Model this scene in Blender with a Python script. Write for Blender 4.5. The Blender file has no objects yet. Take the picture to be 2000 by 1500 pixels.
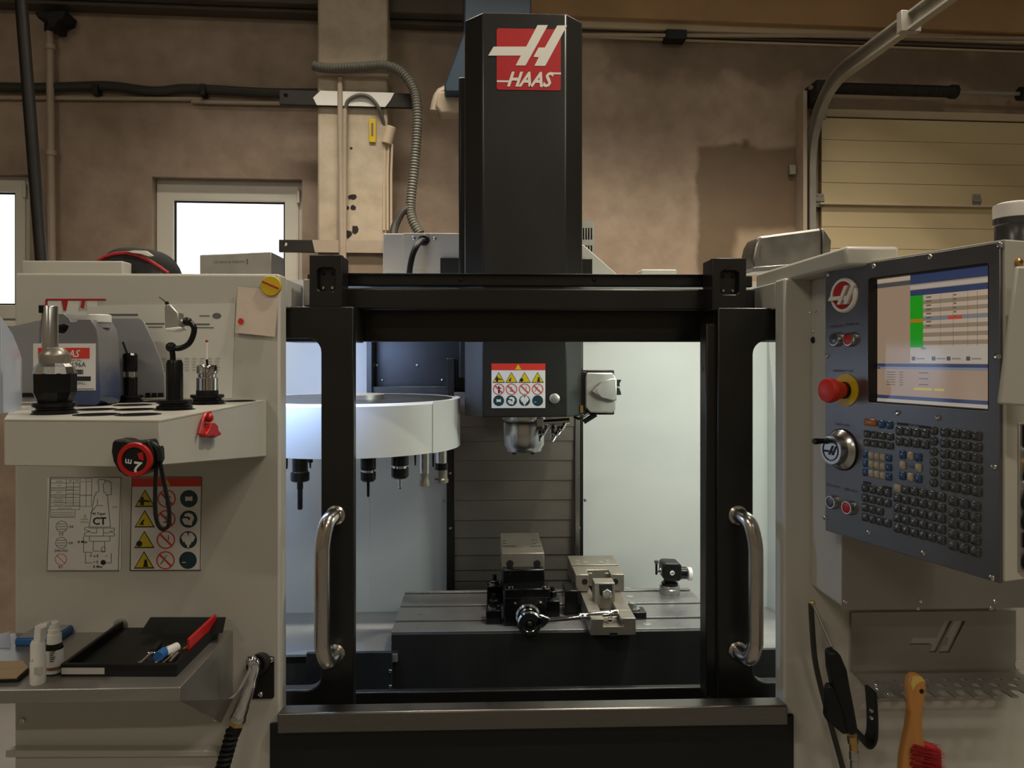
import bpy, bmesh, math, random
from mathutils import Vector, Matrix
random.seed(7)
R = math.radians
sc = bpy.context.scene
col = sc.collection

# ------------------------------------------------------------------ camera
FOC, CX, HY = 1450.0, 1000.0, 700.0          # focal length and horizon in a 2000x1500 frame
YAW = R(2.0)
EYE = Vector((0, 0, 1.62))
cam_data = bpy.data.cameras.new('camera')
cam_data.sensor_fit = 'HORIZONTAL'
cam_data.sensor_width = 36.0
cam_data.lens = FOC / 2000 * 36
cam_data.shift_y = -(750 - HY) / 2000
cam_data.clip_start = 0.05
cam = bpy.data.objects.new('camera', cam_data)
col.objects.link(cam)
cam.location = EYE
cam.rotation_euler = (R(90), 0, -YAW)
sc.camera = cam

# ------------------------------------------------------------------ world, light, exposure
wd = bpy.data.worlds.new('overcast_sky')
sc.world = wd
wd.use_nodes = True
wd.node_tree.nodes['Background'].inputs[0].default_value = (0.93, 0.97, 1.0, 1)
wd.node_tree.nodes['Background'].inputs[1].default_value = 2.6

def spot(name, loc, target, power, color, size, angle, blend):
    l = bpy.data.lights.new(name, 'SPOT'); l.energy = power; l.color = color
    l.shadow_soft_size = size; l.spot_size = R(angle); l.spot_blend = blend
    o = bpy.data.objects.new(name, l); col.objects.link(o); o.location = loc
    o.rotation_euler = (Vector(target) - Vector(loc)).to_track_quat('-Z', 'Y').to_euler()
    return o
def area(name, loc, target, power, color, sx, sy):
    l = bpy.data.lights.new(name, 'AREA'); l.energy = power; l.color = color
    l.shape = 'RECTANGLE'; l.size = sx; l.size_y = sy
    o = bpy.data.objects.new(name, l); col.objects.link(o); o.location = loc
    o.rotation_euler = (Vector(target) - Vector(loc)).to_track_quat('-Z', 'Y').to_euler()
    return o
WARM = (1.0, 0.90, 0.74)
# outside the picture: the hall's ceiling lamps (they cast the rack, track and shelf shadows and the sheen on column and wall);
# inside it: the machine's own two work lights, hidden behind the header and lighting the bright enclosure
KEY_LAMP = (1.05, 1.22, 4.35)
TUBES = [(-2.6, -1.2, 5.0), (2.4, -1.2, 5.0), (-2.6, -4.6, 5.0), (2.4, -4.6, 5.0)]
spot('bay_lamp_light_offscreen', (KEY_LAMP[0], KEY_LAMP[1], KEY_LAMP[2] - 0.12), (KEY_LAMP[0], KEY_LAMP[1] + 0.02, 0), 185, WARM, 0.07, 134, 0.18)
TROUGH = (0.5, 3.25, 4.45)
tr_l = area('trough_light_offscreen', (TROUGH[0], TROUGH[1], TROUGH[2] - 0.14), (TROUGH[0], TROUGH[1] + 0.001, 0), 90, WARM, 4.4, 0.14)
tr_l.data.spread = R(92)
for i, (tx, ty, tz) in enumerate(TUBES):
    area('tube_light_%d_offscreen' % (i + 1), (tx, ty, tz - 0.08), (tx, ty, 0), 52, WARM, 1.4, 0.14)
WORK_LAMPS = [(-0.60, 1.85, 1.685), (0.72, 1.85, 1.685)]
area('work_light_cool', (-0.60, 1.85, 1.678), (-0.36, 2.6, 0.9), 7.0, (0.44, 0.60, 1.0), 0.42, 0.05)
area('work_light_green', (0.72, 1.85, 1.678), (0.50, 2.6, 1.0), 5.2, (0.88, 1.0, 0.86), 0.42, 0.05)

sc.view_settings.view_transform = 'Standard'
sc.view_settings.look = 'None'
sc.view_settings.exposure = -0.18
sc.view_settings.gamma = 1.0
sc.view_settings.use_curve_mapping = False

# ------------------------------------------------------------------ geometry helpers
def ray(px, py):
    u, v = (px - CX) / FOC, (HY - py) / FOC
    c, s = math.cos(YAW), math.sin(YAW)
    return Vector((u * c + s, c - u * s, v))

class Frame:
    """A local plane: x right, z up, y into the surface, away from the viewer."""
    def __init__(s, o, ex=(1, 0, 0), ey=(0, 1, 0)):
        s.o = Vector(o); s.ex = Vector(ex).normalized(); s.ey = Vector(ey).normalized(); s.ez = s.ex.cross(s.ey)
        s.m = Matrix((s.ex, s.ey, s.ez)).transposed().to_4x4(); s.m.translation = s.o
    def at(s, px, py, d=0.0):
        r = ray(px, py)
        t = ((s.o - EYE).dot(s.ey) + d) / r.dot(s.ey)
        p = EYE + r * t - s.o
        return (p.dot(s.ex), p.dot(s.ez))
    def w(s, x, y, z):
        return s.m @ Vector((x, y, z))
    def wp(s, px, py, d=0.0):
        x, z = s.at(px, py, d); return s.w(x, d, z)
    def mpp(s, px, py, d=0.0):                      # metres per pixel there
        return (s.wp(px, py, d) - EYE).dot(Vector((math.sin(YAW), math.cos(YAW), 0))) / FOC
def FY(Y): return Frame((0, Y, 0))                   # plane facing the camera side at world y = Y
def FZ(Z): return Frame((0, 0, Z), (1, 0, 0), (0, 0, -1))   # level plane, local z = world y, depth downward
def PZ(px, py, Z):
    r = ray(px, py); t = (Z - EYE.z) / r.z
    return EYE + r * t
def PY(px, py, Y):
    r = ray(px, py); return EYE + r * (Y / r.y)
FREE = Frame((0, 0, 0))

def rrect(x0, z0, x1, z1, r, n=5):
    pts = []
    for cx, cz, a0 in ((x1 - r, z1 - r, 0), (x0 + r, z1 - r, 90), (x0 + r, z0 + r, 180), (x1 - r, z0 + r, 270)):
        for k in range(n + 1):
            a = R(a0 + 90 * k / n); pts.append((cx + r * math.cos(a), cz + r * math.sin(a)))
    return pts
def circ(x, z, r, n=24, a0=0):
    return [(x + r * math.cos(2 * math.pi * k / n + a0), z + r * math.sin(2 * math.pi * k / n + a0)) for k in range(n)]

class MB:
    def __init__(s, fr=None):
        s.v = []; s.f = []; s.fr = fr or FREE
    def add(s, vs, fs):
        b = len(s.v); s.v += [s.fr.m @ Vector(p) for p in vs]; s.f += [[b + i for i in f] for f in fs]; return s
    def box(s, x0, x1, y0, y1, z0, z1):
        vs = [(x, y, z) for x in (x0, x1) for y in (y0, y1) for z in (z0, z1)]
        return s.add(vs, [(0, 1, 3, 2), (4, 6, 7, 5), (0, 4, 5, 1), (2, 3, 7, 6), (0, 2, 6, 4), (1, 5, 7, 3)])
    def prism(s, pts, y0, y1):
        n = len(pts)
        vs = [(x, y0, z) for x, z in pts] + [(x, y1, z) for x, z in pts]
        return s.add(vs, [list(range(n)), list(range(2 * n - 1, n - 1, -1))] + [(i, (i + 1) % n, n + (i + 1) % n, n + i) for i in range(n)])
    def vprism(s, pts, z0, z1):                       # plan outline (x, y) raised from z0 to z1
        n = len(pts)
        vs = [(x, y, z0) for x, y in pts] + [(x, y, z1) for x, y in pts]
        return s.add(vs, [list(range(n)), list(range(2 * n - 1, n - 1, -1))] + [(i, (i + 1) % n, n + (i + 1) % n, n + i) for i in range(n)])
    def pbox(s, x0, y0, x1, y1, d0, d1):              # pixel rectangle on the plane d0, thickened to d1
        a, b = s.fr.at(x0, y0, d0), s.fr.at(x1, y1, d0)
        return s.box(min(a[0], b[0]), max(a[0], b[0]), d0, d1, min(a[1], b[1]), max(a[1], b[1]))
    def ppoly(s, pts, d0, d1):
        return s.prism([s.fr.at(x, y, d0) for x, y in pts], d0, d1)
    def lathe(s, prof, base, axis=(0, 0, 1), n=24, caps=True):
        ax = Vector(axis).normalized(); t = Vector((1, 0, 0)) if abs(ax.x) < 0.8 else Vector((0, 1, 0))
        u = ax.cross(t).normalized(); w = ax.cross(u); base = Vector(base)
        vs, fs = [], []
        for r, h in prof:
            for k in range(n):
                a = 2 * math.pi * k / n
                vs.append(base + ax * h + (u * math.cos(a) + w * math.sin(a)) * max(r, 1e-5))
        for i in range(len(prof) - 1):
            for k in range(n):
                fs.append((i * n + k, i * n + (k + 1) % n, (i + 1) * n + (k + 1) % n, (i + 1) * n + k))
        if caps:
            fs.append(list(range(n))); fs.append([(len(prof) - 1) * n + k for k in range(n)][::-1])
        return s.add(vs, fs)
    def cyl(s, p0, p1, r0, r1=None, n=16):
        p0, p1 = Vector(p0), Vector(p1)
        return s.lathe([(r0, 0), (r0 if r1 is None else r1, (p1 - p0).length)], p0, p1 - p0, n)
    def sph(s, c, r, n=14, sc_=(1, 1, 1)):
        vs, fs = [], []
        m = n // 2
        for i in range(m + 1):
            a = math.pi * i / m
            for k in range(n):
                b = 2 * math.pi * k / n
                vs.append((c[0] + r * sc_[0] * math.sin(a) * math.cos(b), c[1] + r * sc_[1] * math.sin(a) * math.sin(b), c[2] + r * sc_[2] * math.cos(a)))
        for i in range(m):
            for k in range(n):
                fs.append((i * n + k, i * n + (k + 1) % n, (i + 1) * n + (k + 1) % n, (i + 1) * n + k))
        return s.add(vs, fs)
    def tube(s, path, r, n=10, closed=False, prof=None):
        """sweep a circle (or a list of radii, or a flat profile) along a path"""
        P = [Vector(p) for p in path]; m = len(P)
        rr = r if isinstance(r, (list, tuple)) else [r] * m
        vs, fs = [], []
        prev = None
        for i in range(m):
            if closed: t = P[(i + 1) % m] - P[i - 1]
            else: t = P[min(i + 1, m - 1)] - P[max(i - 1, 0)]
            t.normalize()
            if prev is None:
                g = Vector((0, 0, 1)) if abs(t.z) < 0.9 else Vector((1, 0, 0))
                u = t.cross(g).normalized()
            else:
                u = (prev - t * prev.dot(t)).normalized()
            prev = u; w = t.cross(u)
            if prof:
                for a, b in prof: vs.append(P[i] + u * a + w * b)
            else:
                for k in range(n):
                    a = 2 * math.pi * k / n; vs.append(P[i] + (u * math.cos(a) + w * math.sin(a)) * rr[i])
        if prof: n = len(prof)
        for i in range(m if closed else m - 1):
            j = (i + 1) % m
            for k in range(n):
                fs.append((i * n + k, i * n + (k + 1) % n, j * n + (k + 1) % n, j * n + k))
        if not closed:
            fs.append(list(range(n))); fs.append([(m - 1) * n + k for k in range(n)][::-1])
        return s.add(vs, fs)
    def plate(s, outer, holes, d0, d1):
        """flat plate with holes, outlines in local (x, z), thickness d0..d1"""
        cu = bpy.data.curves.new('tmp', 'CURVE'); cu.dimensions = '2D'; cu.fill_mode = 'BOTH'
        cu.extrude = abs(d1 - d0) / 2
        for pts in [outer] + list(holes):
            sp = cu.splines.new('POLY'); sp.points.add(len(pts) - 1)
            for p, q in zip(sp.points, pts): p.co = (q[0], q[1], 0, 1)
            sp.use_cyclic_u = True
        ob = bpy.data.objects.new('tmp', cu)
        me = bpy.data.meshes.new_from_object(ob)
        mid = (d0 + d1) / 2
        s.add([(v.co.x, mid - v.co.z, v.co.y) for v in me.vertices], [list(p.vertices) for p in me.polygons])
        bpy.data.objects.remove(ob); bpy.data.curves.remove(cu); bpy.data.meshes.remove(me)
        return s
    def text(s, string, x, z, h, d, shear=0.0, rot=0.0, align='LEFT', th=0.0004, sx=1.0, bold=0.0):
        cu = bpy.data.curves.new('tmp', 'FONT'); cu.body = string; cu.size = 1.0; cu.shear = shear
        cu.align_x = align; cu.offset = bold; cu.resolution_u = 2
        ob = bpy.data.objects.new('tmp', cu)
        me = bpy.data.meshes.new_from_object(ob)
        k = h / 0.70
        c, q = math.cos(rot), math.sin(rot)
        vs = [(v.co.x * k * sx, v.co.y * k) for v in me.vertices]
        s.add([(x + a * c - b * q, d, z + a * q + b * c) for a, b in vs], [list(p.vertices) for p in me.polygons])
        bpy.data.objects.remove(ob); bpy.data.curves.remove(cu); bpy.data.meshes.remove(me)
        return s
    def build(s, name, mat, parent=None, bevel=0.0, seg=2, smooth=35, label=None, cat=None, group=None, kind=None, merge=True):
        me = bpy.data.meshes.new(name)
        lo = Vector((min(p.x for p in s.v), min(p.y for p in s.v), min(p.z for p in s.v)))
        hi = Vector((max(p.x for p in s.v), max(p.y for p in s.v), max(p.z for p in s.v)))
        o3 = Vector(((lo.x + hi.x) / 2, (lo.y + hi.y) / 2, lo.z))
        me.from_pydata([p - o3 for p in s.v], [], s.f)
        bm = bmesh.new(); bm.from_mesh(me)
        if merge: bmesh.ops.remove_doubles(bm, verts=bm.verts, dist=1e-6)
        bmesh.ops.recalc_face_normals(bm, faces=bm.faces)
        bm.to_mesh(me); bm.free()
        me.materials.append(mat)
        if smooth:
            me.polygons.foreach_set('use_smooth', [True] * len(me.polygons))
            me.set_sharp_from_angle(angle=R(smooth))
        ob = bpy.data.objects.new(name, me); col.objects.link(ob)
        ob.location = o3
        if bevel:
            b = ob.modifiers.new('bevel', 'BEVEL'); b.width = bevel; b.segments = seg; b.limit_method = 'ANGLE'; b.angle_limit = R(40)
            b.harden_normals = False
        adopt(ob, parent)
        tag(ob, label, cat, group, kind)
        return ob

def world_loc(o):
    v = Vector(o.location)
    p = o.parent
    while p: v += p.location; p = p.parent
    return v
def adopt(ob, parent):
    if parent is not None:
        ob.location = Vector(ob.location) - world_loc(parent)
        ob.parent = parent
def tag(o, label=None, cat=None, group=None, kind=None):
    if label: o['label'] = label
    if cat: o['category'] = cat
    if group: o['group'] = group
    if kind: o['kind'] = kind
    return o
def thing(name, loc, label, cat, group=None, kind=None):
    o = bpy.data.objects.new(name, None); col.objects.link(o); o.location = loc
    o.empty_display_size = 0.05
    return tag(o, label, cat, group, kind)
def put(me_ob, name, loc, parent, rot=None, scale=None):
    """another object sharing the mesh of me_ob"""
    o = bpy.data.objects.new(name, me_ob.data); col.objects.link(o)
    for m in me_ob.modifiers:
        b = o.modifiers.new('bevel', 'BEVEL'); b.width = m.width; b.segments = m.segments; b.limit_method = 'ANGLE'; b.angle_limit = m.angle_limit
    o.location = loc
    if rot is not None: o.rotation_euler = rot
    if scale is not None: o.scale = scale
    adopt(o, parent)
    return o
def plathe(mb, px, Y, prof, n=24, dx=0.0):
    """turned shape standing upright: profile of (pixel row, half width in pixels) at depth Y"""
    p = PY(px, prof[0][0], Y)
    k = (p - EYE).dot(Vector((math.sin(YAW), math.cos(YAW), 0))) / FOC
    pr = [(hw * k, PY(px, y, Y).z) for y, hw in prof]
    return mb.lathe(pr, (p.x + dx, Y, 0), (0, 0, 1), n)
def screw(parent, p, nrm=(0, -1, 0), r=0.004, mat=None, name='screw'):
    h = r * 0.7
    return MB().lathe([(r, -0.0015), (r, h * 0.35), (r * 0.75, h * 0.85), (r * 0.4, h), (r * 0.38, h * 0.5)], p, nrm, 10).build(name, mat or M['steel'], parent)
# ------------------------------------------------------------------ materials (all procedural)
M = {}
def mat(name, color, rough=0.5, metal=0.0, var=0.0, scale=8.0, bump=0.0, spec=0.5, emit=None, estr=0.0, stretch=None, rvar=0.0, detail=4.0, bscale=None, coat=0.0):
    m = bpy.data.materials.new(name); m.use_nodes = True
    nt = m.node_tree; b = nt.nodes['Principled BSDF']
    b.inputs['Base Color'].default_value = (*color, 1); b.inputs['Roughness'].default_value = rough
    b.inputs['Metallic'].default_value = metal; b.inputs['Specular IOR Level'].default_value = spec
    if coat: b.inputs['Coat Weight'].default_value = coat; b.inputs['Coat Roughness'].default_value = 0.12
    if emit: b.inputs['Emission Color'].default_value = (*emit, 1); b.inputs['Emission Strength'].default_value = estr
    if var or bump or rvar:
        tc = nt.nodes.new('ShaderNodeTexCoord'); mp = nt.nodes.new('ShaderNodeMapping')
        if stretch: mp.inputs['Scale'].default_value = stretch
        nt.links.new(tc.outputs['Object'], mp.inputs['Vector'])
        nz = nt.nodes.new('ShaderNodeTexNoise'); nz.inputs['Scale'].default_value = scale; nz.inputs['Detail'].default_value = detail
        nt.links.new(mp.outputs['Vector'], nz.inputs['Vector'])
        if var:
            mx = nt.nodes.new('ShaderNodeMix'); mx.data_type = 'RGBA'
            nt.links.new(nz.outputs['Fac'], mx.inputs['Factor'])
            mx.inputs[6].default_value = (*[max(0, c * (1 - var)) for c in color], 1)
            mx.inputs[7].default_value = (*[min(1, c * (1 + var)) for c in color], 1)
            nt.links.new(mx.outputs[2], b.inputs['Base Color'])
        if rvar:
            mr = nt.nodes.new('ShaderNodeMapRange'); mr.inputs['To Min'].default_value = max(0.02, rough - rvar); mr.inputs['To Max'].default_value = rough + rvar
            nt.links.new(nz.outputs['Fac'], mr.inputs['Value']); nt.links.new(mr.outputs['Result'], b.inputs['Roughness'])
        if bump:
            bp = nt.nodes.new('ShaderNodeBump'); bp.inputs['Strength'].default_value = bump; bp.inputs['Distance'].default_value = 0.004
            if bscale:
                n2 = nt.nodes.new('ShaderNodeTexNoise'); n2.inputs['Scale'].default_value = bscale; n2.inputs['Detail'].default_value = 6
                nt.links.new(mp.outputs['Vector'], n2.inputs['Vector']); nt.links.new(n2.outputs['Fac'], bp.inputs['Height'])
            else: nt.links.new(nz.outputs['Fac'], bp.inputs['Height'])
            nt.links.new(bp.outputs['Normal'], b.inputs['Normal'])
    M[name] = m
    return m
mat('machine_white', (0.50, 0.485, 0.43), 0.38, var=0.05, scale=3, bump=0.04, bscale=260)
mat('inner_white', (0.64, 0.66, 0.655), 0.42, var=0.13, scale=2.6, detail=8)
mat('machine_black', (0.0095, 0.0095, 0.009), 0.30, var=0.25, scale=9, rvar=0.06)
mat('shroud_black', (0.017, 0.017, 0.016), 0.32, metal=0.0, var=0.2, scale=6, rvar=0.07, stretch=(1, 1, 0.4))
mat('void_black', (0.0075, 0.0075, 0.007), 0.6, spec=0.4, var=0.3, scale=9)  # black parts, also the shade painted for holes and slots
mat('lower_black', (0.0085, 0.0095, 0.0085), 0.5, spec=0.4, var=0.3, scale=4)
mat('steel', (0.55, 0.55, 0.54), 0.25, metal=1.0, var=0.1, scale=20)
mat('chrome', (0.72, 0.72, 0.72), 0.10, metal=1.0, var=0.06, scale=20)
mat('brushed', (0.20, 0.19, 0.175), 0.30, metal=1.0, var=0.12, scale=12, stretch=(1, 1, 18), rvar=0.08)
mat('handle_steel', (0.56, 0.52, 0.47), 0.24, metal=1.0, var=0.1, scale=30, rvar=0.08)
mat('stainless', (0.33, 0.315, 0.29), 0.34, metal=0.7, var=0.16, scale=6, stretch=(1, 1, 8), rvar=0.08)
mat('warm_stainless', (0.33, 0.315, 0.29), 0.34, metal=0.7, var=0.2, scale=5, rvar=0.1)
mat('panel_steel', (0.17, 0.17, 0.17), 0.33, metal=0.75, var=0.22, scale=9, stretch=(1, 1, 0.5), rvar=0.09)
mat('table_iron', (0.23, 0.23, 0.235), 0.30, metal=0.45, var=0.2, scale=14, rvar=0.12)
mat('apron_steel', (0.045, 0.048, 0.048), 0.34, metal=0.5, var=0.4, scale=9, stretch=(1, 1, 0.18), rvar=0.1)
mat('slat_steel', (0.165, 0.145, 0.125), 0.40, metal=0.4, var=0.35, scale=7, rvar=0.12)
mat('pan_steel', (0.43, 0.435, 0.44), 0.42, metal=0.6, var=0.2, scale=12, rvar=0.1)
mat('vise_steel', (0.27, 0.245, 0.205), 0.33, metal=0.55, var=0.22, scale=30, rvar=0.1)
mat('vise_black', (0.005, 0.0055, 0.006), 0.22, metal=0.3, var=0.4, scale=30, rvar=0.1)
mat('tool_black', (0.010, 0.010, 0.011), 0.30, metal=0.5, var=0.4, scale=40, rvar=0.1)
mat('rubber', (0.006, 0.006, 0.006), 0.55, spec=0.35, var=0.3, scale=30)
mat('plastic_black', (0.006, 0.006, 0.006), 0.42, spec=0.35, var=0.25, scale=25)
mat('plastic_white', (0.75, 0.74, 0.70), 0.4, var=0.05, scale=20)
mat('red', (0.46, 0.012, 0.010), 0.35, var=0.12, scale=30)
mat('red_bright', (0.62, 0.03, 0.02), 0.35, var=0.1, scale=30)
mat('logo_red', (0.42, 0.008, 0.012), 0.45, var=0.05, scale=10)
mat('logo_white', (0.72, 0.70, 0.64), 0.5, var=0.03, scale=10)
mat('decal_white', (0.68, 0.67, 0.64), 0.45, var=0.05, scale=10)
mat('decal_head', (0.68, 0.67, 0.64), 0.45, var=0.04, scale=10)
mat('decal_red', (0.62, 0.035, 0.02), 0.45, var=0.05, scale=10)
mat('decal_yellow', (0.62, 0.47, 0.012), 0.45, var=0.06, scale=10)
mat('decal_black', (0.01, 0.01, 0.01), 0.5, var=0.1, scale=10)
mat('decal_green', (0.008, 0.038, 0.045), 0.45, var=0.1, scale=10)
mat('decal_navy', (0.008, 0.038, 0.045), 0.45, var=0.1, scale=10)
mat('print_grey', (0.12, 0.12, 0.11), 0.6, var=0.2, scale=40)
mat('print_light', (0.42, 0.41, 0.38), 0.6, var=0.1, scale=40)
mat('paper', (0.62, 0.61, 0.55), 0.7, var=0.05, scale=8, bump=0.15)
mat('paper_note', (0.66, 0.55, 0.46), 0.8, var=0.1, scale=14, bump=0.35)
mat('yellow', (0.62, 0.42, 0.01), 0.4, var=0.1, scale=20)
mat('blue', (0.02, 0.12, 0.36), 0.4, var=0.12, scale=20)
mat('key_grey', (0.055, 0.058, 0.06), 0.18, var=0.15, scale=40, coat=0.6)
mat('key_blue', (0.02, 0.075, 0.20), 0.2, var=0.15, scale=40, coat=0.6)
mat('key_beige', (0.42, 0.36, 0.27), 0.25, var=0.1, scale=40, coat=0.5)
mat('key_orange', (0.40, 0.12, 0.02), 0.25, var=0.1, scale=40, coat=0.5)
mat('pendant_cream', (0.52, 0.50, 0.43), 0.42, var=0.06, scale=5)
mat('alu', (0.50, 0.49, 0.46), 0.38, metal=0.85, var=0.12, scale=25, rvar=0.1)
mat('lamp_metal', (0.30, 0.29, 0.27), 0.35, metal=0.95, var=0.4, scale=14, rvar=0.14)
mat('brass', (0.62, 0.40, 0.16), 0.3, metal=1.0, var=0.15, scale=40)
mat('wood', (0.50, 0.22, 0.055), 0.5, var=0.3, scale=10, stretch=(6, 6, 0.8), bump=0.05)
mat('wood_tip', (0.66, 0.46, 0.12), 0.5, var=0.2, scale=10)
mat('board_wood', (0.52, 0.36, 0.20), 0.6, var=0.25, scale=7, stretch=(1, 7, 1))
mat('bristle', (0.34, 0.008, 0.010), 0.6, var=0.4, scale=120)
mat('cap_black', (0.007, 0.007, 0.007), 0.85, var=0.3, scale=50, bump=0.3, bscale=600)
mat('cap_red', (0.40, 0.02, 0.02), 0.7, var=0.2, scale=50)
mat('case_black', (0.004, 0.004, 0.004), 0.45, spec=0.3, var=0.3, scale=20)
mat('visor_grey', (0.26, 0.265, 0.28), 0.22, var=0.1, scale=4, coat=0.3)
mat('sheet_blue_lit', (0.42, 0.47, 0.57), 0.3, var=0.08, scale=6, coat=0.3)  # cool bluish light painted into the colour of the two pale sheets
mat('hose_grey', (0.11, 0.105, 0.085), 0.5, var=0.2, scale=30)
mat('cable_dark', (0.03, 0.026, 0.02), 0.6, var=0.3, scale=12)
mat('pipe_painted', (0.36, 0.29, 0.22), 0.5, var=0.18, scale=9)
mat('iron_dark', (0.014, 0.011, 0.009), 0.55, metal=0.3, var=0.5, scale=18, bump=0.1)
mat('galvanised', (0.30, 0.28, 0.24), 0.42, metal=0.4, var=0.25, scale=12, rvar=0.1)
mat('steel_blue', (0.012, 0.03, 0.055), 0.45, var=0.2, scale=6)
mat('door_panel', (0.52, 0.42, 0.25), 0.5, var=0.06, scale=2.2)
mat('window_plastic', (0.66, 0.63, 0.55), 0.42, var=0.08, scale=5)
mat('wall_cream', (0.50, 0.40, 0.28), 0.7, var=0.12, scale=3)
mat('beam', (0.36, 0.22, 0.105), 0.7, var=0.3, scale=3.5, bump=0.2)
mat('beam_dark', (0.075, 0.062, 0.045), 0.7, var=0.35, scale=3.5, bump=0.2)
mat('concrete', (0.20, 0.19, 0.175), 0.7, var=0.25, scale=3, bump=0.2)
mat('hall_wall', (0.42, 0.37, 0.30), 0.8, var=0.15, scale=1.2)
mat('hall_ceiling', (0.36, 0.34, 0.30), 0.8, var=0.15, scale=1.2)
mat('lamp_lens', (0.8, 0.8, 0.78), 0.4, emit=(1.0, 0.92, 0.78), estr=6.0, var=0.02)
mat('led_cool', (0.8, 0.8, 0.8), 0.4, emit=(0.74, 0.83, 1.0), estr=8.0, var=0.02)
mat('led_green', (0.8, 0.8, 0.8), 0.4, emit=(0.90, 1.0, 0.93), estr=8.0, var=0.02)
mat('beacon_white', (0.80, 0.76, 0.72), 0.35, var=0.04, scale=10)
mat('beacon_grey', (0.045, 0.045, 0.045), 0.3, var=0.15, scale=10)
def scr(name, c, e=0.55): return mat('screen_' + name, (0.02, 0.02, 0.02), 0.09, emit=c, estr=e, var=0.02, spec=0.6)
scr('tan', (0.46, 0.32, 0.21)); scr('light', (0.64, 0.50, 0.36)); scr('stripe', (0.36, 0.27, 0.18)); scr('navy', (0.045, 0.065, 0.15))
scr('grey', (0.10, 0.10, 0.10)); scr('green', (0.02, 0.42, 0.015)); scr('orange', (0.55, 0.25, 0.01)); scr('red', (0.62, 0.09, 0.07))
scr('steel', (0.26, 0.27, 0.30)); scr('yellow', (0.70, 0.55, 0.05)); scr('ink', (0.16, 0.11, 0.07)); scr('pale', (0.60, 0.52, 0.43))

def glassy(name, tint, gloss=0.06, rough=0.02):
    m = bpy.data.materials.new(name); m.use_nodes = True; nt = m.node_tree
    for n in list(nt.nodes):
        if n.type == 'BSDF_PRINCIPLED': nt.nodes.remove(n)
    out = [n for n in nt.nodes if n.type == 'OUTPUT_MATERIAL'][0]
    t = nt.nodes.new('ShaderNodeBsdfTransparent'); t.inputs[0].default_value = (*tint, 1)
    g = nt.nodes.new('ShaderNodeBsdfGlossy'); g.inputs['Roughness'].default_value = rough
    mx = nt.nodes.new('ShaderNodeMixShader'); mx.inputs[0].default_value = gloss
    nt.links.new(t.outputs[0], mx.inputs[1]); nt.links.new(g.outputs[0], mx.inputs[2]); nt.links.new(mx.outputs[0], out.inputs[0])
    M[name] = m
glassy('window_glass', (0.97, 0.98, 0.98), 0.05)
glassy('door_glass', (0.97, 0.98, 0.98), 0.012)

def jug_material():
    m = mat('jug_plastic', (0.13, 0.135, 0.15), 0.25, var=0.1, scale=14, coat=0.3)
    nt = m.node_tree; b = nt.nodes['Principled BSDF']
    tc = nt.nodes.new('ShaderNodeTexCoord'); sp = nt.nodes.new('ShaderNodeSeparateXYZ'); nz = nt.nodes.new('ShaderNodeTexNoise'); nz.inputs['Scale'].default_value = 25
    ad = nt.nodes.new('ShaderNodeMath'); ad.operation = 'MULTIPLY_ADD'; ad.inputs[1].default_value = 0.05
    nt.links.new(tc.outputs['Object'], sp.inputs[0]); nt.links.new(tc.outputs['Object'], nz.inputs['Vector'])
    nt.links.new(nz.outputs['Fac'], ad.inputs[0]); nt.links.new(sp.outputs['Z'], ad.inputs[2])
    rp = nt.nodes.new('ShaderNodeValToRGB'); rp.color_ramp.elements[0].position = 0.060; rp.color_ramp.elements[1].position = 0.105
    rp.color_ramp.elements[0].color = (0.045, 0.065, 0.14, 1); rp.color_ramp.elements[1].color = (0.16, 0.16, 0.17, 1)
    nt.links.new(ad.outputs[0], rp.inputs[0]); nt.links.new(rp.outputs[0], b.inputs['Base Color'])
jug_material()

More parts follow.
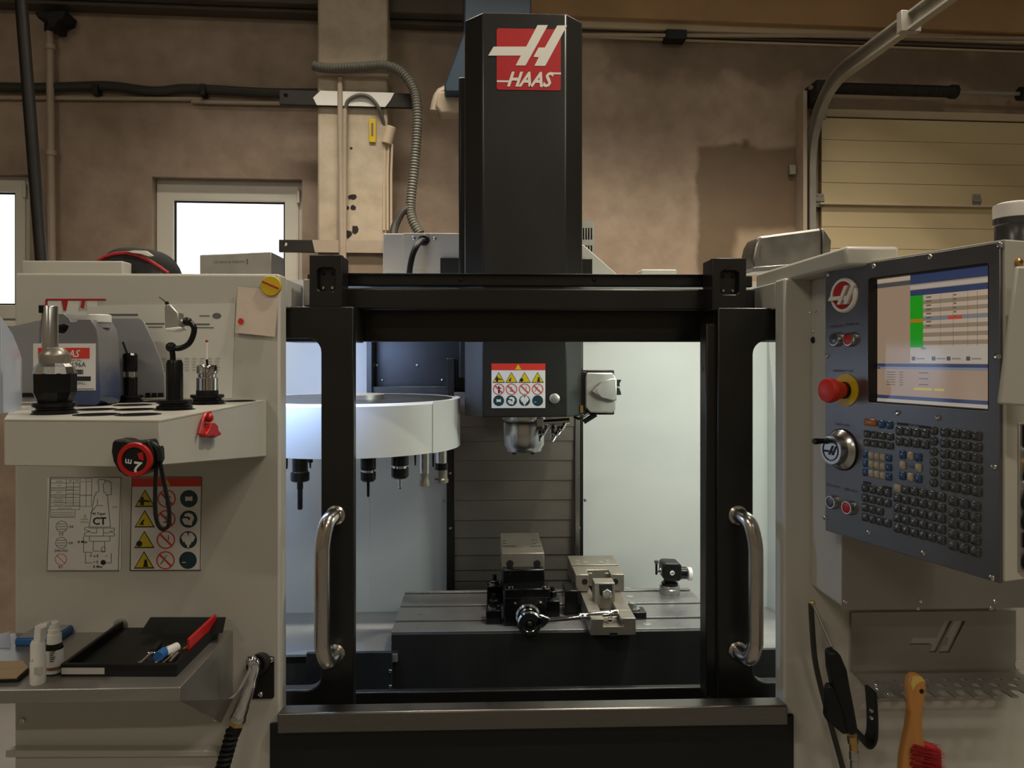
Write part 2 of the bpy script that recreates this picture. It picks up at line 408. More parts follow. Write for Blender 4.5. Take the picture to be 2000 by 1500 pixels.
def plaster(name, base, dark, pale, patches=(), bands=()):
    """old painted plaster: mottled, with damp or repainted patches given as boxes (x0, x1, z0, z1, colour, softness) in object space"""
    m = bpy.data.materials.new(name); m.use_nodes = True; nt = m.node_tree; b = nt.nodes['Principled BSDF']
    N, L = nt.nodes.new, nt.links.new
    tc = N('ShaderNodeTexCoord'); sp = N('ShaderNodeSeparateXYZ'); L(tc.outputs['Object'], sp.inputs[0])
    n1 = N('ShaderNodeTexNoise'); n1.inputs['Scale'].default_value = 1.3; n1.inputs['Detail'].default_value = 7; n1.inputs['Roughness'].default_value = 0.62
    n2 = N('ShaderNodeTexNoise'); n2.inputs['Scale'].default_value = 9; n2.inputs['Detail'].default_value = 6
    n3 = N('ShaderNodeTexNoise'); n3.inputs['Scale'].default_value = 3.2; n3.inputs['Detail'].default_value = 8
    for n in (n1, n2, n3): L(tc.outputs['Object'], n.inputs['Vector'])
    r1 = N('ShaderNodeValToRGB'); r1.color_ramp.elements[0].position = 0.32; r1.color_ramp.elements[1].position = 0.68
    r1.color_ramp.elements[0].color = (*dark, 1); r1.color_ramp.elements[1].color = (*pale, 1)
    e = r1.color_ramp.elements.new(0.5); e.color = (*base, 1)
    L(n1.outputs['Fac'], r1.inputs[0])
    cur = r1.outputs[0]
    mx = N('ShaderNodeMix'); mx.data_type = 'RGBA'; mx.blend_type = 'MULTIPLY'; mx.inputs['Factor'].default_value = 0.55
    r2 = N('ShaderNodeValToRGB'); r2.color_ramp.elements[0].position = 0.25; r2.color_ramp.elements[0].color = (0.62, 0.60, 0.58, 1); r2.color_ramp.elements[1].position = 0.6
    r2.color_ramp.elements[1].color = (1, 1, 1, 1)
    L(n2.outputs['Fac'], r2.inputs[0]); L(cur, mx.inputs[6]); L(r2.outputs[0], mx.inputs[7]); cur = mx.outputs[2]
    def mth(op, a, bb):
        q = N('ShaderNodeMath'); q.operation = op
        for i, v in enumerate((a, bb)):
            if isinstance(v, (int, float)): q.inputs[i].default_value = v
            else: L(v, q.inputs[i])
        return q.outputs[0]
    def edge(axis, at, sgn, soft, wob):
        v = mth('ADD', axis, mth('MULTIPLY', mth('SUBTRACT', n3.outputs['Fac'], 0.5), wob))
        q = N('ShaderNodeMapRange'); q.interpolation_type = 'SMOOTHSTEP'
        L(v, q.inputs['Value'])
        q.inputs['From Min'].default_value = at - soft; q.inputs['From Max'].default_value = at + soft
        q.inputs['To Min'].default_value = 0 if sgn > 0 else 1; q.inputs['To Max'].default_value = 1 if sgn > 0 else 0
        return q.outputs['Result']
    for (x0, x1, z0, z1, c, soft, wob, amt) in patches:
        f = mth('MULTIPLY', mth('MULTIPLY', edge(sp.outputs['X'], x0, 1, soft, wob), edge(sp.outputs['X'], x1, -1, soft, wob)),
                mth('MULTIPLY', edge(sp.outputs['Z'], z0, 1, soft, wob), edge(sp.outputs['Z'], z1, -1, soft, wob)))
        f = mth('MULTIPLY', f, amt)
        q = N('ShaderNodeMix'); q.data_type = 'RGBA'; L(f, q.inputs['Factor']); L(cur, q.inputs[6]); q.inputs[7].default_value = (*c, 1); cur = q.outputs[2]
    L(cur, b.inputs['Base Color']); b.inputs['Roughness'].default_value = 0.5; b.inputs['Specular IOR Level'].default_value = 0.35
    bp = N('ShaderNodeBump'); bp.inputs['Strength'].default_value = 0.35; bp.inputs['Distance'].default_value = 0.01
    L(n2.outputs['Fac'], bp.inputs['Height']); L(bp.outputs['Normal'], b.inputs['Normal'])
    M[name] = m
# ------------------------------------------------------------------ the hall
WALL = Frame((0, 4.5, 0), (1, 0.045, 0), (-0.045, 1, 0))
wz = lambda y, d=0: WALL.at(1000, y, d)[1]
wx = lambda x, y=300, d=0: WALL.at(x, y, d)[0]
XL, XR, YF, ZC = -5.0, 6.0, -7.0, 5.6
S = dict(kind='structure')
MB().box(XL - 0.2, XR + 0.2, YF - 0.2, 5.2, -0.2, 0).build('floor', M['concrete'], **S)
MB().box(XL - 0.2, XR + 0.2, YF - 0.2, 5.2, ZC, ZC + 0.2).build('ceiling', M['hall_ceiling'], **S)
MB().box(XL - 0.2, XL, YF, 4.7, 0, ZC).build('wall_left', M['hall_wall'], **S)
MB().box(XR, XR + 0.2, YF, 5.0, 0, ZC).build('wall_right', M['hall_wall'], **S)
MB().box(XL, XR, YF - 0.2, YF, 0, ZC).build('wall_front', M['hall_wall'], **S)

w1 = (wx(-260), wx(58), wz(632), wz(358))       # x0, x1, z0, z1 of the two openings
w2 = (wx(297), wx(590), wz(640), wz(358))
gx0 = wx(1592); gz1 = wz(214)                    # garage door opening
stain = (0.105, 0.072, 0.045)
xo = 0.5
def wl(x, y): a = WALL.at(x, y); return (a[0] - xo, a[1])
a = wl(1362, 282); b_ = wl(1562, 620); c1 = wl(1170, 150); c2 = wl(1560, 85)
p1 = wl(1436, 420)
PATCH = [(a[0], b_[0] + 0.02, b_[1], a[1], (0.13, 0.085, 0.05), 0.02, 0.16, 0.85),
         (p1[0], b_[0] + 0.02, b_[1], p1[1] - 0.1, (0.40, 0.30, 0.20), 0.04, 0.14, 0.9),
         (c1[0], c2[0] + 2.5, c1[1], c2[1] + 0.02, stain, 0.06, 0.45, 0.62),
         (wl(1445, 0)[0], wl(1458, 0)[0], wl(0, 258)[1], wl(0, 238)[1], stain, 0.02, 0.1, 0.9)]
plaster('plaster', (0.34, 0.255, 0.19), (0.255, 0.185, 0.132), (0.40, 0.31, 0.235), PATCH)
x0, x1 = XL - 0.02, XR + 0.05
wall = MB(WALL).plate([(x0, 0), (x0, ZC), (x1, ZC), (x1, 0)],
               [[(w1[0], w1[2]), (w1[1], w1[2]), (w1[1], w1[3]), (w1[0], w1[3])],
                [(w2[0], w2[2]), (w2[1], w2[2]), (w2[1], w2[3]), (w2[0], w2[3])]], 0, 0.26).build('wall_back', M['plaster'], smooth=0, **S)

# --- windows: plastic frame in the reveal, sash, pane, hinge
def window(i, op, ox, oy0, gx, gy):
    """op opening; ox sash outer pixel columns, gx glass pixel columns"""
    d = 0.07
    f0 = [(op[0], op[2]), (op[1], op[2]), (op[1], op[3]), (op[0], op[3])]
    sx0, sx1, sz1 = wx(ox[0], 400, d), wx(ox[1], 400, d), wz(oy0, d)
    sz0 = op[2] + 0.03
    s0 = [(sx0, sz0), (sx1, sz0), (sx1, sz1), (sx0, sz1)]
    fr = MB(WALL).plate(f0, [s0], d, d + 0.07).build('window_%d' % i, M['window_plastic'], smooth=0, bevel=0.004, **S)
    q0, q1, q2 = wx(gx[0], 400, d - 0.012), wx(gx[1], 400, d - 0.012), wz(gy, d - 0.012)
    g0 = [(q0, sz0 + 0.07), (q1, sz0 + 0.07), (q1, q2), (q0, q2)]
    e = 0.012
    s1 = [(sx0 - e, sz0 - e), (sx1 + e, sz0 - e), (sx1 + e, sz1 + e), (sx0 - e, sz1 + e)]
    MB(WALL).plate(s1, [g0], d - 0.012, d + 0.05).build('sash', M['window_plastic'], fr, smooth=0, bevel=0.005)
    MB(WALL).box(q0 - 0.01, q1 + 0.01, d + 0.012, d + 0.022, sz0 + 0.06, q2 + 0.01).build('pane', M['window_glass'], fr)
    k = 0.010
    gk = [(q0 + k, sz0 + 0.07 + k), (q1 - k, sz0 + 0.07 + k), (q1 - k, q2 - k), (q0 + k, q2 - k)]
    MB(WALL).plate([(q0 - 0.004, sz0 + 0.066), (q1 + 0.004, sz0 + 0.066), (q1 + 0.004, q2 + 0.004), (q0 - 0.004, q2 + 0.004)], [gk], d + 0.004, d + 0.012).build('gasket', M['rubber'], fr, smooth=0)
    MB(WALL).cyl((sx1 + 0.012, d - 0.018, sz1 - 0.09), (sx1 + 0.012, d - 0.018, sz1 - 0.005), 0.009).build('hinge', M['window_plastic'], fr)
    return fr
window(1, w1, (-220, 47), 374, (-200, 29), 392)
window(2, w2, (311, 580), 376, (339, 556), 402)
MB(WALL).box(w2[0] - 0.03, w2[1] + 0.03, -0.05, 0.07, w2[2] - 0.03, w2[2]).build('trim_2', M['window_plastic'], bevel=0.004, **S)
MB(WALL).box(w1[0] - 0.03, w1[1] + 0.03, -0.05, 0.07, w1[2] - 0.03, w1[2]).build('trim_3', M['window_plastic'], bevel=0.004, **S)

# --- beams and ledges along the top of the wall
xp0, xp1 = wx(620, 60, -0.25), wx(757, 60, -0.25)
def ledge(name, xa, xb, ya, yb, d, m, bevel=0.006):
    return MB(WALL).box(xa, xb, -d, 0.02, WALL.at(1000, yb, -d)[1], WALL.at(1000, ya, -d)[1]).build(name, m, bevel=bevel, **S)
ledge('trim_1', XL, xp0 + 0.05, -60, 22, 0.16, M['beam_dark'])
ledge('trim_4', XL, xp0 + 0.05, 32, 40, 0.10, M['beam_dark'])
ledge('trim_5', xp1 - 0.02, wx(905), -60, 32, 0.16, M['beam_dark'])
ledge('trim_6', xp1 - 0.02, wx(905), 45, 54, 0.08, M['beam_dark'])
ledge('trim_7', wx(900), XR, -120, 26, 0.10, M['beam'])
ledge('trim_8', wx(900), XR, 28, 48, 0.05, M['wall_cream'])
ledge('trim_9', wx(1130), XR, 54, 60, 0.03, M['beam_dark'])
ledge('trim_10', wx(1130), XR, 63, 67, 0.02, M['wall_cream'])

# --- pillar against the wall
plaster('pillar_plaster', (0.44, 0.36, 0.26), (0.34, 0.27, 0.19), (0.56, 0.49, 0.38),
        [(-0.5, 0.5, WALL.at(690, 545, -0.25)[1], WALL.at(690, 497, -0.25)[1], (0.17, 0.12, 0.085), 0.02, 0.2, 0.8)])
pillar = MB(WALL).box(xp0, xp1, -0.25, 0.02, 0, ZC).build('wall_pillar', M['pillar_plaster'], bevel=0.012, label='painted masonry pillar with chipped plaster', **S)
for (px, py, r) in ((683, 385, 5), (690, 384, 7), (690, 405, 6), (677, 406, 5), (680, 458, 8), (694, 448, 9), (676, 452, 4), (686, 290, 3)):
    x, z = WALL.at(px, py, -0.25); k = r / FOC * 4.25
    pts = [(x + k * math.cos(t) * random.uniform(0.6, 1.2), z + k * math.sin(t) * random.uniform(0.6, 1.1)) for t in [i * math.pi / 4 for i in range(8)]]
    MB(WALL).prism(pts, -0.2515, -0.249).build('plaster_chip', M['iron_dark'], pillar)
# strap irons clamped round the pillar
def strap(y0, y1, xa, xb, label):
    za, zb = WALL.at(690, y1, -0.27)[1], WALL.at(690, y0, -0.27)[1]
    xa, xb = WALL.at(xa, y0, -0.27)[0], WALL.at(xb, y0, -0.27)[0]
    hole = circ(xa + 0.035, (za + zb) / 2 + 0.01, 0.011, 12)
    o = MB(WALL).plate([(xa, za), (xb, za), (xb, zb), (xa, zb)], [hole], -0.275, -0.25).build('strap_iron', M['iron_dark'], bevel=0.002, label=label, cat='bracket')
    return o, za, zb
st, za, zb = strap(180, 208, 546, 812, 'dark strap iron with white paint in its middle, clamped high round the pillar')
pa, pb = WALL.at(622, 190, -0.28)[0], WALL.at(770, 190, -0.28)[0]
MB(WALL).prism([(pa - 0.01, za), (pb - 0.05, za), (pb - 0.02, (za + zb) / 2), (pb, zb), (pa + 0.01, zb), (pa - 0.03, (za + zb) / 2)], -0.279, -0.274).build('paint_band', M['plastic_white'], st)
st2, za, zb = strap(470, 494, 545, 760, 'dark drilled strap iron in front of the window, low on the pillar')
MB(WALL).prism([(pa - 0.02, za), (WALL.at(760, 480, -0.28)[0], za), (WALL.at(760, 480, -0.28)[0], zb), (pa - 0.035, zb)], -0.279, -0.274).build('paint_band', M['pipe_painted'], st2)
# collar plate under the hose
cz0, cz1 = WALL.at(690, 150, -0.27)[1], WALL.at(690, 140, -0.27)[1]
MB(WALL).box(WALL.at(618, 140, -0.28)[0], WALL.at(760, 140, -0.28)[0], -0.30, 0.0, cz0, cz1).build('collar_plate', M['pipe_painted'], bevel=0.002, label='flat painted steel collar around the pillar under the grey hose', cat='bracket')

def wpt(px, py, d): return WALL.wp(px, py, d)
def wtube(pts, d, r, n=10, sub=6):
    """smooth tube through wall pixels at stand-off d (or per-point d)"""
    P = []
    for q in pts:
        P.append(wpt(q[0], q[1], q[2] if len(q) > 2 else d))
    return smooth_path(P, sub), r
def smooth_path(P, sub=6):
    P = [Vector(p) for p in P]; out = []
    for i in range(len(P) - 1):
        p0, p1, p2, p3 = P[max(i - 1, 0)], P[i], P[i + 1], P[min(i + 2, len(P) - 1)]
        for k in range(sub):
            t = k / sub
            out.append(0.5 * ((2 * p1) + (p2 - p0) * t + (2 * p0 - 5 * p1 + 4 * p2 - p3) * t * t + (3 * p1 - p0 - 3 * p2 + p3) * t ** 3))
    out.append(P[-1]); return out
def ribbed(path, r, pitch, n=12):
    """corrugated hose: resample and alternate the radius"""
    P = [Vector(p) for p in path]; L = [0]
    for i in range(1, len(P)): L.append(L[-1] + (P[i] - P[i - 1]).length)
    m = int(L[-1] / pitch * 2); out = []; rr = []; j = 0
    for k in range(m + 1):
        s = L[-1] * k / m
        while j < len(P) - 2 and L[j + 1] < s: j += 1
        t = (s - L[j]) / max(L[j + 1] - L[j], 1e-6); out.append(P[j].lerp(P[j + 1], t)); rr.append(r if k % 2 else r * 0.86)
    return MB().tube(out, rr, n)
pth, r = wtube([(612, 128, -0.30), (640, 133, -0.31), (700, 131, -0.32), (752, 128, -0.33), (785, 142, -0.33), (808, 175, -0.34), (815, 215, -0.36), (814, 270, -0.36), (808, 340, -0.36), (802, 400, -0.36), (806, 430, -0.38), (820, 456, -0.4)], -0.3, 0.030)
ribbed(pth, 0.028, 0.016).build('corrugated_hose', M['hose_grey'], label='grey corrugated hose looping from the pillar down behind the machine', cat='hose')
pth, r = wtube([(800, 405, -0.36), (785, 415, -0.37), (772, 440, -0.38), (768, 460, -0.40)], 0, 0)
MB().tube(pth, 0.022, 10).build('rubber_hose', M['cable_dark'], label='short dark hose branching down beside the grey corrugated hose', cat='hose')
for xx, ytop, rr, lb in ((664, 152, 0.016, 'thin painted pipe running straight down the pillar from the collar'), (674, 213, 0.013, 'thinner painted pipe on the pillar ending in the arched cable')):
    MB().cyl(wpt(xx, ytop, -0.275), wpt(xx + (4 if xx < 670 else -2), 545, -0.275), rr, n=12).build('conduit_pipe', M['pipe_painted'], label=lb, cat='pipe')
pth, r = wtube([(675, 214, -0.275), (680, 197, -0.28), (700, 186, -0.29), (722, 190, -0.29), (740, 212, -0.28), (751, 246, -0.24)], 0, 0)
MB().tube(pth, 0.011, 10).build('arched_cable', M['hose_grey'], label='dark cable arching from the thin pipe to the junction tube', cat='cable')
jt = MB().cyl(wpt(755, 282, -0.245), wpt(764, 248, -0.245), 0.030, n=16).build('junction_tube', M['wall_cream'], bevel=0.004, label='cream cylindrical junction tube at the pillar edge', cat='junction box')
for k, dx in enumerate((0, 7, 14)):
    MB().tube([wpt(752 + dx, 282, -0.245), wpt(752 + dx - 2, 340, -0.25), wpt(750 + dx, 450, -0.255)], 0.007, 8).build('junction_wire', M['wall_cream'], jt)
tg = MB(WALL).pbox(721, 232, 734, 278, -0.262, -0.25).build('yellow_tag', M['yellow'], bevel=0.002, label='small yellow plastic tag stuck on the white pillar paint', cat='tag')
MB(WALL).pbox(725, 240, 729, 265, -0.264, -0.262).build('tag_print', M['print_grey'], tg)
# cables along the left wall
pth, r = wtube([(-80, 168), (60, 171), (150, 169), (215, 168), (300, 178), (360, 173), (430, 176), (520, 181), (625, 182)], -0.03, 0)
cb = MB().tube(pth, 0.026, 10).build('wall_cable', M['cable_dark'], label='thick dark cable clipped across the wall above the windows', cat='cable')
for xx in (185, 395): MB(WALL).pbox(xx - 5, 163, xx + 5, 185, -0.065, 0).build('cable_clip', M['iron_dark'], cb, bevel=0.003)
pth, r = wtube([(-80, 190), (150, 192), (385, 194), (386, 199), (625, 204)], -0.02, 0)
MB().tube(pth, 0.012, 8).build('painted_conduit', M['pipe_painted'], label='thin painted conduit just below the thick dark wall cable', cat='pipe')
lp = MB().cyl(wpt(97, 55, -0.05), wpt(103, 620, -0.05), 0.020, n=12).build('wall_pipe', M['pipe_painted'], label='vertical painted pipe with couplings between the two windows', cat='pipe')
for yy in (92, 299): MB().cyl(wpt(98 if yy < 200 else 100, yy - 5, -0.05), wpt(98 if yy < 200 else 100, yy + 5, -0.05), 0.028, n=12).build('coupling', M['pipe_painted'], lp)
jb = MB(WALL).ppoly([(66, 22), (128, 18), (124, 34), (108, 40), (107, 52), (92, 52), (90, 40), (72, 34)], -0.14, 0).build('junction_box', M['void_black'], bevel=0.01, label='black junction box on top of the vertical wall pipe', cat='junction box')
MB().cyl(wpt(98, 50, -0.05), wpt(98, 62, -0.05), 0.03, n=12).build('gland', M['void_black'], jb)
# dark rod leaning in front of the wall at the far left
MB().cyl(wpt(38, -40, -0.8), wpt(88, 600, -0.8), 0.027, n=14).build('leaning_rod', M['iron_dark'], label='long dark steel rod leaning beside the vertical wall pipe', cat='rod')
# blue steel chute behind the machine column, wrapped pipe end below it
MB(WALL).ppoly([(908, -40), (1038, -40), (1038, 180), (868, 180), (868, 165), (906, 62)], -0.55, -0.30).build('blue_chute', M['steel_blue'], bevel=0.01, label='dark blue steel chute hanging behind the machine column', cat='chute')
wb = MB().tube(smooth_path([wpt(850, 218, -0.42), wpt(862, 182, -0.42), wpt(905, 172, -0.42)], 4), 0.03).build('wrapped_pipe', M['pipe_painted'], label='brown cloth-wrapped pipe end below the blue chute', cat='pipe')
MB(WALL).ppoly([(857, 178), (910, 172), (910, 220), (860, 222), (850, 205)], -0.47, -0.36).build('cloth_wrap', M['pipe_painted'], wb, bevel=0.012)
MB(WALL).pbox(1302, 56, 1342, 76, -0.09, 0).build('wall_box', M['void_black'], bevel=0.004, label='small black box on the ledge to the right of the column', cat='junction box')
tp = MB().tube([wpt(1115, 68, -0.06), wpt(1300, 69, -0.06), wpt(1600, 70, -0.06), wpt(2100, 76, -0.06)], 0.012, 8).build('ledge_pipe', M['pipe_painted'], label='thin pipe running under the ledge on the right-hand wall', cat='pipe')

# --- sectional garage door
gd = MB(WALL).box(gx0 - 0.03, XR, -0.03, 0.0, gz1, gz1 + 0.05).build('door_1', M['wall_cream'], bevel=0.004, label='cream sectional garage door with steel hinges', **S)
rows = [214, 390, 566, 742, 918, 1094, 1270]
for i in range(len(rows) - 1):
    z1 = WALL.at(1000, rows[i], -0.03)[1] - 0.004; z0 = max(0.0, WALL.at(1000, rows[i + 1], -0.03)[1] + 0.004)
    mb = MB(WALL)
    zs = [z1] + [z1 - (z1 - z0) * t for t in (0.27, 0.51, 0.98)] + [z0]
    h = (z1 - z0) / 4.0
    for k in range(4):
        a_, c_ = z1 - h * k - (0.003 if k else 0), z1 - h * (k + 1)
        mb.box(gx0 + 0.02, XR, -0.045, -0.001, c_, a_)
    mb.box(gx0 + 0.02, XR, -0.040, -0.001, z0, z1)
    mb.build('section_panel', M['door_panel'], gd, bevel=0.002)
    if i > 0:
        pass
for (xx, yy) in ((1601, 391), (1908, 392), (2160, 393)):
    x, z = WALL.at(xx, yy, -0.05)
    hg = MB(WALL).box(x - 0.028, x + 0.028, -0.049, -0.044, z - 0.042, z + 0.042).box(x - 0.028, x + 0.028, -0.058, -0.044, z - 0.008, z + 0.008).build('hinge', M['galvanised'], gd, bevel=0.001)
    for sx in (-1, 1):
        for sz in (-1, 1): screw(hg, WALL.w(x + sx * 0.016, -0.049, z + sz * 0.030), -WALL.ey, 0.006)
x, z = WALL.at(1608, 227, -0.05)
MB(WALL).box(x - 0.02, x + 0.02, -0.052, -0.044, z - 0.02, z + 0.02).build('top_bracket', M['galvanised'], gd, bevel=0.002)
MB(WALL).box(x - 0.03, XR, -0.075, -0.044, WALL.at(1000, 388, -0.05)[1] - 0.006, WALL.at(1000, 388, -0.05)[1] + 0.004).build('seal_strip', M['wall_cream'], gd, bevel=0.001)
# guide track: up the jamb, round the bend and out level over the hall
X = WALL.at(1583, 300, -0.08)[0]; zh = WALL.at(1583, 183, -0.10)[1]
prof = [(-0.030, -0.012), (0.030, -0.012), (0.030, 0.012), (0.022, 0.012), (0.022, -0.004), (-0.022, -0.004), (-0.022, 0.012), (-0.030, 0.012)]
path = [WALL.w(X, -0.07, 0.0), WALL.w(X, -0.07, zh - 0.45)]
for k in range(1, 9):
    t = R(90) * k / 8; path.append(WALL.w(X, -0.07 - 0.42 * (1 - math.cos(t)), zh - 0.45 + 0.45 * math.sin(t)))
path.append(WALL.w(X, -2.9, zh))
prof = [(a_ * 1.55, b_ * 1.6) for a_, b_ in prof]
trk = MB().tube(path, 0.03, prof=prof).build('track_rail', M['galvanised'], gd, smooth=30)
MB(WALL).box(X - 0.055, X - 0.030, -0.10, 0.0, 0.0, zh + 0.02).build('jamb_angle', M['pipe_painted'], gd, bevel=0.002)
MB(WALL).box(X - 0.02, X + 0.06, -0.20, -0.04, zh - 0.07, zh + 0.05).build('bearing_plate', M['iron_dark'], gd, bevel=0.004)
p = WALL.w(X, -1.05, zh)
MB(WALL).box(X - 0.050, X + 0.050, -1.09, -1.05, zh - 0.050, zh + 0.050).build('track_clamp', M['galvanised'], gd, bevel=0.002)
# torsion spring and shaft above the door
zs_ = WALL.at(1750, 176, -0.14)[1]
xa, xb = WALL.at(1612, 176, -0.14)[0], WALL.at(1862, 176, -0.14)[0]
spr = []
rr = []
n_ = 120
for k in range(n_ + 1):
    spr.append(WALL.w(xa + (xb - xa) * k / n_, -0.14, zs_)); rr.append(0.036 if k % 2 else 0.031)
MB().tube(spr, rr, 12).build('torsion_spring', M['iron_dark'], gd)
MB().cyl(WALL.w(xa - 0.1, -0.14, zs_), WALL.w(XR, -0.14, zs_), 0.013).build('shaft', M['galvanised'], gd)
for xx in (1862, 1996):
    x = WALL.at(xx, 176, -0.14)[0]
    MB().cyl(WALL.w(x - 0.02, -0.14, zs_), WALL.w(x + 0.02, -0.14, zs_), 0.045, n=8).build('winding_cone', M['iron_dark'], gd, bevel=0.006)
x, z = WALL.at(1549, 331, -0.03)
MB(WALL).box(x - 0.02, x + 0.02, -0.03, 0, z - 0.03, z + 0.03).build('wall_clip', M['galvanised'], bevel=0.003, label='small galvanised clip on the wall left of the garage track', cat='bracket')

# --- lamps in the hall (the visible light comes from these)
for i, (tx, ty, tz) in enumerate(TUBES):
    t = thing('tube_lamp', (tx, ty, tz - 0.05), 'long ceiling tube lamp hung behind the viewer', 'lamp', 'tube lamps in the hall')
    MB().box(tx - 0.78, tx + 0.78, ty - 0.11, ty + 0.11, tz - 0.04, tz + 0.03).build('housing', M['plastic_white'], t, bevel=0.006)
    for s in (-0.05, 0.05): MB().cyl((tx - 0.74, ty + s, tz - 0.055), (tx + 0.74, ty + s, tz - 0.055), 0.014, n=10).build('tube_offscreen', M['lamp_lens'], t)
    for s in (-0.5, 0.5): MB().cyl((tx + s, ty, tz + 0.02), (tx + s, ty, ZC), 0.006, n=6).build('hanger', M['steel'], t)
t = thing('trough_lamp', TROUGH, 'long shaded trough lamp hung above the machine column', 'lamp')
for s in (-1, 1): MB().add([(TROUGH[0] + a_, TROUGH[1] + s * b_, TROUGH[2] + c_) for a_ in (-2.3, 2.3) for b_, c_ in ((0.03, 0.06), (0.14, -0.13), (0.15, -0.13), (0.04, 0.07))], [(0, 1, 5, 4), (1, 2, 6, 5), (2, 3, 7, 6), (3, 0, 4, 7), (0, 3, 2, 1), (4, 5, 6, 7)]).build('reflector', M['plastic_white'], t, smooth=0)
MB().box(TROUGH[0] - 2.3, TROUGH[0] + 2.3, TROUGH[1] - 0.05, TROUGH[1] + 0.05, TROUGH[2] + 0.05, TROUGH[2] + 0.09).build('housing', M['plastic_white'], t)
MB().cyl((TROUGH[0] - 2.2, TROUGH[1], TROUGH[2] - 0.02), (TROUGH[0] + 2.2, TROUGH[1], TROUGH[2] - 0.02), 0.016, n=10).build('tube_offscreen', M['lamp_lens'], t)
for s in (-1.6, 1.6): MB().cyl((TROUGH[0] + s, TROUGH[1], TROUGH[2] + 0.08), (TROUGH[0] + s, TROUGH[1], ZC), 0.006, n=6).build('hanger', M['steel'], t)
t = thing('bay_lamp', KEY_LAMP, 'deep metal bay lamp hung above the machine front', 'lamp')
MB().lathe([(0.05, 0.25), (0.09, 0.20), (0.20, 0.02), (0.26, -0.06), (0.255, -0.06), (0.195, 0.02), (0.08, 0.19), (0.05, 0.22)], KEY_LAMP, (0, 0, 1), 28, caps=False).build('shade', M['alu'], t)
MB().cyl((KEY_LAMP[0], KEY_LAMP[1], KEY_LAMP[2] + 0.22), (KEY_LAMP[0], KEY_LAMP[1], ZC), 0.012).build('hanger', M['steel'], t)
MB().lathe([(0.03, 0.2), (0.05, 0.12), (0.06, 0.04), (0.04, 0.0), (0.0, -0.01)], KEY_LAMP, (0, 0, 1), 16).build('bulb_offscreen', M['lamp_lens'], t)
# ------------------------------------------------------------------ the milling machine
mill = thing('milling_machine', (0.15, 2.1, 0), 'large grey and black CNC milling machine with open sliding doors and lit interior', 'machine')
YP, YD, YR = 1.54, 1.61, 1.50
FP, FD, FR = FY(YP), FY(YD), FY(YR)
# --- front sheet metal
xl0, ztop = FP.at(28, 533); xl1 = FP.at(547, 533)[0]
MB().box(xl0, xl1, YP, YP + 0.05, 0, ztop).build('side_panel', M['machine_white'], mill, bevel=0.005)
zr = FP.at(560, 600)[1]
MB().box(xl1 - 0.30, xl1 + 0.001, YP + 0.045, 1.73, zr + 0.002, ztop - 0.004).build('side_return', M['machine_white'], mill, bevel=0.003)
MB().box(xl0, xl0 + 0.04, YP + 0.05, 3.1, 0, ztop).build('cabinet_side', M['machine_white'], mill, bevel=0.003)
xr0, ztr = FP.at(1531, 543); xr1 = 1.15
MB().box(xr0, xr1, YP, YP + 0.05, 0, ztr).build('side_panel', M['machine_white'], mill, bevel=0.005)
MB().box(xr0 - 0.001, xr0 + 0.30, YP + 0.045, 1.73, zr + 0.002, ztr - 0.004).build('side_return', M['machine_white'], mill, bevel=0.003)
for px, y0 in ((568, 545), (1492, 555)):
    pass
zs0, zs1 = FR.at(1040, 1425)[1], FR.at(1040, 1386)[1]
xs0, xs1 = FR.at(541, 1400)[0], FR.at(1539, 1400)[0]
MB().vprism([(xs0, YR), (xs1, YR), (xs1 - 0.004, YR + 0.039), (xs0 + 0.004, YR + 0.039)], zs0, zs1).build('door_sill', M['brushed'], mill, bevel=0.003)
MB().box(xl1 - 0.02, xr0 + 0.02, YR + 0.035, YR + 0.06, 0, zs0 + 0.004).build('lower_panel', M['lower_black'], mill, bevel=0.003)

# --- sliding doors
def door(x_in, x_out, ox0, ox1, side):
    za, zb = FD.at(1000, 1420)[1], FD.at(1000, 600)[1]
    xa, xb = FD.at(x_in, 900)[0], FD.at(x_out, 900)[0]
    wa, wb = FD.at(ox0, 900)[0], FD.at(ox1, 900)[0]
    z0, z1 = FD.at(1000, 1342)[1], FD.at(1000, 661 if side < 0 else 665)[1]
    lo, hi = min(xa, xb), max(xa, xb)
    hole = rrect(min(wa, wb), z0, max(wa, wb), z1, 0.030)
    d = MB(FD).plate([(lo, za), (hi, za), (hi, zb), (lo, zb)], [hole], 0, 0.030).build('sliding_door', M['machine_black'], mill, bevel=0.003, smooth=30)
    MB(FD).prism(rrect(min(wa, wb) - 0.01, z0 - 0.01, max(wa, wb) + 0.01, z1 + 0.01, 0.03), 0.018, 0.024).build('window_pane', M['door_glass'], d)
    return d
dl = door(691, 330, 627, 345, -1)
dr = door(1402, 1790, 1471, 1770, 1)
# hanger hood on each door top, running back over the rail
zb = FD.at(1000, 600)[1]
x = FD.at(691, 610)[0]
MB(FD).vprism([(x - 0.16, YD + 0.03 - YD), (x, 0.03), (x, 0.135), (x - 0.16, 0.135)], zb - 0.075, zb - 0.001).build('door_hood', M['machine_black'], dl, bevel=0.004)
x = FD.at(1402, 610)[0]
MB(FD).vprism([(x, 0.03), (x + 0.16, 0.03), (x + 0.16, 0.125), (x, 0.125)], zb - 0.06, zb - 0.001).build('door_hood', M['machine_black'], dr, bevel=0.004)
xa, xb = FD.at(1379, 800, 0.012)[0], FD.at(1402, 800, 0.0)[0]
MB(FD).box(xa, xb + 0.004, 0.012, 0.06, FD.at(1000, 1374)[1], FD.at(1000, 631, 0.012)[1]).build('meeting_strip', M['machine_black'], dr, bevel=0.003)
x, z = FD.at(1376, 720, 0.03)
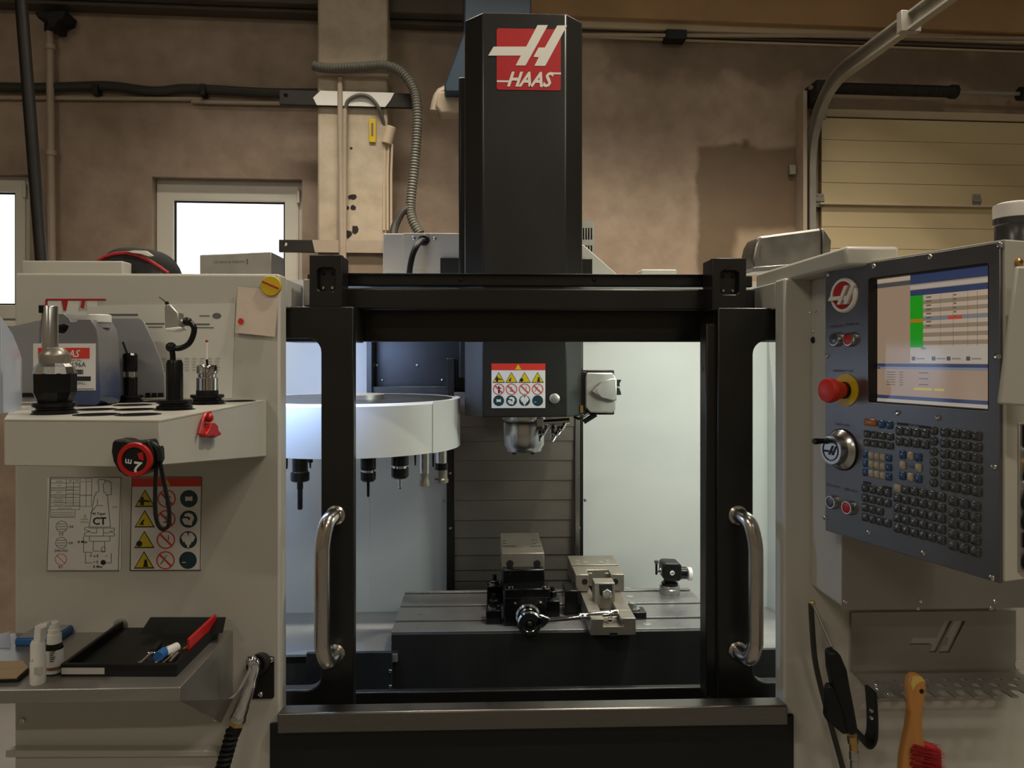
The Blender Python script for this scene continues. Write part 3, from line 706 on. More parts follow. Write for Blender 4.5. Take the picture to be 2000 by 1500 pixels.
MB().sph(FD.w(x + 0.004, 0.035, z), 0.012, 12, (0.6, 0.6, 1.6)).build('latch_button', M['plastic_black'], dr)
def handle(px, y0, y1, bow, parent):
    k = FD.mpp(px, 1140)
    x, z1 = FD.at(px + bow * 0.6, y0); z0 = FD.at(px, y1)[1]
    b = -bow * k * 0.85
    xo_ = x + 0 * k
    sgn = 1 if bow > 0 else -1
    out = 0.075
    xin = FD.at(px + bow, y0)[0]; xout = FD.at(px, y0)[0]
    P = [FD.w(xin, 0.0, z1 - 0.006), FD.w(xin * 0.75 + xout * 0.25, -out * 0.35, z1 - 0.007), FD.w(xin * 0.4 + xout * 0.6, -out * 0.62, z1 - 0.018), FD.w(xout * 0.92 + xin * 0.08, -out * 0.72, z1 - 0.055), FD.w(xout, -out * 0.72, z1 - 0.09),
         FD.w(xout, -out * 0.72, (z0 + z1) / 2), FD.w(xout, -out * 0.72, z0 + 0.07), FD.w(xout * 0.92 + xin * 0.08, -out * 0.72, z0 + 0.045), FD.w(xin * 0.4 + xout * 0.6, -out * 0.62, z0 + 0.018), FD.w(xin * 0.75 + xout * 0.25, -out * 0.35, z0 + 0.012), FD.w(xin, 0.0, z0 + 0.016)]
    h = MB().tube(smooth_path(P, 5), 0.0165, 16).build('pull_handle', M['handle_steel'], parent)
    for zz in (z1 - 0.006, z0 + 0.016): MB().lathe([(0.021, 0), (0.021, 0.006), (0.017, 0.009)], FD.w(xin, 0.0, zz), (0, -1, 0), 16).build('handle_foot', M['handle_steel'], h)
handle(640, 1000, 1290, 16, dl)
handle(1458, 1000, 1284, -18, dr)

# --- header beams and hanger brackets
Fh = FY(1.665)
def bar(name, x0, y0, x1, y1, Y, th, m, bev=0.003):
    f = FY(Y); return MB(f).pbox(x0, y0, x1, y1, 0, th).build(name, m, mill, bevel=bev)
bar('header_rail', 600, 535, 1470, 561, 1.70, 0.05, M['machine_black'])
bar('header_beam', 600, 562, 1475, 606, 1.675, 0.06, M['machine_black'], 0.004)
bar('header_skirt', 560, 602, 1520, 668, 1.755, 0.02, M['machine_black'])
bar('header_cap', 672, 533, 1398, 538, 1.69, 0.09, M['machine_black'], 0.002)
for (px, y) in ((900, 546), (1161, 546)):
    q = FY(1.70).wp(px, y); screw(mill, q, (0, -1, 0), 0.005, M['plastic_black'])
q = FY(1.675).wp(888, 560)
def hanger(x0, y0, x1, y1):
    f = FY(YD + 0.004)
    a, b = f.at(x0, y1), f.at(x1, y0)
    sx = (b[0] - a[0]); sz = b[1] - a[1]
    sl = rrect(a[0] + sx * 0.24, a[1] + sz * 0.30, a[0] + sx * 0.78, a[1] + sz * 0.76, 0.010)
    h = MB(f).plate([(a[0], a[1]), (b[0], a[1]), (b[0], b[1]), (a[0], b[1])], [sl], 0, 0.016).build('hanger_bracket', M['machine_black'], mill, bevel=0.002, smooth=30)
    MB(f).box(a[0] + 0.001, b[0] - 0.001, 0.0155, 0.075, a[1] + 0.001, b[1] - 0.001).build('hanger_back', M['machine_black'], h, bevel=0.002)
    for t in (0.38, 0.66):
        screw(h, f.w(a[0] + sx * t, 0.0145, a[1] + sz * 0.385), (0, -1, 0), 0.0042, M['chrome'])
        screw(h, f.w(a[0] + sx * t, 0.0145, a[1] + sz * 0.66), (0, -1, 0), 0.0038, M['plastic_black'])
hanger(604, 498, 669, 600)
hanger(1391, 504, 1458, 606)

# --- inside: walls, chip pan
YB = 2.66
FB = FY(YB)
XI0, XI1 = -0.86, 1.02
zt = 1.765
MB().box(XI0, FB.at(722, 700)[0], YB, YB + 0.02, 0.3, zt).build('inner_back_sheet', M['inner_white'], mill)
MB().box(FB.at(722, 700)[0] - 0.001, FB.at(887, 700)[0], YB + 0.001, YB + 0.02, 0.3, FB.at(722, 774)[1]).build('inner_back_sheet', M['inner_white'], mill)
MB().box(FB.at(1138, 700)[0], XI1, YB, YB + 0.02, 0.3, FB.at(1138, 640)[1]).build('inner_back_sheet', M['inner_white'], mill)
MB().box(XI0 - 0.02, XI0, 1.64, YB + 0.02, 0.3, zt).build('inner_side_sheet', M['inner_white'], mill)
MB().box(XI1, XI1 + 0.02, 1.64, YB + 0.02, 0.3, zt).build('inner_side_sheet', M['inner_white'], mill)
fb2 = FY(2.60)
# dark bay behind the tool changer
bay = MB(FY(2.70)).pbox(700, 600, 930, 800, 0, 0.02).build('changer_bay', M['machine_black'], mill)
MB(FY(2.62)).pbox(724, 755, 872, 772, 0, 0.03).build('bay_ledge', M['apron_steel'], bay, bevel=0.002)
MB(FY(2.60)).pbox(716, 600, 726, 790, 0, 0.10).build('bay_edge', M['apron_steel'], bay, bevel=0.001)
for q in ((736, 713), (815, 713), (746, 742), (864, 742)): screw(bay, FY(2.70).wp(*q), (0, -1, 0), 0.006)
# chip pan: sloping sheet behind, steel shrouds in front
f2 = FY(2.0)
xa = XI0; xb = f2.at(768, 1280)[0]
zf = f2.at(600, 1281)[1]; zbk = FB.at(650, 1196)[1]
vs = [(xa, 2.0, zf), (xb + 0.01, 2.0, zf), (xb + 0.05, YB, zbk), (xa, YB, zbk)]
mb = MB(); mb.add(vs + [(x_, y_, z_ - 0.02) for x_, y_, z_ in vs], [(0, 1, 2, 3), (7, 6, 5, 4), (0, 4, 5, 1), (1, 5, 6, 2), (2, 6, 7, 3), (3, 7, 4, 0)])
mb.build('chip_slope', M['pan_steel'], mill)
xc = FY(2.0).at(1385, 1280)[0]
vs = [(xc - 0.02, 2.05, zf - 0.02), (XI1, 2.05, zf - 0.02), (XI1, YB, zbk), (xc - 0.02, YB, zbk)]
mb = MB(); mb.add(vs + [(x_, y_, z_ - 0.02) for x_, y_, z_ in vs], [(0, 1, 2, 3), (7, 6, 5, 4), (0, 4, 5, 1), (1, 5, 6, 2), (2, 6, 7, 3), (3, 7, 4, 0)])
mb.build('chip_slope', M['pan_steel'], mill)
sh = MB(FY(1.985)).pbox(598, 1276, 766, 1352, 0, 0.012).build('shroud_sheet', M['apron_steel'], mill, bevel=0.002)
for q in ((762, 1311), (762, 1341)): screw(sh, FY(1.985).wp(*q), (0, -1, 0), 0.006)
MB(FY(2.0)).pbox(480, 1283, 602, 1345, 0, 0.012).build('shroud_sheet', M['apron_steel'], mill, bevel=0.002)
MB(FY(2.0)).pbox(1440, 1269, 1600, 1345, 0, 0.012).build('shroud_sheet', M['apron_steel'], mill, bevel=0.002)
MB().box(XI0, XI1, 1.60, 2.3, 0.05, FY(1.985).at(1000, 1380)[1]).build('base_pan', M['machine_black'], mill, bevel=0.003)
MB(FY(1.82)).pbox(500, 1356, 1560, 1400, 0, 0.02).build('pan_lip', M['machine_black'], mill, bevel=0.003)

# --- table with three T slots and its front shroud
TZ = FY(2.03).at(1000, 1231)[1]
TX0 = FY(2.03).at(764, 1231)[0]; TX1 = TX0 + 0.915; TY0, TY1 = 2.03, 2.388
slots = [PZ(800, y, TZ).y for y in (1213, 1184.5, 1159)]
tb = MB().box(TX0, TX1, TY0 + 0.004, TY1, TZ - 0.10, TZ - 0.022).build('work_table', M['table_iron'], mill, bevel=0.002)
ed = [TY0] + [v for s in slots for v in (s - 0.008, s + 0.008)] + [TY1]
for i in range(4):
    MB().box(TX0, TX1, ed[2 * i], ed[2 * i + 1], TZ - 0.0225, TZ).build('table_rib', M['table_iron'], tb, bevel=0.0015)
MB().box(TX0, TX1, TY0 - 0.012, TY0 + 0.004, TZ - 0.03, TZ - 0.008).build('table_edge', M['steel'], tb, bevel=0.002)
ap = MB(FY(2.012)).pbox(764, 1239, 1425, 1350, 0, 0.015).build('table_shroud', M['apron_steel'], mill, bevel=0.002)
MB().box(TX0 + 0.1, TX1 - 0.1, 2.10, 2.36, 0.3, TZ - 0.10).build('saddle', M['machine_black'], mill)
MB().box(TX0 + 0.16, TX1 - 0.16, 2.30, 3.2, 0.0, 0.62).build('machine_base', M['machine_black'], mill, bevel=0.01)

# --- way cover: overlapping steel slats
ys = [770, 806, 833, 861, 899, 938, 976, 1015, 1049, 1083, 1112, 1133, 1160]
fw = FY(2.60)
wc = MB(fw).pbox(872, 700, 888, 1160, -0.004, 0.06).build('way_cover', M['machine_black'], mill, bevel=0.002)
for i in range(len(ys) - 1):
    f = FY(2.60 + 0.004 * i - 0.03)
    x0, z1 = f.at(887, ys[i] - 4); x1, z0 = f.at(1127, ys[i + 1])
    mb = MB(f)
    mb.prism([(x0, z0), (x1, z0), (x1, z1), (x0, z1)], 0, 0.006)
    mb.box(x0, x1, 0.006, 0.012, z0, z0 + 0.012)
    mb.build('cover_slat', M['slat_steel'], wc, bevel=0.0015)
MB(fw).pbox(1124, 700, 1132, 1160, -0.035, 0.05).build('cover_frame', M['steel'], wc, bevel=0.001)
MB(fw).pbox(1131, 640, 1139, 1160, -0.004, 0.06).build('cover_gap_shade', M['machine_black'], wc)  # black strip standing in for the shade in a gap
for (px, py) in ((1130, 923), (1131, 1031), (1143, 977), (866, 978), (880, 1032), (880, 924)): screw(wc, FY(2.595).wp(px, py), (0, -1, 0), 0.006)

# --- column and head shroud
f = FY(2.08)
xa, zT = f.at(943, 24); xb, zB = f.at(1106, 815)
ch = 0.052
mid = FY(2.132)
plan = [(xa, 2.08), (xb, 2.08), (xb + ch, 2.08 + ch), (xb + ch, 2.5), (xa - ch, 2.5), (xa - ch, 2.08 + ch)]
head = MB().vprism(plan, zB, zT).build('head_shroud', M['shroud_black'], mill, bevel=0.004)
xcol = FY(2.5).at(896, 300)[0]
MB().box(xcol, xb + ch - 0.01, 2.49, 2.85, zB + 0.1, FY(2.49).at(900, 150)[1]).build('column', M['machine_black'], mill, bevel=0.006)
MB().box(xcol + 0.02, xb + ch - 0.02, 2.68, 3.1, 0, 1.9).build('column_casting', M['machine_black'], mill)
# brand badge on the shroud
def crop(a, ox, oy, k): return [(ox + x_ * k, oy + y_ * k) for x_, y_ in a]
lg = crop([(1057, 158), (1415, 165), (1415, 507), (1057, 500)], 600, 0, 0.35)
pts = [f.at(x_, y_) for x_, y_ in lg]
x0, x1 = (pts[0][0] + pts[3][0]) / 2, (pts[1][0] + pts[2][0]) / 2; z1, z0 = (pts[0][1] + pts[1][1]) / 2, (pts[2][1] + pts[3][1]) / 2
bd = MB(f).prism(rrect(x0, z0, x1, z1, 0.006), -0.0015, 0.001).build('brand_badge', M['logo_red'], mill, label='red square emblem with white slanted letter and name')
H1 = [(1285, 145), (1343, 145), (1218, 370), (1163, 370), (1192, 315), (1010, 315), (1040, 265), (1222, 265)]
H2 = [(1395, 147), (1450, 147), (1328, 372), (1268, 372), (1292, 324), (1262, 322), (1291, 270), (1326, 270)]
def big_h(fr, tf, d, m, parent, name='emblem_letter'):
    mb = MB(fr)
    for poly in (H1, H2): mb.prism([tf(x_, y_) for x_, y_ in poly], d, d + 0.001)
    return mb.build(name, m, parent, smooth=0)
def tf_main(x_, y_): return f.at(600 + x_ * 0.35, y_ * 0.35 - 1.0)
mbo = MB(f)
big_h(f, tf_main, -0.0025, M['logo_white'], bd)
xx, zz = f.at(600 + 1112 * 0.35, 481 * 0.35)
mb = MB(f).text('HAAS', xx, zz, 0.0395, -0.0025, shear=0.38, sx=0.86, bold=0.03)
mb.build('emblem_name', M['logo_white'], bd, smooth=0)
mb = MB(f); mb.pbox(600 + 1058 * .35, 448 * .35, 600 + 1140 * .35, 459 * .35, -0.0022, 0); mb.pbox(600 + 1355 * .35, 404 * .35, 600 + 1416 * .35, 415 * .35, -0.0022, 0)
mb.build('emblem_bar', M['logo_white'], bd)

# --- hazard decals (flat print)
def tri(cx, cz, w, h): return [(cx - w / 2, cz - h / 2), (cx + w / 2, cz - h / 2), (cx, cz + h / 2)]
def pictos(fr, parent, tris, bans, rounds, s, dk, band_tri):
    """tris, bans, rounds: local centres; s picto size; every sign is its own piece"""
    y1, y2, y3 = -0.0012, -0.0016, -0.0020
    e = 0.0004
    def done(mb, nm, m_): mb.build(nm, m_, parent, smooth=0)
    for i, (x_, z_) in enumerate(tris):
        done(MB(fr).prism(tri(x_, z_, s * 1.16, s * 1.0), y1, y1 + e), 'warning_border', M['decal_black'])
        done(MB(fr).prism(tri(x_, z_ - s * 0.01, s * 0.98, s * 0.84), y2, y2 + e), 'warning_triangle', M['decal_yellow'])
        c = MB(fr)
        if i == 0:
            c.prism([(x_ - s * .36, z_ - s * .20), (x_ - s * .25, z_ - s * .20), (x_ - s * .25, z_ - s * .40), (x_ - s * .06, z_ - s * .40), (x_ - s * .06, z_ - s * .20), (x_ + s * .28, z_ - s * .22), (x_ + s * .28, z_ - s * .14), (x_ - s * .07, z_ - s * .08), (x_ - s * .06, z_ + s * .04), (x_ - s * .14, z_ + s * .10), (x_ - s * .22, z_ + s * .04), (x_ - s * .22, z_ - s * .08), (x_ - s * .36, z_ - s * .12)], y3, y3 + e)
        elif i == 1: c.prism([(x_ - s * .30, z_ - s * .34), (x_ - s * .05, z_ - s * .36), (x_ - s * .08, z_ - s * .2), (x_ + s * .02, z_ - s * .02), (x_ - s * .12, z_ - s * .08)], y3, y3 + e)
        elif i == 2: c.prism(circ(x_ - s * .28, z_ - s * .24, s * .17, 14), y3, y3 + e)
        else: c.prism([(x_ - s * .05, z_ - s * .40), (x_ + s * .24, z_ - s * .40), (x_ + s * .18, z_ - s * .18), (x_ + s * .18, z_ - s * .04), (x_ + s * .10, z_ + s * .05), (x_ + s * .02, z_ - s * .02), (x_, z_ - s * .18)], y3, y3 + e)
        done(c, 'pictogram', M['decal_black'])
    for i, (x_, z_) in enumerate(bans):
        q = s * .345; t = s * .035
        r = MB(fr).plate(circ(x_, z_, s * .52, 28), [circ(x_, z_, s * .455, 28)], y2, y2 + e)
        r.prism([(x_ - q - t, z_ + q - t), (x_ - q + t, z_ + q + t), (x_ + q + t, z_ - q + t), (x_ + q - t, z_ - q - t)], y3, y3 + e)
        done(r, 'prohibition_ring', M['decal_red'])
        g = MB(fr)
        if i == 0: g.prism([(x_ - s * .06, z_ - s * .38), (x_ + s * .10, z_ - s * .38), (x_ + s * .10, z_ + s * .02), (x_ + s * .22, z_ + s * .04), (x_ + s * .22, z_ + s * .12), (x_ + s * .08, z_ + s * .14), (x_ + s * .06, z_ + s * .30), (x_ - s * .04, z_ + s * .30), (x_ - s * .06, z_ + s * .12), (x_ - s * .18, z_ + s * .04), (x_ - s * .06, z_ + s * .02)], y1, y1 + e)
        elif i == 1: g.prism([(x_ - s * .16, z_ - s * .22), (x_ + s * .16, z_ - s * .22), (x_ + s * .16, z_ - s * .14), (x_ + s * .03, z_ - s * .14), (x_ + s * .03, z_ + s * .2), (x_ - s * .03, z_ + s * .2), (x_ - s * .03, z_ - s * .14), (x_ - s * .16, z_ - s * .14)], y1, y1 + e)
        elif i == 2: g.box(x_ + s * .12, x_ + s * .17, y1, y1 + e, z_ - s * .02, z_ + s * .26)
        else: g.prism([(x_ - s * .3, z_ - s * .2), (x_ - s * .25, z_ - s * .25), (x_ + s * .1, z_ + s * .3), (x_ + s * .05, z_ + s * .3)], y1, y1 + e)
        done(g, 'pictogram', M['decal_black'] if i == 0 else M['print_grey'])
    for i, (x_, z_) in enumerate(rounds):
        done(MB(fr).prism(circ(x_, z_, s * .50, 28), y1, y1 + e), 'mandatory_disc', dk)
        w = MB(fr)
        if i == 0: w.prism([(x_ - s * .20, z_ - s * .14), (x_, z_ - s * .10), (x_ + s * .20, z_ - s * .14), (x_ + s * .20, z_ + s * .14), (x_, z_ + s * .10), (x_ - s * .20, z_ + s * .14)], y2, y2 + e)
        elif i == 1:
            w.prism([(x_ - s * .3, z_ - s * .16), (x_ - s * .22, z_ - s * .3), (x_ + s * .18, z_ - s * .36), (x_ + s * .2, z_ - s * .2), (x_ + s * .32, z_ + s * .06), (x_ + s * .22, z_ + s * .28), (x_, z_ + s * .36), (x_ - s * .2, z_ + s * .3), (x_ - s * .26, z_ + s * .1), (x_ - s * .36, z_ - s * .02)], y2, y2 + e)
            done(MB(fr).prism([(x_ - s * .26, z_ + s * .06), (x_ - s * .04, z_ + s * .05), (x_ + s * .02, z_ - s * .07), (x_ + s * .11, z_ + s * .02), (x_ + s * .02, z_ + s * .14), (x_ - s * .26, z_ + s * .16)], y3, y3 + e), 'pictogram', M['decal_black'])
        elif i == 2:
            w.prism([(x_ - s * .40, z_ + s * .14), (x_ - s * .36, z_ + s * .2), (x_ - s * .22, z_ + s * .40), (x_ - s * .05, z_ + s * .42), (x_, z_ + s * .16), (x_ + s * .05, z_ + s * .42), (x_ + s * .22, z_ + s * .40), (x_ + s * .36, z_ + s * .2), (x_ + s * .40, z_ + s * .14), (x_ + s * .28, z_ - s * .12), (x_ + s * .18, z_ - s * .12), (x_ + s * .14, z_ - s * .28), (x_ + s * .06, z_ - s * .28), (x_ + s * .06, z_ - s * .44), (x_ - s * .06, z_ - s * .44), (x_ - s * .06, z_ - s * .28), (x_ - s * .14, z_ - s * .28), (x_ - s * .18, z_ - s * .12), (x_ - s * .28, z_ - s * .12)], y2, y2 + e)
        else: w.box(x_ - s * .32, x_ - s * .12, y2, y2 + e, z_ - s * .14, z_ - s * .10)
        done(w, 'pictogram', M['decal_white'])
    x_, z_, bs = band_tri
    done(MB(fr).prism(tri(x_, z_, bs * 1.16, bs), y2, y2 + e), 'band_triangle', M['decal_yellow'])
f = FY(2.08)
a, b = f.at(960, 797), f.at(1065, 710)
dc = MB(f).box(a[0], b[0], -0.001, 0.001, a[1], b[1]).build('safety_decal', M['decal_head'], mill, label='white decal with red band, yellow triangles and round signs')
zb = f.at(1000, 723)[1]
MB(f).box(a[0], b[0], -0.0014, -0.0009, zb, b[1]).build('decal_band', M['decal_red'], dc)
cxs = [974, 999, 1024.5, 1050]
pictos(f, dc, [f.at(x_, 737) for x_ in cxs], [f.at(x_, 760) for x_ in cxs], [f.at(x_, 782.5) for x_ in cxs], 0.0305, M['decal_navy'], (*f.at(1012, 716.5), 0.015))
MB().lathe([(0.0145, 0), (0.0145, 0.003), (0.011, 0.005), (0.0, 0.006)], f.wp(1083, 778.5), (0, -1, 0), 20).build('shroud_knob', M['alu'], head)
# --- spindle nose, coolant manifold and nozzles
spx, spy = f.at(1020, 840)[0] + 0.012, 2.235
fs = FY(spy)
k = fs.mpp(1020, 850)
prof = [(44, 806), (42, 818), (38, 822), (40, 826), (40, 868), (36, 874), (34, 880), (20, 881)]
MB().lathe([(hw * k, fs.at(1020, y_)[1]) for hw, y_ in prof], (spx, spy, 0), (0, 0, 1), 36).build('spindle_nose', M['steel'], mill)
for s in (-0.03, 0.025): MB().lathe([(0.006, 0), (0.006, 0.008)], (spx + s, spy - 0.035, fs.at(1020, 883)[1] - 0.002), (0, 0, 1), 10).build('drive_bolt', M['plastic_black'], mill)
fn = FY(2.19)
mf = MB().cyl(fn.wp(1056, 826), fn.wp(1112, 822), 0.009, n=14).build('coolant_manifold', M['steel'], mill)
MB().box(fn.wp(1048, 820).x, fn.wp(1061, 820).x, 2.178, 2.205, fn.wp(1048, 832).z, fn.wp(1048, 816).z).build('manifold_fitting', M['alu'], mf, bevel=0.002)
for (xa_, ya_, xb_, yb_) in ((1056, 832, 1054, 862), (1066, 836, 1055, 858), (1080, 832, 1078, 860), (1092, 836, 1080, 862), (1103, 826, 1090, 850)):
    p0, p1 = fn.wp(xa_, ya_, 0.0), fn.wp(xb_, yb_, -0.03)
    v = (p1 - p0); L_ = v.length
    MB().lathe([(0.007, 0), (0.007, L_ * .3), (0.0055, L_ * .32), (0.0065, L_ * .34), (0.0065, L_ * .6), (0.004, L_ * .65), (0.0025, L_)], p0, v, 12).build('coolant_nozzle', M['chrome'], mf)
    MB().sph(p0, 0.008, 10).build('nozzle_joint', M['steel'], mf)
# programmable coolant box
fc = FY(2.12)
pc = MB(fc).ppoly([(1146, 728), (1197, 728), (1203, 736), (1203, 800), (1197, 807), (1152, 806), (1143, 796), (1143, 738)], 0, 0.05).build('coolant_motor_box', M['alu'], mill, bevel=0.004, label='grey cast box on the side of the spindle head')
MB(fc).pbox(1136, 726, 1146, 808, 0.008, 0.06).build('box_flange', M['machine_black'], pc, bevel=0.002)
MB(fc).pbox(1140, 723, 1200, 810, 0.012, 0.045).build('box_gasket', M['plastic_black'], pc, bevel=0.003)
cx_, cz_ = fc.at(1187, 765)
co = [fc.at(*q) for q in crop([(1697, 325), (1755, 330), (1755, 612), (1690, 612), (1520, 560), (1430, 500), (1480, 450), (1560, 370)], 940, 690, 0.15)]
MB(fc).prism(co, -0.014, 0.002).build('box_visor', M['alu'], pc, bevel=0.003)
co = [fc.at(*q) for q in crop([(1690, 340), (1695, 600), (1560, 570), (1490, 500), (1510, 430), (1580, 370)], 940, 690, 0.15)]
MB(fc).prism(co, -0.016, -0.013).build('visor_recess', M['alu'], pc)
for pts_ in ([(1765, 345), (1825, 345), (1800, 395), (1805, 435), (1765, 430)], [(1765, 455), (1800, 455), (1825, 540), (1765, 545)]):
    MB(fc).prism([fc.at(*q) for q in crop(pts_, 940, 690, 0.15)], 0.0, 0.02).build('nozzle_tip', M['plastic_black'], pc)
MB().cyl(fc.wp(1203, 760, 0.01), fc.wp(1207, 760, 0.01), 0.006, n=8).build('tip_shaft', M['steel'], pc)
MB().tube(smooth_path([fc.wp(1122, 814, .03), fc.wp(1131, 818, .0), fc.wp(1142, 812, .0), fc.wp(1150, 806, .01)], 4), 0.004, 8).build('coolant_pipe', M['plastic_black'], pc)
MB().cyl(fc.wp(1140, 824, 0.02), fc.wp(1164, 809, 0.02), 0.0075, n=10).build('hose_fitting', M['tool_black'], pc)
MB(fc).pbox(1133, 792, 1139, 806, 0.0, 0.02).build('brass_clip', M['brass'], pc)

# --- work lamps inside the enclosure, behind the header
for (x_, y_, z_), m_ in zip(WORK_LAMPS, ('led_cool', 'led_green')):
    lm = MB().box(x_ - 0.17, x_ + 0.17, y_ - 0.03, y_ + 0.02, z_, z_ + 0.05).build('work_lamp', M['machine_black'], mill, bevel=0.004)
    MB().box(x_ - 0.15, x_ + 0.15, y_ - 0.022, y_ + 0.012, z_ - 0.004, z_ + 0.001).build('lamp_lens', M[m_], lm)

# --- tool changer carousel
ctr = PY(690, 830, 2.2); CR = 0.312
zt_, zb_ = 1.62 - 0.117, 1.62 - 0.2545
car = MB().lathe([(CR - 0.012, zb_ + 0.001), (CR, zb_), (CR, zt_ - 0.006), (CR - 0.006, zt_), (CR - 0.02, zt_)], (ctr.x, ctr.y, 0), (0, 0, 1), 72, caps=False).build('tool_changer', M['inner_white'], mill, smooth=40, label='round white tool changer carousel cover')
MB().lathe([(0.02, zb_ + 0.02), (CR - 0.012, zb_ + 0.02), (CR - 0.012, zb_ + 0.03)], (ctr.x, ctr.y, 0), (0, 0, 1), 48).build('carousel_disc', M['tool_black'], car)
MB().lathe([(0.09, zt_ - 0.002), (0.09, zt_ + 0.012), (0.02, zt_ + 0.014)], (ctr.x, ctr.y, 0), (0, 0, 1), 32).build('carousel_hub', M['alu'], car)
MB().lathe([(0.05, zt_ - 0.001), (CR - 0.019, zt_ - 0.001)], (ctr.x, ctr.y, 0), (0, 0, 1), 64, caps=False).build('carousel_top', M['apron_steel'], car)
# end guard at the carousel's right
a0 = math.atan2(0, 1)
mb = MB(); rr_ = CR + 0.002; pl = []
for k_ in range(9):
    t_ = R(-38 + 7.0 * k_); pl.append((ctr.x + rr_ * math.cos(t_), ctr.y + rr_ * math.sin(t_)))
for k_ in range(8, -1, -1):
    t_ = R(-38 + 7.0 * k_); pl.append((ctr.x + (rr_ - 0.004) * math.cos(t_), ctr.y + (rr_ - 0.004) * math.sin(t_)))
mb.vprism(pl, zb_ - 0.001, zt_ + 0.001).build('carousel_door', M['inner_white'], car, smooth=40)

# --- boxes on top of the machine behind the header
fx = FY(2.9)
eb = MB(fx).pbox(748, 456, 905, 590, 0, 0.3).build('electrical_box', M['machine_white'], mill, bevel=0.003)
MB(fx).pbox(787, 455, 905, 528, -0.006, 0.001).build('box_door', M['machine_white'], eb, bevel=0.002)
MB().lathe([(0.022, 0), (0.022, 0.008), (0.017, 0.012), (0.012, 0.012)], fx.wp(828, 469, -0.006), (0, -1, 0), 20).build('cable_gland', M['rubber'], eb)
MB().tube(smooth_path([fx.wp(828, 469, -0.006), fx.wp(822, 471, -0.05), fx.wp(813, 482, -0.09), fx.wp(805, 502, -0.10), fx.wp(800, 530, -0.10), fx.wp(799, 560, -0.10)], 5), 0.011, 10).build('power_cable', M['rubber'], eb)
for q in ((808, 465), (849, 466)): screw(eb, fx.wp(q[0], q[1], -0.006), (0, -1, 0), 0.009)
MB(fx).pbox(860, 504, 905, 545, -0.02, 0.0).build('box_vent', M['void_black'], eb)
fv = FY(2.8)
sl = []
outer = [fv.at(1134, 495), fv.at(1161, 495), fv.at(1161, 431), fv.at(1134, 431)]
holes = []
for r0 in ((445, 468), (479, 492)):
    for k_ in range(4):
        a_ = fv.at(1138 + 5.2 * k_, r0[1]); b_ = fv.at(1141 + 5.2 * k_, r0[0]); holes.append([(a_[0], a_[1]), (b_[0], a_[1]), (b_[0], b_[1]), (a_[0], b_[1])])
vp = MB(fv).plate(outer, holes, 0, 0.003).build('vent_plate', M['alu'], mill, smooth=0)
MB(fv).pbox(1130, 431, 1160, 540, 0.01, 0.08).build('vent_backing', M['void_black'], vp)
MB(FY(2.55)).ppoly([(1134, 478), (1140, 478), (1206, 536), (1206, 560), (1134, 560)], 0, 0.2).build('rear_cover', M['machine_white'], mill, bevel=0.003)
MB(FY(2.5)).pbox(1132, 505, 1157, 560, 0, 0.04).build('rear_bracket', M['machine_black'], mill, bevel=0.002)
MB(FY(2.6)).pbox(1253, 526, 1322, 560, 0, 0.1).build('rear_cap', M['machine_white'], mill, bevel=0.004)
rt = MB().box(XI0 - 0.02, XI1 + 0.02, 2.76, 3.1, 0.3, FY(2.76).at(1000, 548)[1]).build('rear_cabinet', M['machine_white'], mill)
MB(FY(1.66)).pbox(592, 545, 606, 598, 0, 0.06).build('roof_corner', M['alu'], mill, bevel=0.002)
# silver lamp housing on the right roof corner
fl = FY(1.80)
lamp = MB(fl).ppoly([(1470, 527), (1469, 505), (1475, 478), (1484, 461), (1500, 459), (1600, 446), (1606, 445), (1606, 520)], 0, 0.09).build('roof_lamp', M['lamp_metal'], mill, bevel=0.006, label='weathered silver lamp housing on the roof corner')
MB(fl).ppoly([(1606, 445), (1612, 452), (1624, 470), (1622, 492), (1606, 512)], 0.012, 0.09).build('lamp_end', M['lamp_metal'], lamp, bevel=0.003)
MB(fl).ppoly([(1470, 522), (1606, 511), (1606, 520), (1470, 531)], -0.004, 0.08).build('lamp_rim', M['steel'], lamp, bevel=0.001)
MB(fl).ppoly([(1486, 479), (1490, 478), (1488, 499), (1485, 500)], -0.003, 0.0).build('lamp_clip', M['chrome'], lamp)
# enclosure badge and machine type lettering on the left panel
mb = MB(FP)
def stroke(pts_, w):
    P = [FP.at(*q) for q in pts_]
    for (xa_, za_), (xb_, zb_) in zip(P, P[1:]):
        dx, dz = xb_ - xa_, zb_ - za_; l_ = math.hypot(dx, dz); nx, nz = -dz / l_ * w / 2, dx / l_ * w / 2
        mb.prism([(xa_ - nx, za_ - nz), (xb_ - nx, zb_ - nz), (xb_ + nx, zb_ + nz), (xa_ + nx, za_ + nz)], -0.0015, 0.0)
stroke([(90, 625), (91, 585), (207, 585)], 0.0032)
mb.ppoly([(120, 586), (132, 586), (128, 606), (124, 606)], -0.0015, 0); mb.ppoly([(157, 600), (160, 586), (165, 586), (163, 602)], -0.0015, 0)
vf = mb.build('type_lettering', M['logo_red'], mill, smooth=0, label='red outlined VF lettering')
mb2 = MB(FP)
mb2.ppoly([(93, 588), (119, 588), (123, 610), (129, 610), (133, 588), (156, 588), (153, 608), (170, 608), (170, 588), (190, 588), (190, 640), (93, 640)], -0.0007, 0); mb2.build('lettering_fill', M['decal_white'], vf, smooth=0)

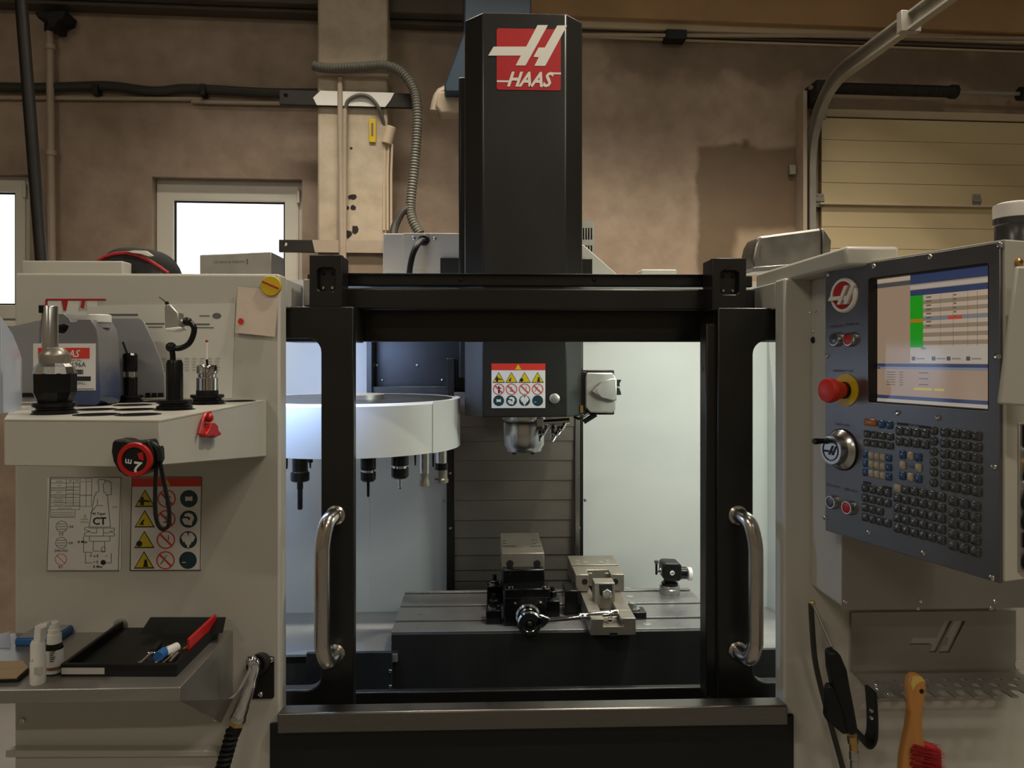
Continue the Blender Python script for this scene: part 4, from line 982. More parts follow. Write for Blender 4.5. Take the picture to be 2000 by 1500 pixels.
# --- tool taper chart and hazard decal on the left panel
f = FP
a, b = f.at(93, 1114), f.at(237, 933)
ct = MB(f).box(a[0], b[0], -0.001, 0.001, a[1], b[1]).build('taper_chart', M['decal_white'], mill, label='white decal with a drawing of a tool taper')
def cp(x_, y_): return (90 + x_ * 0.155, 925 + y_ * 0.155)
def lines(fr, segs, w, d=-0.0014):
    mb = MB(fr)
    for seg in segs:
        P = [fr.at(*cp(*q)) for q in seg]
        for (xa_, za_), (xb_, zb_) in zip(P, P[1:]):
            dx, dz = xb_ - xa_, zb_ - za_; l_ = math.hypot(dx, dz) or 1e-6; nx, nz = -dz / l_ * w / 2, dx / l_ * w / 2
            mb.prism([(xa_ - nx, za_ - nz), (xb_ - nx, zb_ - nz), (xb_ + nx, zb_ + nz), (xa_ + nx, za_ + nz)], d, d + 0.0004)
    return mb
border = [[(55, 48), (945, 50), (912, 1225), (15, 1225), (55, 48)]]
segs = border
tbl = [[(60, y_), (430, y_)] for y_ in (65, 118, 175, 210, 265, 300, 365, 410, 452)] + [[(62, 62), (58, 550)], [(258, 62), (250, 410)], [(350, 62), (345, 410)], [(432, 62), (428, 455)], [(432, 62), (582, 62), (575, 410), (432, 410)], [(510, 62), (505, 410)], [(58, 550), (365, 550), (370, 460)], [(432, 275), (578, 275)]]
tap = [[(665, 75), (740, 75), (755, 105), (725, 130), (730, 235), (755, 238), (760, 270), (775, 270), (815, 670), (545, 670), (615, 270), (630, 270), (632, 235), (665, 232), (668, 130), (650, 105), (665, 75)],
       [(545, 670), (490, 680), (490, 710), (560, 725), (490, 745), (490, 785), (865, 785), (865, 745), (800, 730), (865, 715), (865, 685), (545, 685)], [(550, 785), (550, 850), (805, 850), (810, 785)], [(600, 855), (595, 975), (745, 975), (740, 855)], [(705, 925), (745, 925), (745, 985), (705, 985), (705, 925)],
       [(730, 75), (825, 110), (825, 265), (760, 268)], [(640, 400), (560, 500)], [(500, 1000), (500, 1130)], [(825, 1000), (825, 1125)], [(500, 1122), (585, 1122)], [(760, 1122), (825, 1122)], [(545, 1035), (580, 1035)], [(745, 1035), (780, 1035)], [(575, 985), (575, 1040)], [(475, 790), (475, 990), (575, 990)], [(650, 320), (650, 400), (720, 400)], [(565, 745), (640, 745), (640, 690)], [(725, 745), (800, 745)], [(725, 690), (725, 780)]]
lines(f, border + tap, 0.0010).build('chart_drawing', M['print_grey'], ct, smooth=0, kind='stuff')
lines(f, tbl, 0.0007).build('chart_table', M['print_grey'], ct, smooth=0, kind='stuff')
mb = MB(f)
for (x0_, y0_, x1_, y1_) in ((125, 88, 210, 104), (290, 75, 325, 105), (375, 75, 410, 105), (145, 140, 195, 152), (70, 182, 240, 194), (130, 228, 200, 243), (70, 275, 240, 288), (110, 308, 205, 320), (80, 328, 225, 342), (105, 350, 215, 360), (105, 384, 220, 398), (150, 430, 330, 444), (262, 152, 425, 162), (262, 192, 345, 206), (262, 240, 420, 252), (265, 290, 345, 298), (265, 330, 420, 342), (265, 390, 425, 402), (440, 262, 575, 274), (445, 92, 495, 106), (520, 92, 570, 106), (75, 480, 350, 492), (75, 505, 350, 518), (65, 530, 350, 545), (440, 565, 530, 582), (435, 600, 540, 616), (835, 412, 905, 428), (780, 85, 810, 105), (820, 180, 836, 205), (30, 1208, 370, 1214)):
    p0, p1 = f.at(*cp(x0_, y1_)), f.at(*cp(x1_, y0_)); mb.box(p0[0], p1[0], -0.0013, -0.001, p0[1], p1[1])
mb.build('chart_small_print', M['print_light'], ct, smooth=0, kind='stuff')
mb = MB(f)
for s_, x_, y_, h_, bo in (('CT', 590, 640, 90, 0.025), ('40 Taper', 585, 518, 32, 0.008), ('OK', 290, 682, 30, 0), ('CT', 165, 778, 32, 0.0), ('OK', 285, 888, 30, 0), ('DIN ISO', 112, 985, 32, 0), ('BT', 162, 1190, 32, 0), ('A Max', 400, 873, 32, 0.012), ('B Max', 597, 1185, 32, 0.012), ('≤ E', 598, 1050, 32, 0.01), ('> E', 598, 1128, 32, 0.01), ('C', 478, 555, 34, 0)):
    xx, zz = f.at(*cp(x_, y_)); mb.text(s_, xx, zz, h_ * 0.155 * f.mpp(160, 1020), -0.0015, bold=bo)
mb.prism(circ(*f.at(*cp(723, 1118)), 0.0052, 20), -0.0014, -0.001)
mb.build('chart_lettering', M['decal_black'], ct, smooth=0, kind='stuff')
mb = MB(f); mr_ = MB(f)
for i, (x_, y_) in enumerate(((200, 665), (195, 870), (190, 1078))):
    c0 = f.at(*cp(x_, y_)); r0 = 72 * 0.155 * f.mpp(160, 1020)
    t_ = mb if i < 2 else mr_
    t_.plate(circ(*c0, r0, 24), [circ(*c0, r0 * .92, 24)], -0.0014, -0.001)
    for q in (-.45, 0, .45):
        if i < 2: mb.box(c0[0] - r0 * .75, c0[0] + r0 * .75, -0.0014, -0.001, c0[1] + r0 * q - .0004, c0[1] + r0 * q + .0004)
    if i == 2: t_.prism([(c0[0] - r0 * .68, c0[1] + r0 * .62), (c0[0] - r0 * .62, c0[1] + r0 * .68), (c0[0] + r0 * .68, c0[1] - r0 * .62), (c0[0] + r0 * .62, c0[1] - r0 * .68)], -0.0015, -0.0011)
mb.build('chart_circle', M['print_grey'], ct, smooth=0, kind='stuff'); mr_.build('chart_red_circle', M['decal_red'], ct, smooth=0)
a, b = f.at(256, 1113), f.at(394, 932)
ds = MB(f).box(a[0], b[0], -0.001, 0.001, a[1], b[1]).build('safety_decal', M['decal_white'], mill, label='tall white decal with dark red band and three columns of warning signs')
lines(f, [[(1090, 45), (1962, 45), (1945, 1220), (1060, 1220), (1085, 45)]], 0.0012).build('decal_border', M['decal_black'], ds, smooth=0)
p0, p1 = f.at(257.5, 950.5), f.at(393, 933)
MB(f).box(p0[0], p1[0], -0.0013, -0.0009, p0[1], p1[1]).build('decal_band', M['decal_red'], ds)
rows_ = (315, 572, 833, 1090)
pictos(f, ds, [f.at(*cp(1250 - 4 * i, y_ - 5)) for i, y_ in enumerate(rows_)], [f.at(*cp(1522 - 5 * i, y_)) for i, y_ in enumerate(rows_)], [f.at(*cp(1802 - 4 * i, y_)) for i, y_ in enumerate(rows_)], 0.0355, M['decal_green'], (*f.at(*cp(1520, 108)), 0.014))
# ------------------------------------------------------------------ control pendant (parts of the machine)
pL = PY(1612, 780, 1.40); pR = PY(1953, 780, 1.06)
ex = Vector((pR.x - pL.x, pR.y - pL.y, 0)).normalized()
ey = Vector((0, 0, 1)).cross(ex)
PF = Frame((pL.x, pL.y, 0), ex, ey)
Lp = (pR - pL).to_2d().length
zT = PF.at(1957, 470)[1] * 0.5 + PF.at(1617, 528)[1] * 0.5; zB = PF.at(1948, 1142)[1] * 0.5 + PF.at(1611, 1033)[1] * 0.5
s0 = PF.at(1697, 548); s1 = PF.at(1933, 508); s2 = PF.at(1928, 806); s3 = PF.at(1694, 783)
sx0, sx1 = (s0[0] + s3[0]) / 2, (s1[0] + s2[0]) / 2; sz1, sz0 = (s0[1] + s1[1]) / 2, (s2[1] + s3[1]) / 2
pend = MB(PF).plate([(0, zB), (Lp, zB), (Lp, zT), (0, zT)], [rrect(sx0, sz0, sx1, sz1, 0.004)], 0, 0.006).build('control_pendant', M['panel_steel'], mill, bevel=0.001, smooth=30, label='tilted-in control panel with screen and keypad')
body = MB(PF).plate([(0.004, zB + 0.003), (Lp + 0.004, zB + 0.003), (Lp + 0.004, zT + 0.004), (0.004, zT + 0.004)], [[(sx0 - .004, sz0 - .004), (sx1 + .004, sz0 - .004), (sx1 + .004, sz1 + .004), (sx0 - .004, sz1 + .004)]], 0.006, 0.05).build('pendant_rim', M['pendant_cream'], pend, smooth=0, bevel=0.002)
MB(PF).box(0.004, Lp + 0.004, 0.05, 0.21, zB + 0.003, zT + 0.004).build('pendant_body', M['pendant_cream'], mill, bevel=0.004)
MB(PF).box(sx0 - 0.004, sx1 + 0.004, 0.020, 0.024, sz0 - 0.004, sz1 + 0.004).build('screen_bezel', M['void_black'], pend)
fx_ = 0.003
MB(PF).plate([(sx0 - fx_, sz0 - fx_), (sx1 + fx_, sz0 - fx_), (sx1 + fx_, sz1 + fx_), (sx0 - fx_, sz1 + fx_)], [[(sx0 + .0015, sz0 + .0015), (sx1 - .0015, sz0 + .0015), (sx1 - .0015, sz1 - .0015), (sx0 + .0015, sz1 - .0015)]], 0.0008, 0.0205).build('screen_frame', M['void_black'], pend, smooth=0)
# the screen and its picture
d = 0.0195
q0 = PF.at(1702, 551, d); q1 = PF.at(1932, 513, d); q2 = PF.at(1926, 800, d); q3 = PF.at(1698, 781, d)
ux0, ux1 = (q0[0] + q3[0]) / 2, (q1[0] + q2[0]) / 2 + 0.004; uz1, uz0 = (q0[1] + q1[1]) / 2, (q2[1] + q3[1]) / 2
scr_o = MB(PF).box(ux0, ux1, d, d + 0.002, uz0, uz1).build('screen', M['screen_tan'], pend)
def U(u, v): return (ux0 + (ux1 - ux0) * u, uz1 - (uz1 - uz0) * v)
lay = {}
def sr(m_, u0, v0, u1, v1, l=1):
    a_, b_ = U(u0, v1), U(u1, v0)
    lay.setdefault(m_, MB(PF)).box(a_[0], b_[0], d - 0.0002 * l, d - 0.0002 * l + 0.0001, a_[1], b_[1])
XM = 0.375
sr('light', 0, 0, XM, 0.035); sr('grey', 0, 0.04, XM, 0.075)
sr('navy', XM, 0, 1, 0.075); sr('pale', XM, 0.085, 1, 0.115); sr('navy', XM, 0.12, 1, 0.165)
sr('light', XM, 0.165, 1, 0.56)
for i in range(12):
    if i % 2: sr('stripe', 0.485, 0.175 + i * 0.031, 1, 0.175 + (i + 1) * 0.031, 2)
sr('green', XM, 0.165, 0.487, 0.345, 3); sr('orange', XM, 0.345, 0.487, 0.372, 3); sr('green', XM, 0.372, 0.487, 0.565, 3)
sr('steel', 0.487, 0.335, 1, 0.362, 3); sr('red', 0.69, 0.335, 0.80, 0.362, 4)
for u in (0.63, 0.73, 0.84, 0.91): sr('ink', u, 0.17, u + 0.002, 0.56, 4)
for i in range(8):
    sr('ink', 0.515, 0.18 + i * 0.031, 0.555, 0.19 + i * 0.031, 4)
    if i < 6: sr('ink', 0.735, 0.18 + i * 0.031, 0.755, 0.19 + i * 0.031, 4)
sr('pale', XM, 0.56, 1, 0.685); sr('steel', 0.47, 0.565, 0.51, 0.58, 4)
for u in (0.39, 0.56, 0.68, 0.83): sr('grey', u, 0.635, u + 0.03, 0.665, 4); sr('stripe', u + 0.04, 0.645, u + 0.11, 0.657, 4)
sr('navy', 0, 0.69, 1, 0.715, 2); sr('steel', 0.10, 0.715, 1, 0.735, 2); sr('grey', 0, 0.718, 0.10, 0.735, 3)
sr('tan', 0, 0.74, 1, 0.93, 1)
for i in range(6): sr('ink', 0.16, 0.755 + i * 0.02, 0.24, 0.762 + i * 0.02, 3); sr('ink', 0.28, 0.755 + i * 0.02, 0.31, 0.762 + i * 0.02, 3)
for i in range(3): sr('ink', 0.45, 0.755 + i * 0.045, 0.53, 0.763 + i * 0.045, 3)
sr('yellow', 0.41, 0.875, 0.56, 0.892, 3); sr('yellow', 0.58, 0.875, 0.66, 0.892, 3)
for i in range(5): sr('orange', 0.02, 0.80 + i * 0.024, 0.05, 0.808 + i * 0.024, 3)
sr('navy', 0, 0.945, 1, 0.972, 2); sr('pale', 0, 0.975, 1, 1.0, 2)
c0 = U(0.03, 0.772); lay['red'].prism(circ(c0[0], c0[1], 0.0055, 18), d - 0.0006, d - 0.0005)
for m_, mb in lay.items(): mb.build('screen_graphics', M['screen_' + m_], scr_o, smooth=0, kind='stuff')

# keys
def K(x_, y_): return PF.at(1560 + x_ * 0.22, 780 + y_ * 0.22)
protos = {}
def key(kind, x_, z_, w=0.0135, h=0.0135):
    tag_ = (kind, round(w, 4), round(h, 4))
    n = PF.w(x_, 0, z_)
    if tag_ not in protos:
        mb = MB(PF)
        o_ = rrect(x_ - w / 2, z_ - h / 2, x_ + w / 2, z_ + h / 2, min(w, h) * 0.24, 3) if kind != 'round' else circ(x_, z_, w / 2, 16)
        i_ = [(x_ + (a_ - x_) * .78, z_ + (b_ - z_) * .78) for a_, b_ in o_]
        n_ = len(o_)
        mb.add([(a_, 0.0005, b_) for a_, b_ in o_] + [(a_, -0.0020, b_) for a_, b_ in o_] + [(a_, -0.0034, b_) for a_, b_ in i_] + [(x_, -0.0038, z_)],
               [(i, (i + 1) % n_, n_ + (i + 1) % n_, n_ + i) for i in range(n_)] + [(n_ + i, n_ + (i + 1) % n_, 2 * n_ + (i + 1) % n_, 2 * n_ + i) for i in range(n_)] + [(2 * n_ + i, 2 * n_ + (i + 1) % n_, 3 * n_) for i in range(n_)])
        m_ = {'grey': 'key_grey', 'round': 'key_grey', 'blue': 'key_blue', 'beige': 'key_beige', 'orange': 'key_orange'}[kind]
        ob = mb.build('key', M[m_], pend, smooth=60)
        protos[tag_] = (ob, n)
        return ob
    ob, n0 = protos[tag_]
    return put(ob, 'key', world_loc(ob) + (n - n0), pend)
def block(tl, tr, bl, br, nc, nr, kinds=lambda r_, c_: 'grey', w=0.85, h=0.82):
    A_, B_, C_, D_ = K(*tl), K(*tr), K(*bl), K(*br)
    xa_, xb_ = (A_[0] + C_[0]) / 2, (B_[0] + D_[0]) / 2; za_, zb_ = (A_[1] + B_[1]) / 2, (C_[1] + D_[1]) / 2
    ph_ = abs(za_ - zb_) / (nr - 1); pw_ = (xb_ - xa_) / (nc - 1) if nc > 1 else ph_
    w *= pw_; h *= ph_
    for r_ in range(nr):
        for c_ in range(nc):
            kd = kinds(r_, c_)
            if kd: key(kd, xa_ + (xb_ - xa_) * (c_ / (nc - 1) if nc > 1 else 0), za_ + (zb_ - za_) * (r_ / (nr - 1) if nr > 1 else 0), w, h)
block((1310, 292), (1592, 330), (1292, 762), (1577, 825), 4, 6)
block((1210, 280), (1210, 280), (1193, 738), (1193, 738), 1, 6, lambda r_, c_: 'round', 0.84, 0.84)
block((900, 280), (1128, 310), (895, 370), (1122, 405), 4, 2)
block((612, 305), (815, 335), (608, 380), (810, 415), 4, 2)
block((597, 485), (803, 525), (595, 645), (800, 690), 5, 3, lambda r_, c_: 'blue' if c_ in (0, 4) else 'beige', 0.84, 0.80)
def cur(r_, c_): return None if (r_, c_) == (1, 1) else ('beige' if (r_ == 1 or c_ == 1) else 'blue')
block((930, 490), (1070, 517), (922, 675), (1063, 705), 3, 3, cur, 0.74, 0.80)
block((595, 780), (792, 840), (590, 1040), (790, 1105), 4, 4, lambda r_, c_: None if (r_, c_) == (2, 3) else 'grey')
block((880, 780), (1270, 875), (878, 1135), (1268, 1258), 6, 5, lambda r_, c_: 'beige' if (r_, c_) == (0, 0) else 'grey')
block((1378, 905), (1575, 950), (1375, 1295), (1568, 1355), 3, 5)
x_, z_ = K(640, 205); key('orange', x_, z_, 0.027, 0.0125)
for q in ((738, 220), (808, 228)): key('blue', *K(*q), 0.0135, 0.0135)
# printed headings on the plate
mb = MB(PF)
for (xa_, ya_, xb_, yb_) in ((875, 208, 970, 232), (1068, 234, 1170, 258), (575, 730, 642, 752), (748, 772, 825, 796)):
    A_, B_ = K(xa_, (ya_ + yb_) / 2), K(xb_, (ya_ + yb_) / 2); zc_ = (A_[1] + B_[1]) / 2; mb.box(A_[0], B_[0], -0.0006, 0.0, zc_ - 0.0022, zc_ + 0.0022)
for s_, q, h_ in (('DISPLAY', (975, 235), 0.004), ('CURSOR', (975, 604), 0.0035)):
    mb.text(s_, *K(*q), h_, -0.0006)
for s_, px, py in (('POWER ON', 1622, 640), ('POWER OFF', 1652, 636), ('EMERGENCY STOP', 1628, 726), ('HANDLE JOG', 1632, 830), ('CYCLE START', 1614, 948), ('FEED HOLD', 1650, 957)):
    mb.text(s_, *PF.at(px, py), 0.0042, -0.0006)
mb.build('panel_print', M['decal_black'], pend, smooth=0, kind='stuff')
# buttons
def pbtn(px, py, m_, r=0.011):
    p = PF.wp(px, py); b_ = MB().lathe([(r * 1.25, 0), (r * 1.25, 0.004), (r * 1.05, 0.010), (r * 0.92, 0.010), (r * 0.92, 0.007)], p, -ey, 20).build('push_button', M['chrome'], pend)
    MB().lathe([(r * 0.92, 0.002), (r * 0.92, 0.0085), (r * 0.6, 0.0095), (0, 0.0098)], p, -ey, 20).build('button_cap', M[m_], b_)
pbtn(1636, 663, 'key_grey'); pbtn(1664, 663, 'red'); pbtn(1629, 980, 'key_grey'); pbtn(1661, 991, 'red')
p = PF.wp(1653, 762)
es = MB().lathe([(0.030, 0), (0.030, 0.0025), (0.016, 0.003)], p, -ey, 28).build('stop_collar', M['yellow'], pend)
MB().lathe([(0.014, 0.002), (0.014, 0.016), (0.017, 0.018), (0.018, 0.026), (0.021, 0.030), (0.023, 0.040), (0.021, 0.046), (0.012, 0.049), (0, 0.0495)], p, -ey, 28).build('stop_button', M['red_bright'], es)
MB().lathe([(0.0155, 0.002), (0.0155, 0.010)], p, -ey, 24).build('stop_sleeve', M['plastic_black'], es)
# jog handwheel
p = PF.wp(1645, 878)
jw = MB().lathe([(0.037, 0), (0.037, 0.004), (0.034, 0.008), (0.028, 0.012), (0.027, 0.024), (0.026, 0.027), (0.0, 0.0272)], p, -ey, 36).build('jog_wheel', M['steel'], pend)
MB().lathe([(0.039, -0.001), (0.039, 0.002)], p, -ey, 36).build('wheel_seat', M['plastic_black'], jw)
JF = Frame(p - ey * 0.0274, ex, ey)
def tf_small(k_): return lambda x_, y_: ((x_ - 1230) / 440 * k_, (258 - y_) / 440 * k_)
MB(JF).plate(circ(0, 0, 0.020, 28), [circ(0, 0, 0.018, 28)], -0.0006, 0.0004).build('wheel_mark', M['decal_black'], jw, smooth=0)
big_h(JF, tf_small(0.034), -0.0008, M['decal_black'], jw, 'wheel_letter')
cr = p - ey * 0.025 + Vector((0, 0, 0.016)) - ex * 0.010
MB().lathe([(0.006, 0), (0.006, 0.004), (0.0045, 0.006), (0.006, 0.028), (0.005, 0.031)], cr, -ey, 14).build('crank_knob', M['tool_black'], jw)
# round badge
p = PF.wp(1650, 577)
bg = MB().lathe([(0.0325, 0), (0.0325, 0.003), (0.030, 0.006), (0.026, 0.006), (0.026, 0.003)], p, -ey, 36).build('round_badge', M['plastic_white'], pend)
MB().lathe([(0.026, 0), (0.026, 0.0035)], p, -ey, 32).build('badge_field', M['logo_red'], bg)
BF = Frame(p, ex, ey)
mb = MB(BF)
for poly in (H1, H2): mb.prism([tf_small(0.066)(*q) for q in poly], -0.010, -0.003)
mb.build('badge_letter', M['logo_white'], bg, bevel=0.0006)
for q in ((1618, 536), (1707, 520), (1817, 502), (1953, 478), (1948, 696), (1754, 806), (1833, 815), (1942, 912), (1938, 1128), (1804, 1080), (1697, 1040), (1612, 1011), (1616, 694)):
    screw(pend, PF.wp(*q), -ey, 0.0048, M['chrome'])
# right flank of the pendant body: connector plate and hinged flap
sd = Frame(PF.w(Lp + 0.004, 0, 0), ey, -ex)
cz0, cz1 = sd.at(1985, 1116)[1], sd.at(1985, 826)[1]
cpl = MB(sd).box(0.030, 0.19, -0.003, 0.0, cz0, cz1).build('connector_plate', M['alu'], mill, bevel=0.001)
hgt = cz1 - cz0
MB(sd).box(0.036, 0.19, -0.006, -0.003, cz1 - hgt * 0.16, cz1 - 0.003).build('connector_window', M['void_black'], cpl)
for t_, r_ in ((0.53, 0.017), (0.66, 0.017), (0.93, 0.0165)):
    MB().lathe([(r_, 0.001), (r_, 0.006), (r_ * 0.8, 0.007), (r_ * .78, 0.003), (0, 0.003)], sd.w(0.05, -0.002, cz1 - hgt * t_), ex, 20).build('socket_cap', M['plastic_black'], cpl)
MB(sd).box(0.036, 0.044, -0.008, -0.003, cz1 - hgt * 0.84, cz1 - hgt * 0.74).box(0.05, 0.075, -0.008, -0.003, cz1 - hgt * 0.83, cz1 - hgt * 0.75).build('socket_pair', M['plastic_black'], cpl)
for t_, m_ in ((0.2, 'steel'), (0.28, 'brass'), (0.36, 'tool_black'), (0.42, 'chrome')):
    MB().sph(sd.w(0.05, -0.004, cz1 - hgt * t_), 0.014, 12).build('key_switch', M[m_], cpl)
fl0 = PY(1953, 788, 1.03)
MB(Frame((0, 1.015, 0))).ppoly([(1986, 520), (2090, 520), (2090, 800), (1951, 789)], -0.006, 0.0).build('clip_board', M['machine_white'], mill, bevel=0.003)
screw(mill, PY(1990, 512, 1.062), (0, -1, 0), 0.006, M['brass'])
# signal beacon on top
bx = PY(1978, 465, 1.16)
zb_ = zT + 0.002
k = 1.16 / FOC
bc = MB().lathe([(41 * k, zb_), (41 * k, zb_ + 0.012), (36 * k, zb_ + 0.018), (36 * k, zb_ + 0.040), (39 * k, zb_ + 0.042), (39 * k, zb_ + 0.052)], (bx.x + 0.004, 1.16, 0), (0, 0, 1), 32).build('signal_beacon', M['beacon_grey'], mill)
MB().lathe([(38 * k, zb_ + 0.051), (39 * k, zb_ + 0.070), (38 * k, zb_ + 0.074), (30 * k, zb_ + 0.077), (0, zb_ + 0.078)], (bx.x + 0.004, 1.16, 0), (0, 0, 1), 32).build('beacon_lens', M['beacon_white'], bc)
# support arm and pylon behind the pendant
fa = FY(1.30)
a, b = fa.at(1651, 519), fa.at(1757, 481)
MB().box(a[0], b[0], 1.30, 1.74, a[1], b[1]).build('support_arm', M['machine_white'], mill, bevel=0.006)
fp = FY(1.405)
X0, zlow = fp.at(1643, 1186)
py_ = MB().box(X0, X0 + 0.42, 1.405, 1.541, zlow, a[1] + 0.002).build('pendant_pylon', M['machine_white'], mill, bevel=0.006)
xs = (FP.at(1590, 700)[0])
def side_pt(px, py):                                   # a point on the pylon's left face
    r = ray(px, py); t = (X0 - EYE.x) / r.x; return EYE + r * t
for q, r_ in (((1582, 611), 0.004), ((1595, 610), 0.004), ((1588, 647), 0.004), ((1589, 664), 0.007)):
    screw(py_, side_pt(*q), (-1, 0, 0), r_, M['chrome'] if r_ < 0.005 else M['void_black'])  # the widest is black, standing in for the shade of a hole
cv = MB(fp).pbox(1645, 1000, 2100, 1186, -0.003, 0.0).build('pylon_cover', M['warm_stainless'], mill, bevel=0.001)
for q in ((1651, 1175), (1797, 1174), (1942, 1175), (1792, 1188), (1935, 1188), (1655, 1046)): screw(cv, fp.wp(q[0], q[1], -0.003), (0, -1, 0), 0.0042, M['chrome'])
# --- tool tray below the pylon: back sheet with cut-out emblem, drilled shelf
fb_ = FY(1.532)
def tfc(x_, y_): return fb_.at(1440 + (1200 + (x_ - 1010) / 440 * 392) * 0.28, 1080 + (475 + (y_ - 145) / 227 * 222) * 0.28)
zsh = fb_.at(1700, 1313)[1]
xt0, xt1 = fb_.at(1663, 1250)[0], 1.12
tr = thing('tool_tray', (xt0 + 0.2, 1.47, zsh), 'stainless tool tray with cut-out letter emblem and drilled shelf below the control panel', 'shelf')
HA = [(1010, 315), (1040, 265), (1222, 265), (1290, 145), (1345, 145), (1222, 370), (1163, 370), (1192, 315)]
HB = [(1362, 145), (1450, 145), (1420, 200), (1326, 372), (1240, 372), (1270, 320), (1300, 318), (1320, 270), (1296, 268)]
bs = MB(fb_).plate([(xt0, zsh), (xt1, zsh), (xt1, fb_.at(1700, 1196)[1]), (xt0, fb_.at(1700, 1196)[1])], [[tfc(*q) for q in HA], [tfc(*q) for q in HB]], 0, 0.0025).build('back_sheet', M['warm_stainless'], tr, smooth=0)
mb = MB(fb_)
for poly in (HA, HB): mb.prism([tfc(*q) for q in poly], 0.0045, 0.006)
mb.build('cut_emblem', M['alu'], bs, smooth=0, bevel=0.0004)
MB(fb_).prism(rrect(fb_.at(1982, 1300)[0], zsh + 0.002, fb_.at(2000, 1300)[0], fb_.at(1982, 1290)[1], 0.007), -0.0015, 0.0).build('end_slot', M['machine_white'], bs)
fz = FZ(zsh)
yf = PZ(1750, 1364, zsh).y
xa_ = PZ(1716, 1364, zsh).x
outer = [(xt0 + 0.005, 1.531), (xt0 + 0.005, 1.50), (xa_, yf)]
holes = []
xq = xa_ + 0.030; pitch = 0.037
n_ = 0
while xq < xt1 - 0.03:
    outer += [(xq - 0.011, yf), (xq - 0.011, yf + 0.022), (xq - 0.006, yf + 0.031), (xq + 0.002, yf + 0.033), (xq + 0.010, yf + 0.028), (xq + 0.012, yf + 0.018), (xq + 0.012, yf)]
    holes.append(circ(xq + 0.014, yf + 0.052, 0.0095, 14)); holes.append(circ(xq + 0.004, yf + 0.078, 0.0065, 12))
    xq += pitch
outer += [(xt1, yf), (xt1, 1.531)]
sh_ = MB(fz).plate([(x_, y_) for x_, y_ in outer], holes, 0, 0.003).build('drilled_shelf', M['stainless'], tr, smooth=0)
for q in ((1711, 1338), (1713, 1346), (1734, 1356)):
    screw(sh_, PZ(q[0], q[1], zsh), (0, 0, 1), 0.004, M['chrome'])
# black J hook under the shelf end
hk = FY(1.435)
P = [hk.wp(*q) for q in ((1700, 1345), (1703, 1380), (1704, 1415), (1702, 1440), (1693, 1452), (1682, 1446), (1676, 1428))]
hkb = MB().tube(smooth_path(P, 4), 0.01, prof=[(-0.017, -0.003), (0.017, -0.003), (0.017, 0.003), (-0.017, 0.003)]).build('hook', M['plastic_black'], tr, smooth=30, label='black bent hook')
for yy in (1388, 1402): screw(hkb, hk.wp(1702, yy, -0.016), (0, -1, 0), 0.004, M['steel'])
# ------------------------------------------------------------------ tool rack on the left panel and what stands on it
RZ = FP.at(521, 781)[1]
def rp(px, py): p_ = PZ(px, py, RZ); return (p_.x, p_.y)
A_ = rp(8, 819); B_ = rp(312, 821); C_ = (PY(521, 781, YP).x, YP - 0.001); D_ = rp(26, 793); E_ = (xl0 + 0.002, YP - 0.001)
xface = (B_[0] + C_[0]) / 2
outer = [A_, B_, C_, E_, (D_[0], D_[1])]
rack = thing('tool_rack', ((A_[0] + B_[0]) / 2, 1.35, RZ - 0.07), 'white sheet metal tool rack with round sockets on the left machine panel', 'rack')
hpx = [(189, 810), (270, 810), (187, 800), (265, 800), (259, 791.5), (180, 792), (311, 784), (466, 783.5), (405, 789), (341, 800), (107, 808), (254, 785)]
fz = FZ(RZ)
hl = [rp(*q) for q in hpx]
HR = 0.030
top = MB(fz).plate(outer, [circ(x_, y_, HR, 22) for x_, y_ in hl], 0, 0.003).build('rack_top', M['machine_white'], rack, smooth=0)
mb = MB()
for x_, y_ in hl:
    MB().lathe([(HR + 0.0025, 0.0008), (HR - 0.002, 0.001), (HR - 0.006, -0.03), (0.0, -0.031)], (x_, y_, RZ), (0, 0, 1), 22, caps=False).build('rack_socket', M['rubber'], rack)
zl = RZ - 0.070
MB().vprism([A_, B_, (B_[0], B_[1] + 0.003), (A_[0], A_[1] + 0.003)], PY(150, 909, A_[1]).z, RZ - 0.0005).build('rack_front', M['machine_white'], rack, bevel=0.002)
zb0 = PY(312, 909, B_[1]).z; zb1 = PY(521, 891, YP).z
ex_ = Vector((C_[0] - B_[0], C_[1] - B_[1], 0)).normalized()
SF = Frame((B_[0], B_[1], 0), ex_, Vector((0, 0, 1)).cross(ex_))
Ls = (Vector(C_) - Vector(B_)).length
MB(SF).prism([(0, zb0), (Ls, zb1), (Ls, RZ - 0.0005), (0, RZ - 0.0005)], 0, 0.003).build('rack_side', M['machine_white'], rack, bevel=0.002)
exl = Vector((A_[0] - D_[0], A_[1] - D_[1], 0)).normalized()
LF = Frame((D_[0], D_[1], 0), exl, Vector((0, 0, 1)).cross(exl))
Ll = (Vector(A_) - Vector(D_)).length
MB(LF).prism([(0, zb0), (Ll, zb0), (Ll, RZ - 0.0005), (0, RZ - 0.0005)], 0, 0.003).build('rack_side', M['machine_white'], rack, bevel=0.002)
def stand(px, py): return rp(px, py)
def flange(mb, x_, y_, r, h=0.016):
    g = h / 4
    mb.lathe([(r * .6, 0.0005), (r, 0.0005), (r, g * 1.3), (r * .84, g * 1.7), (r * .84, g * 2.3), (r, g * 2.7), (r, h), (r * .6, h + .001)], (x_, y_, RZ), (0, 0, 1), 32)
def kpx(x_, y_): return (Vector((x_, y_, 0)) - Vector((EYE.x, EYE.y, 0))).dot(Vector((math.sin(YAW), math.cos(YAW), 0))) / FOC
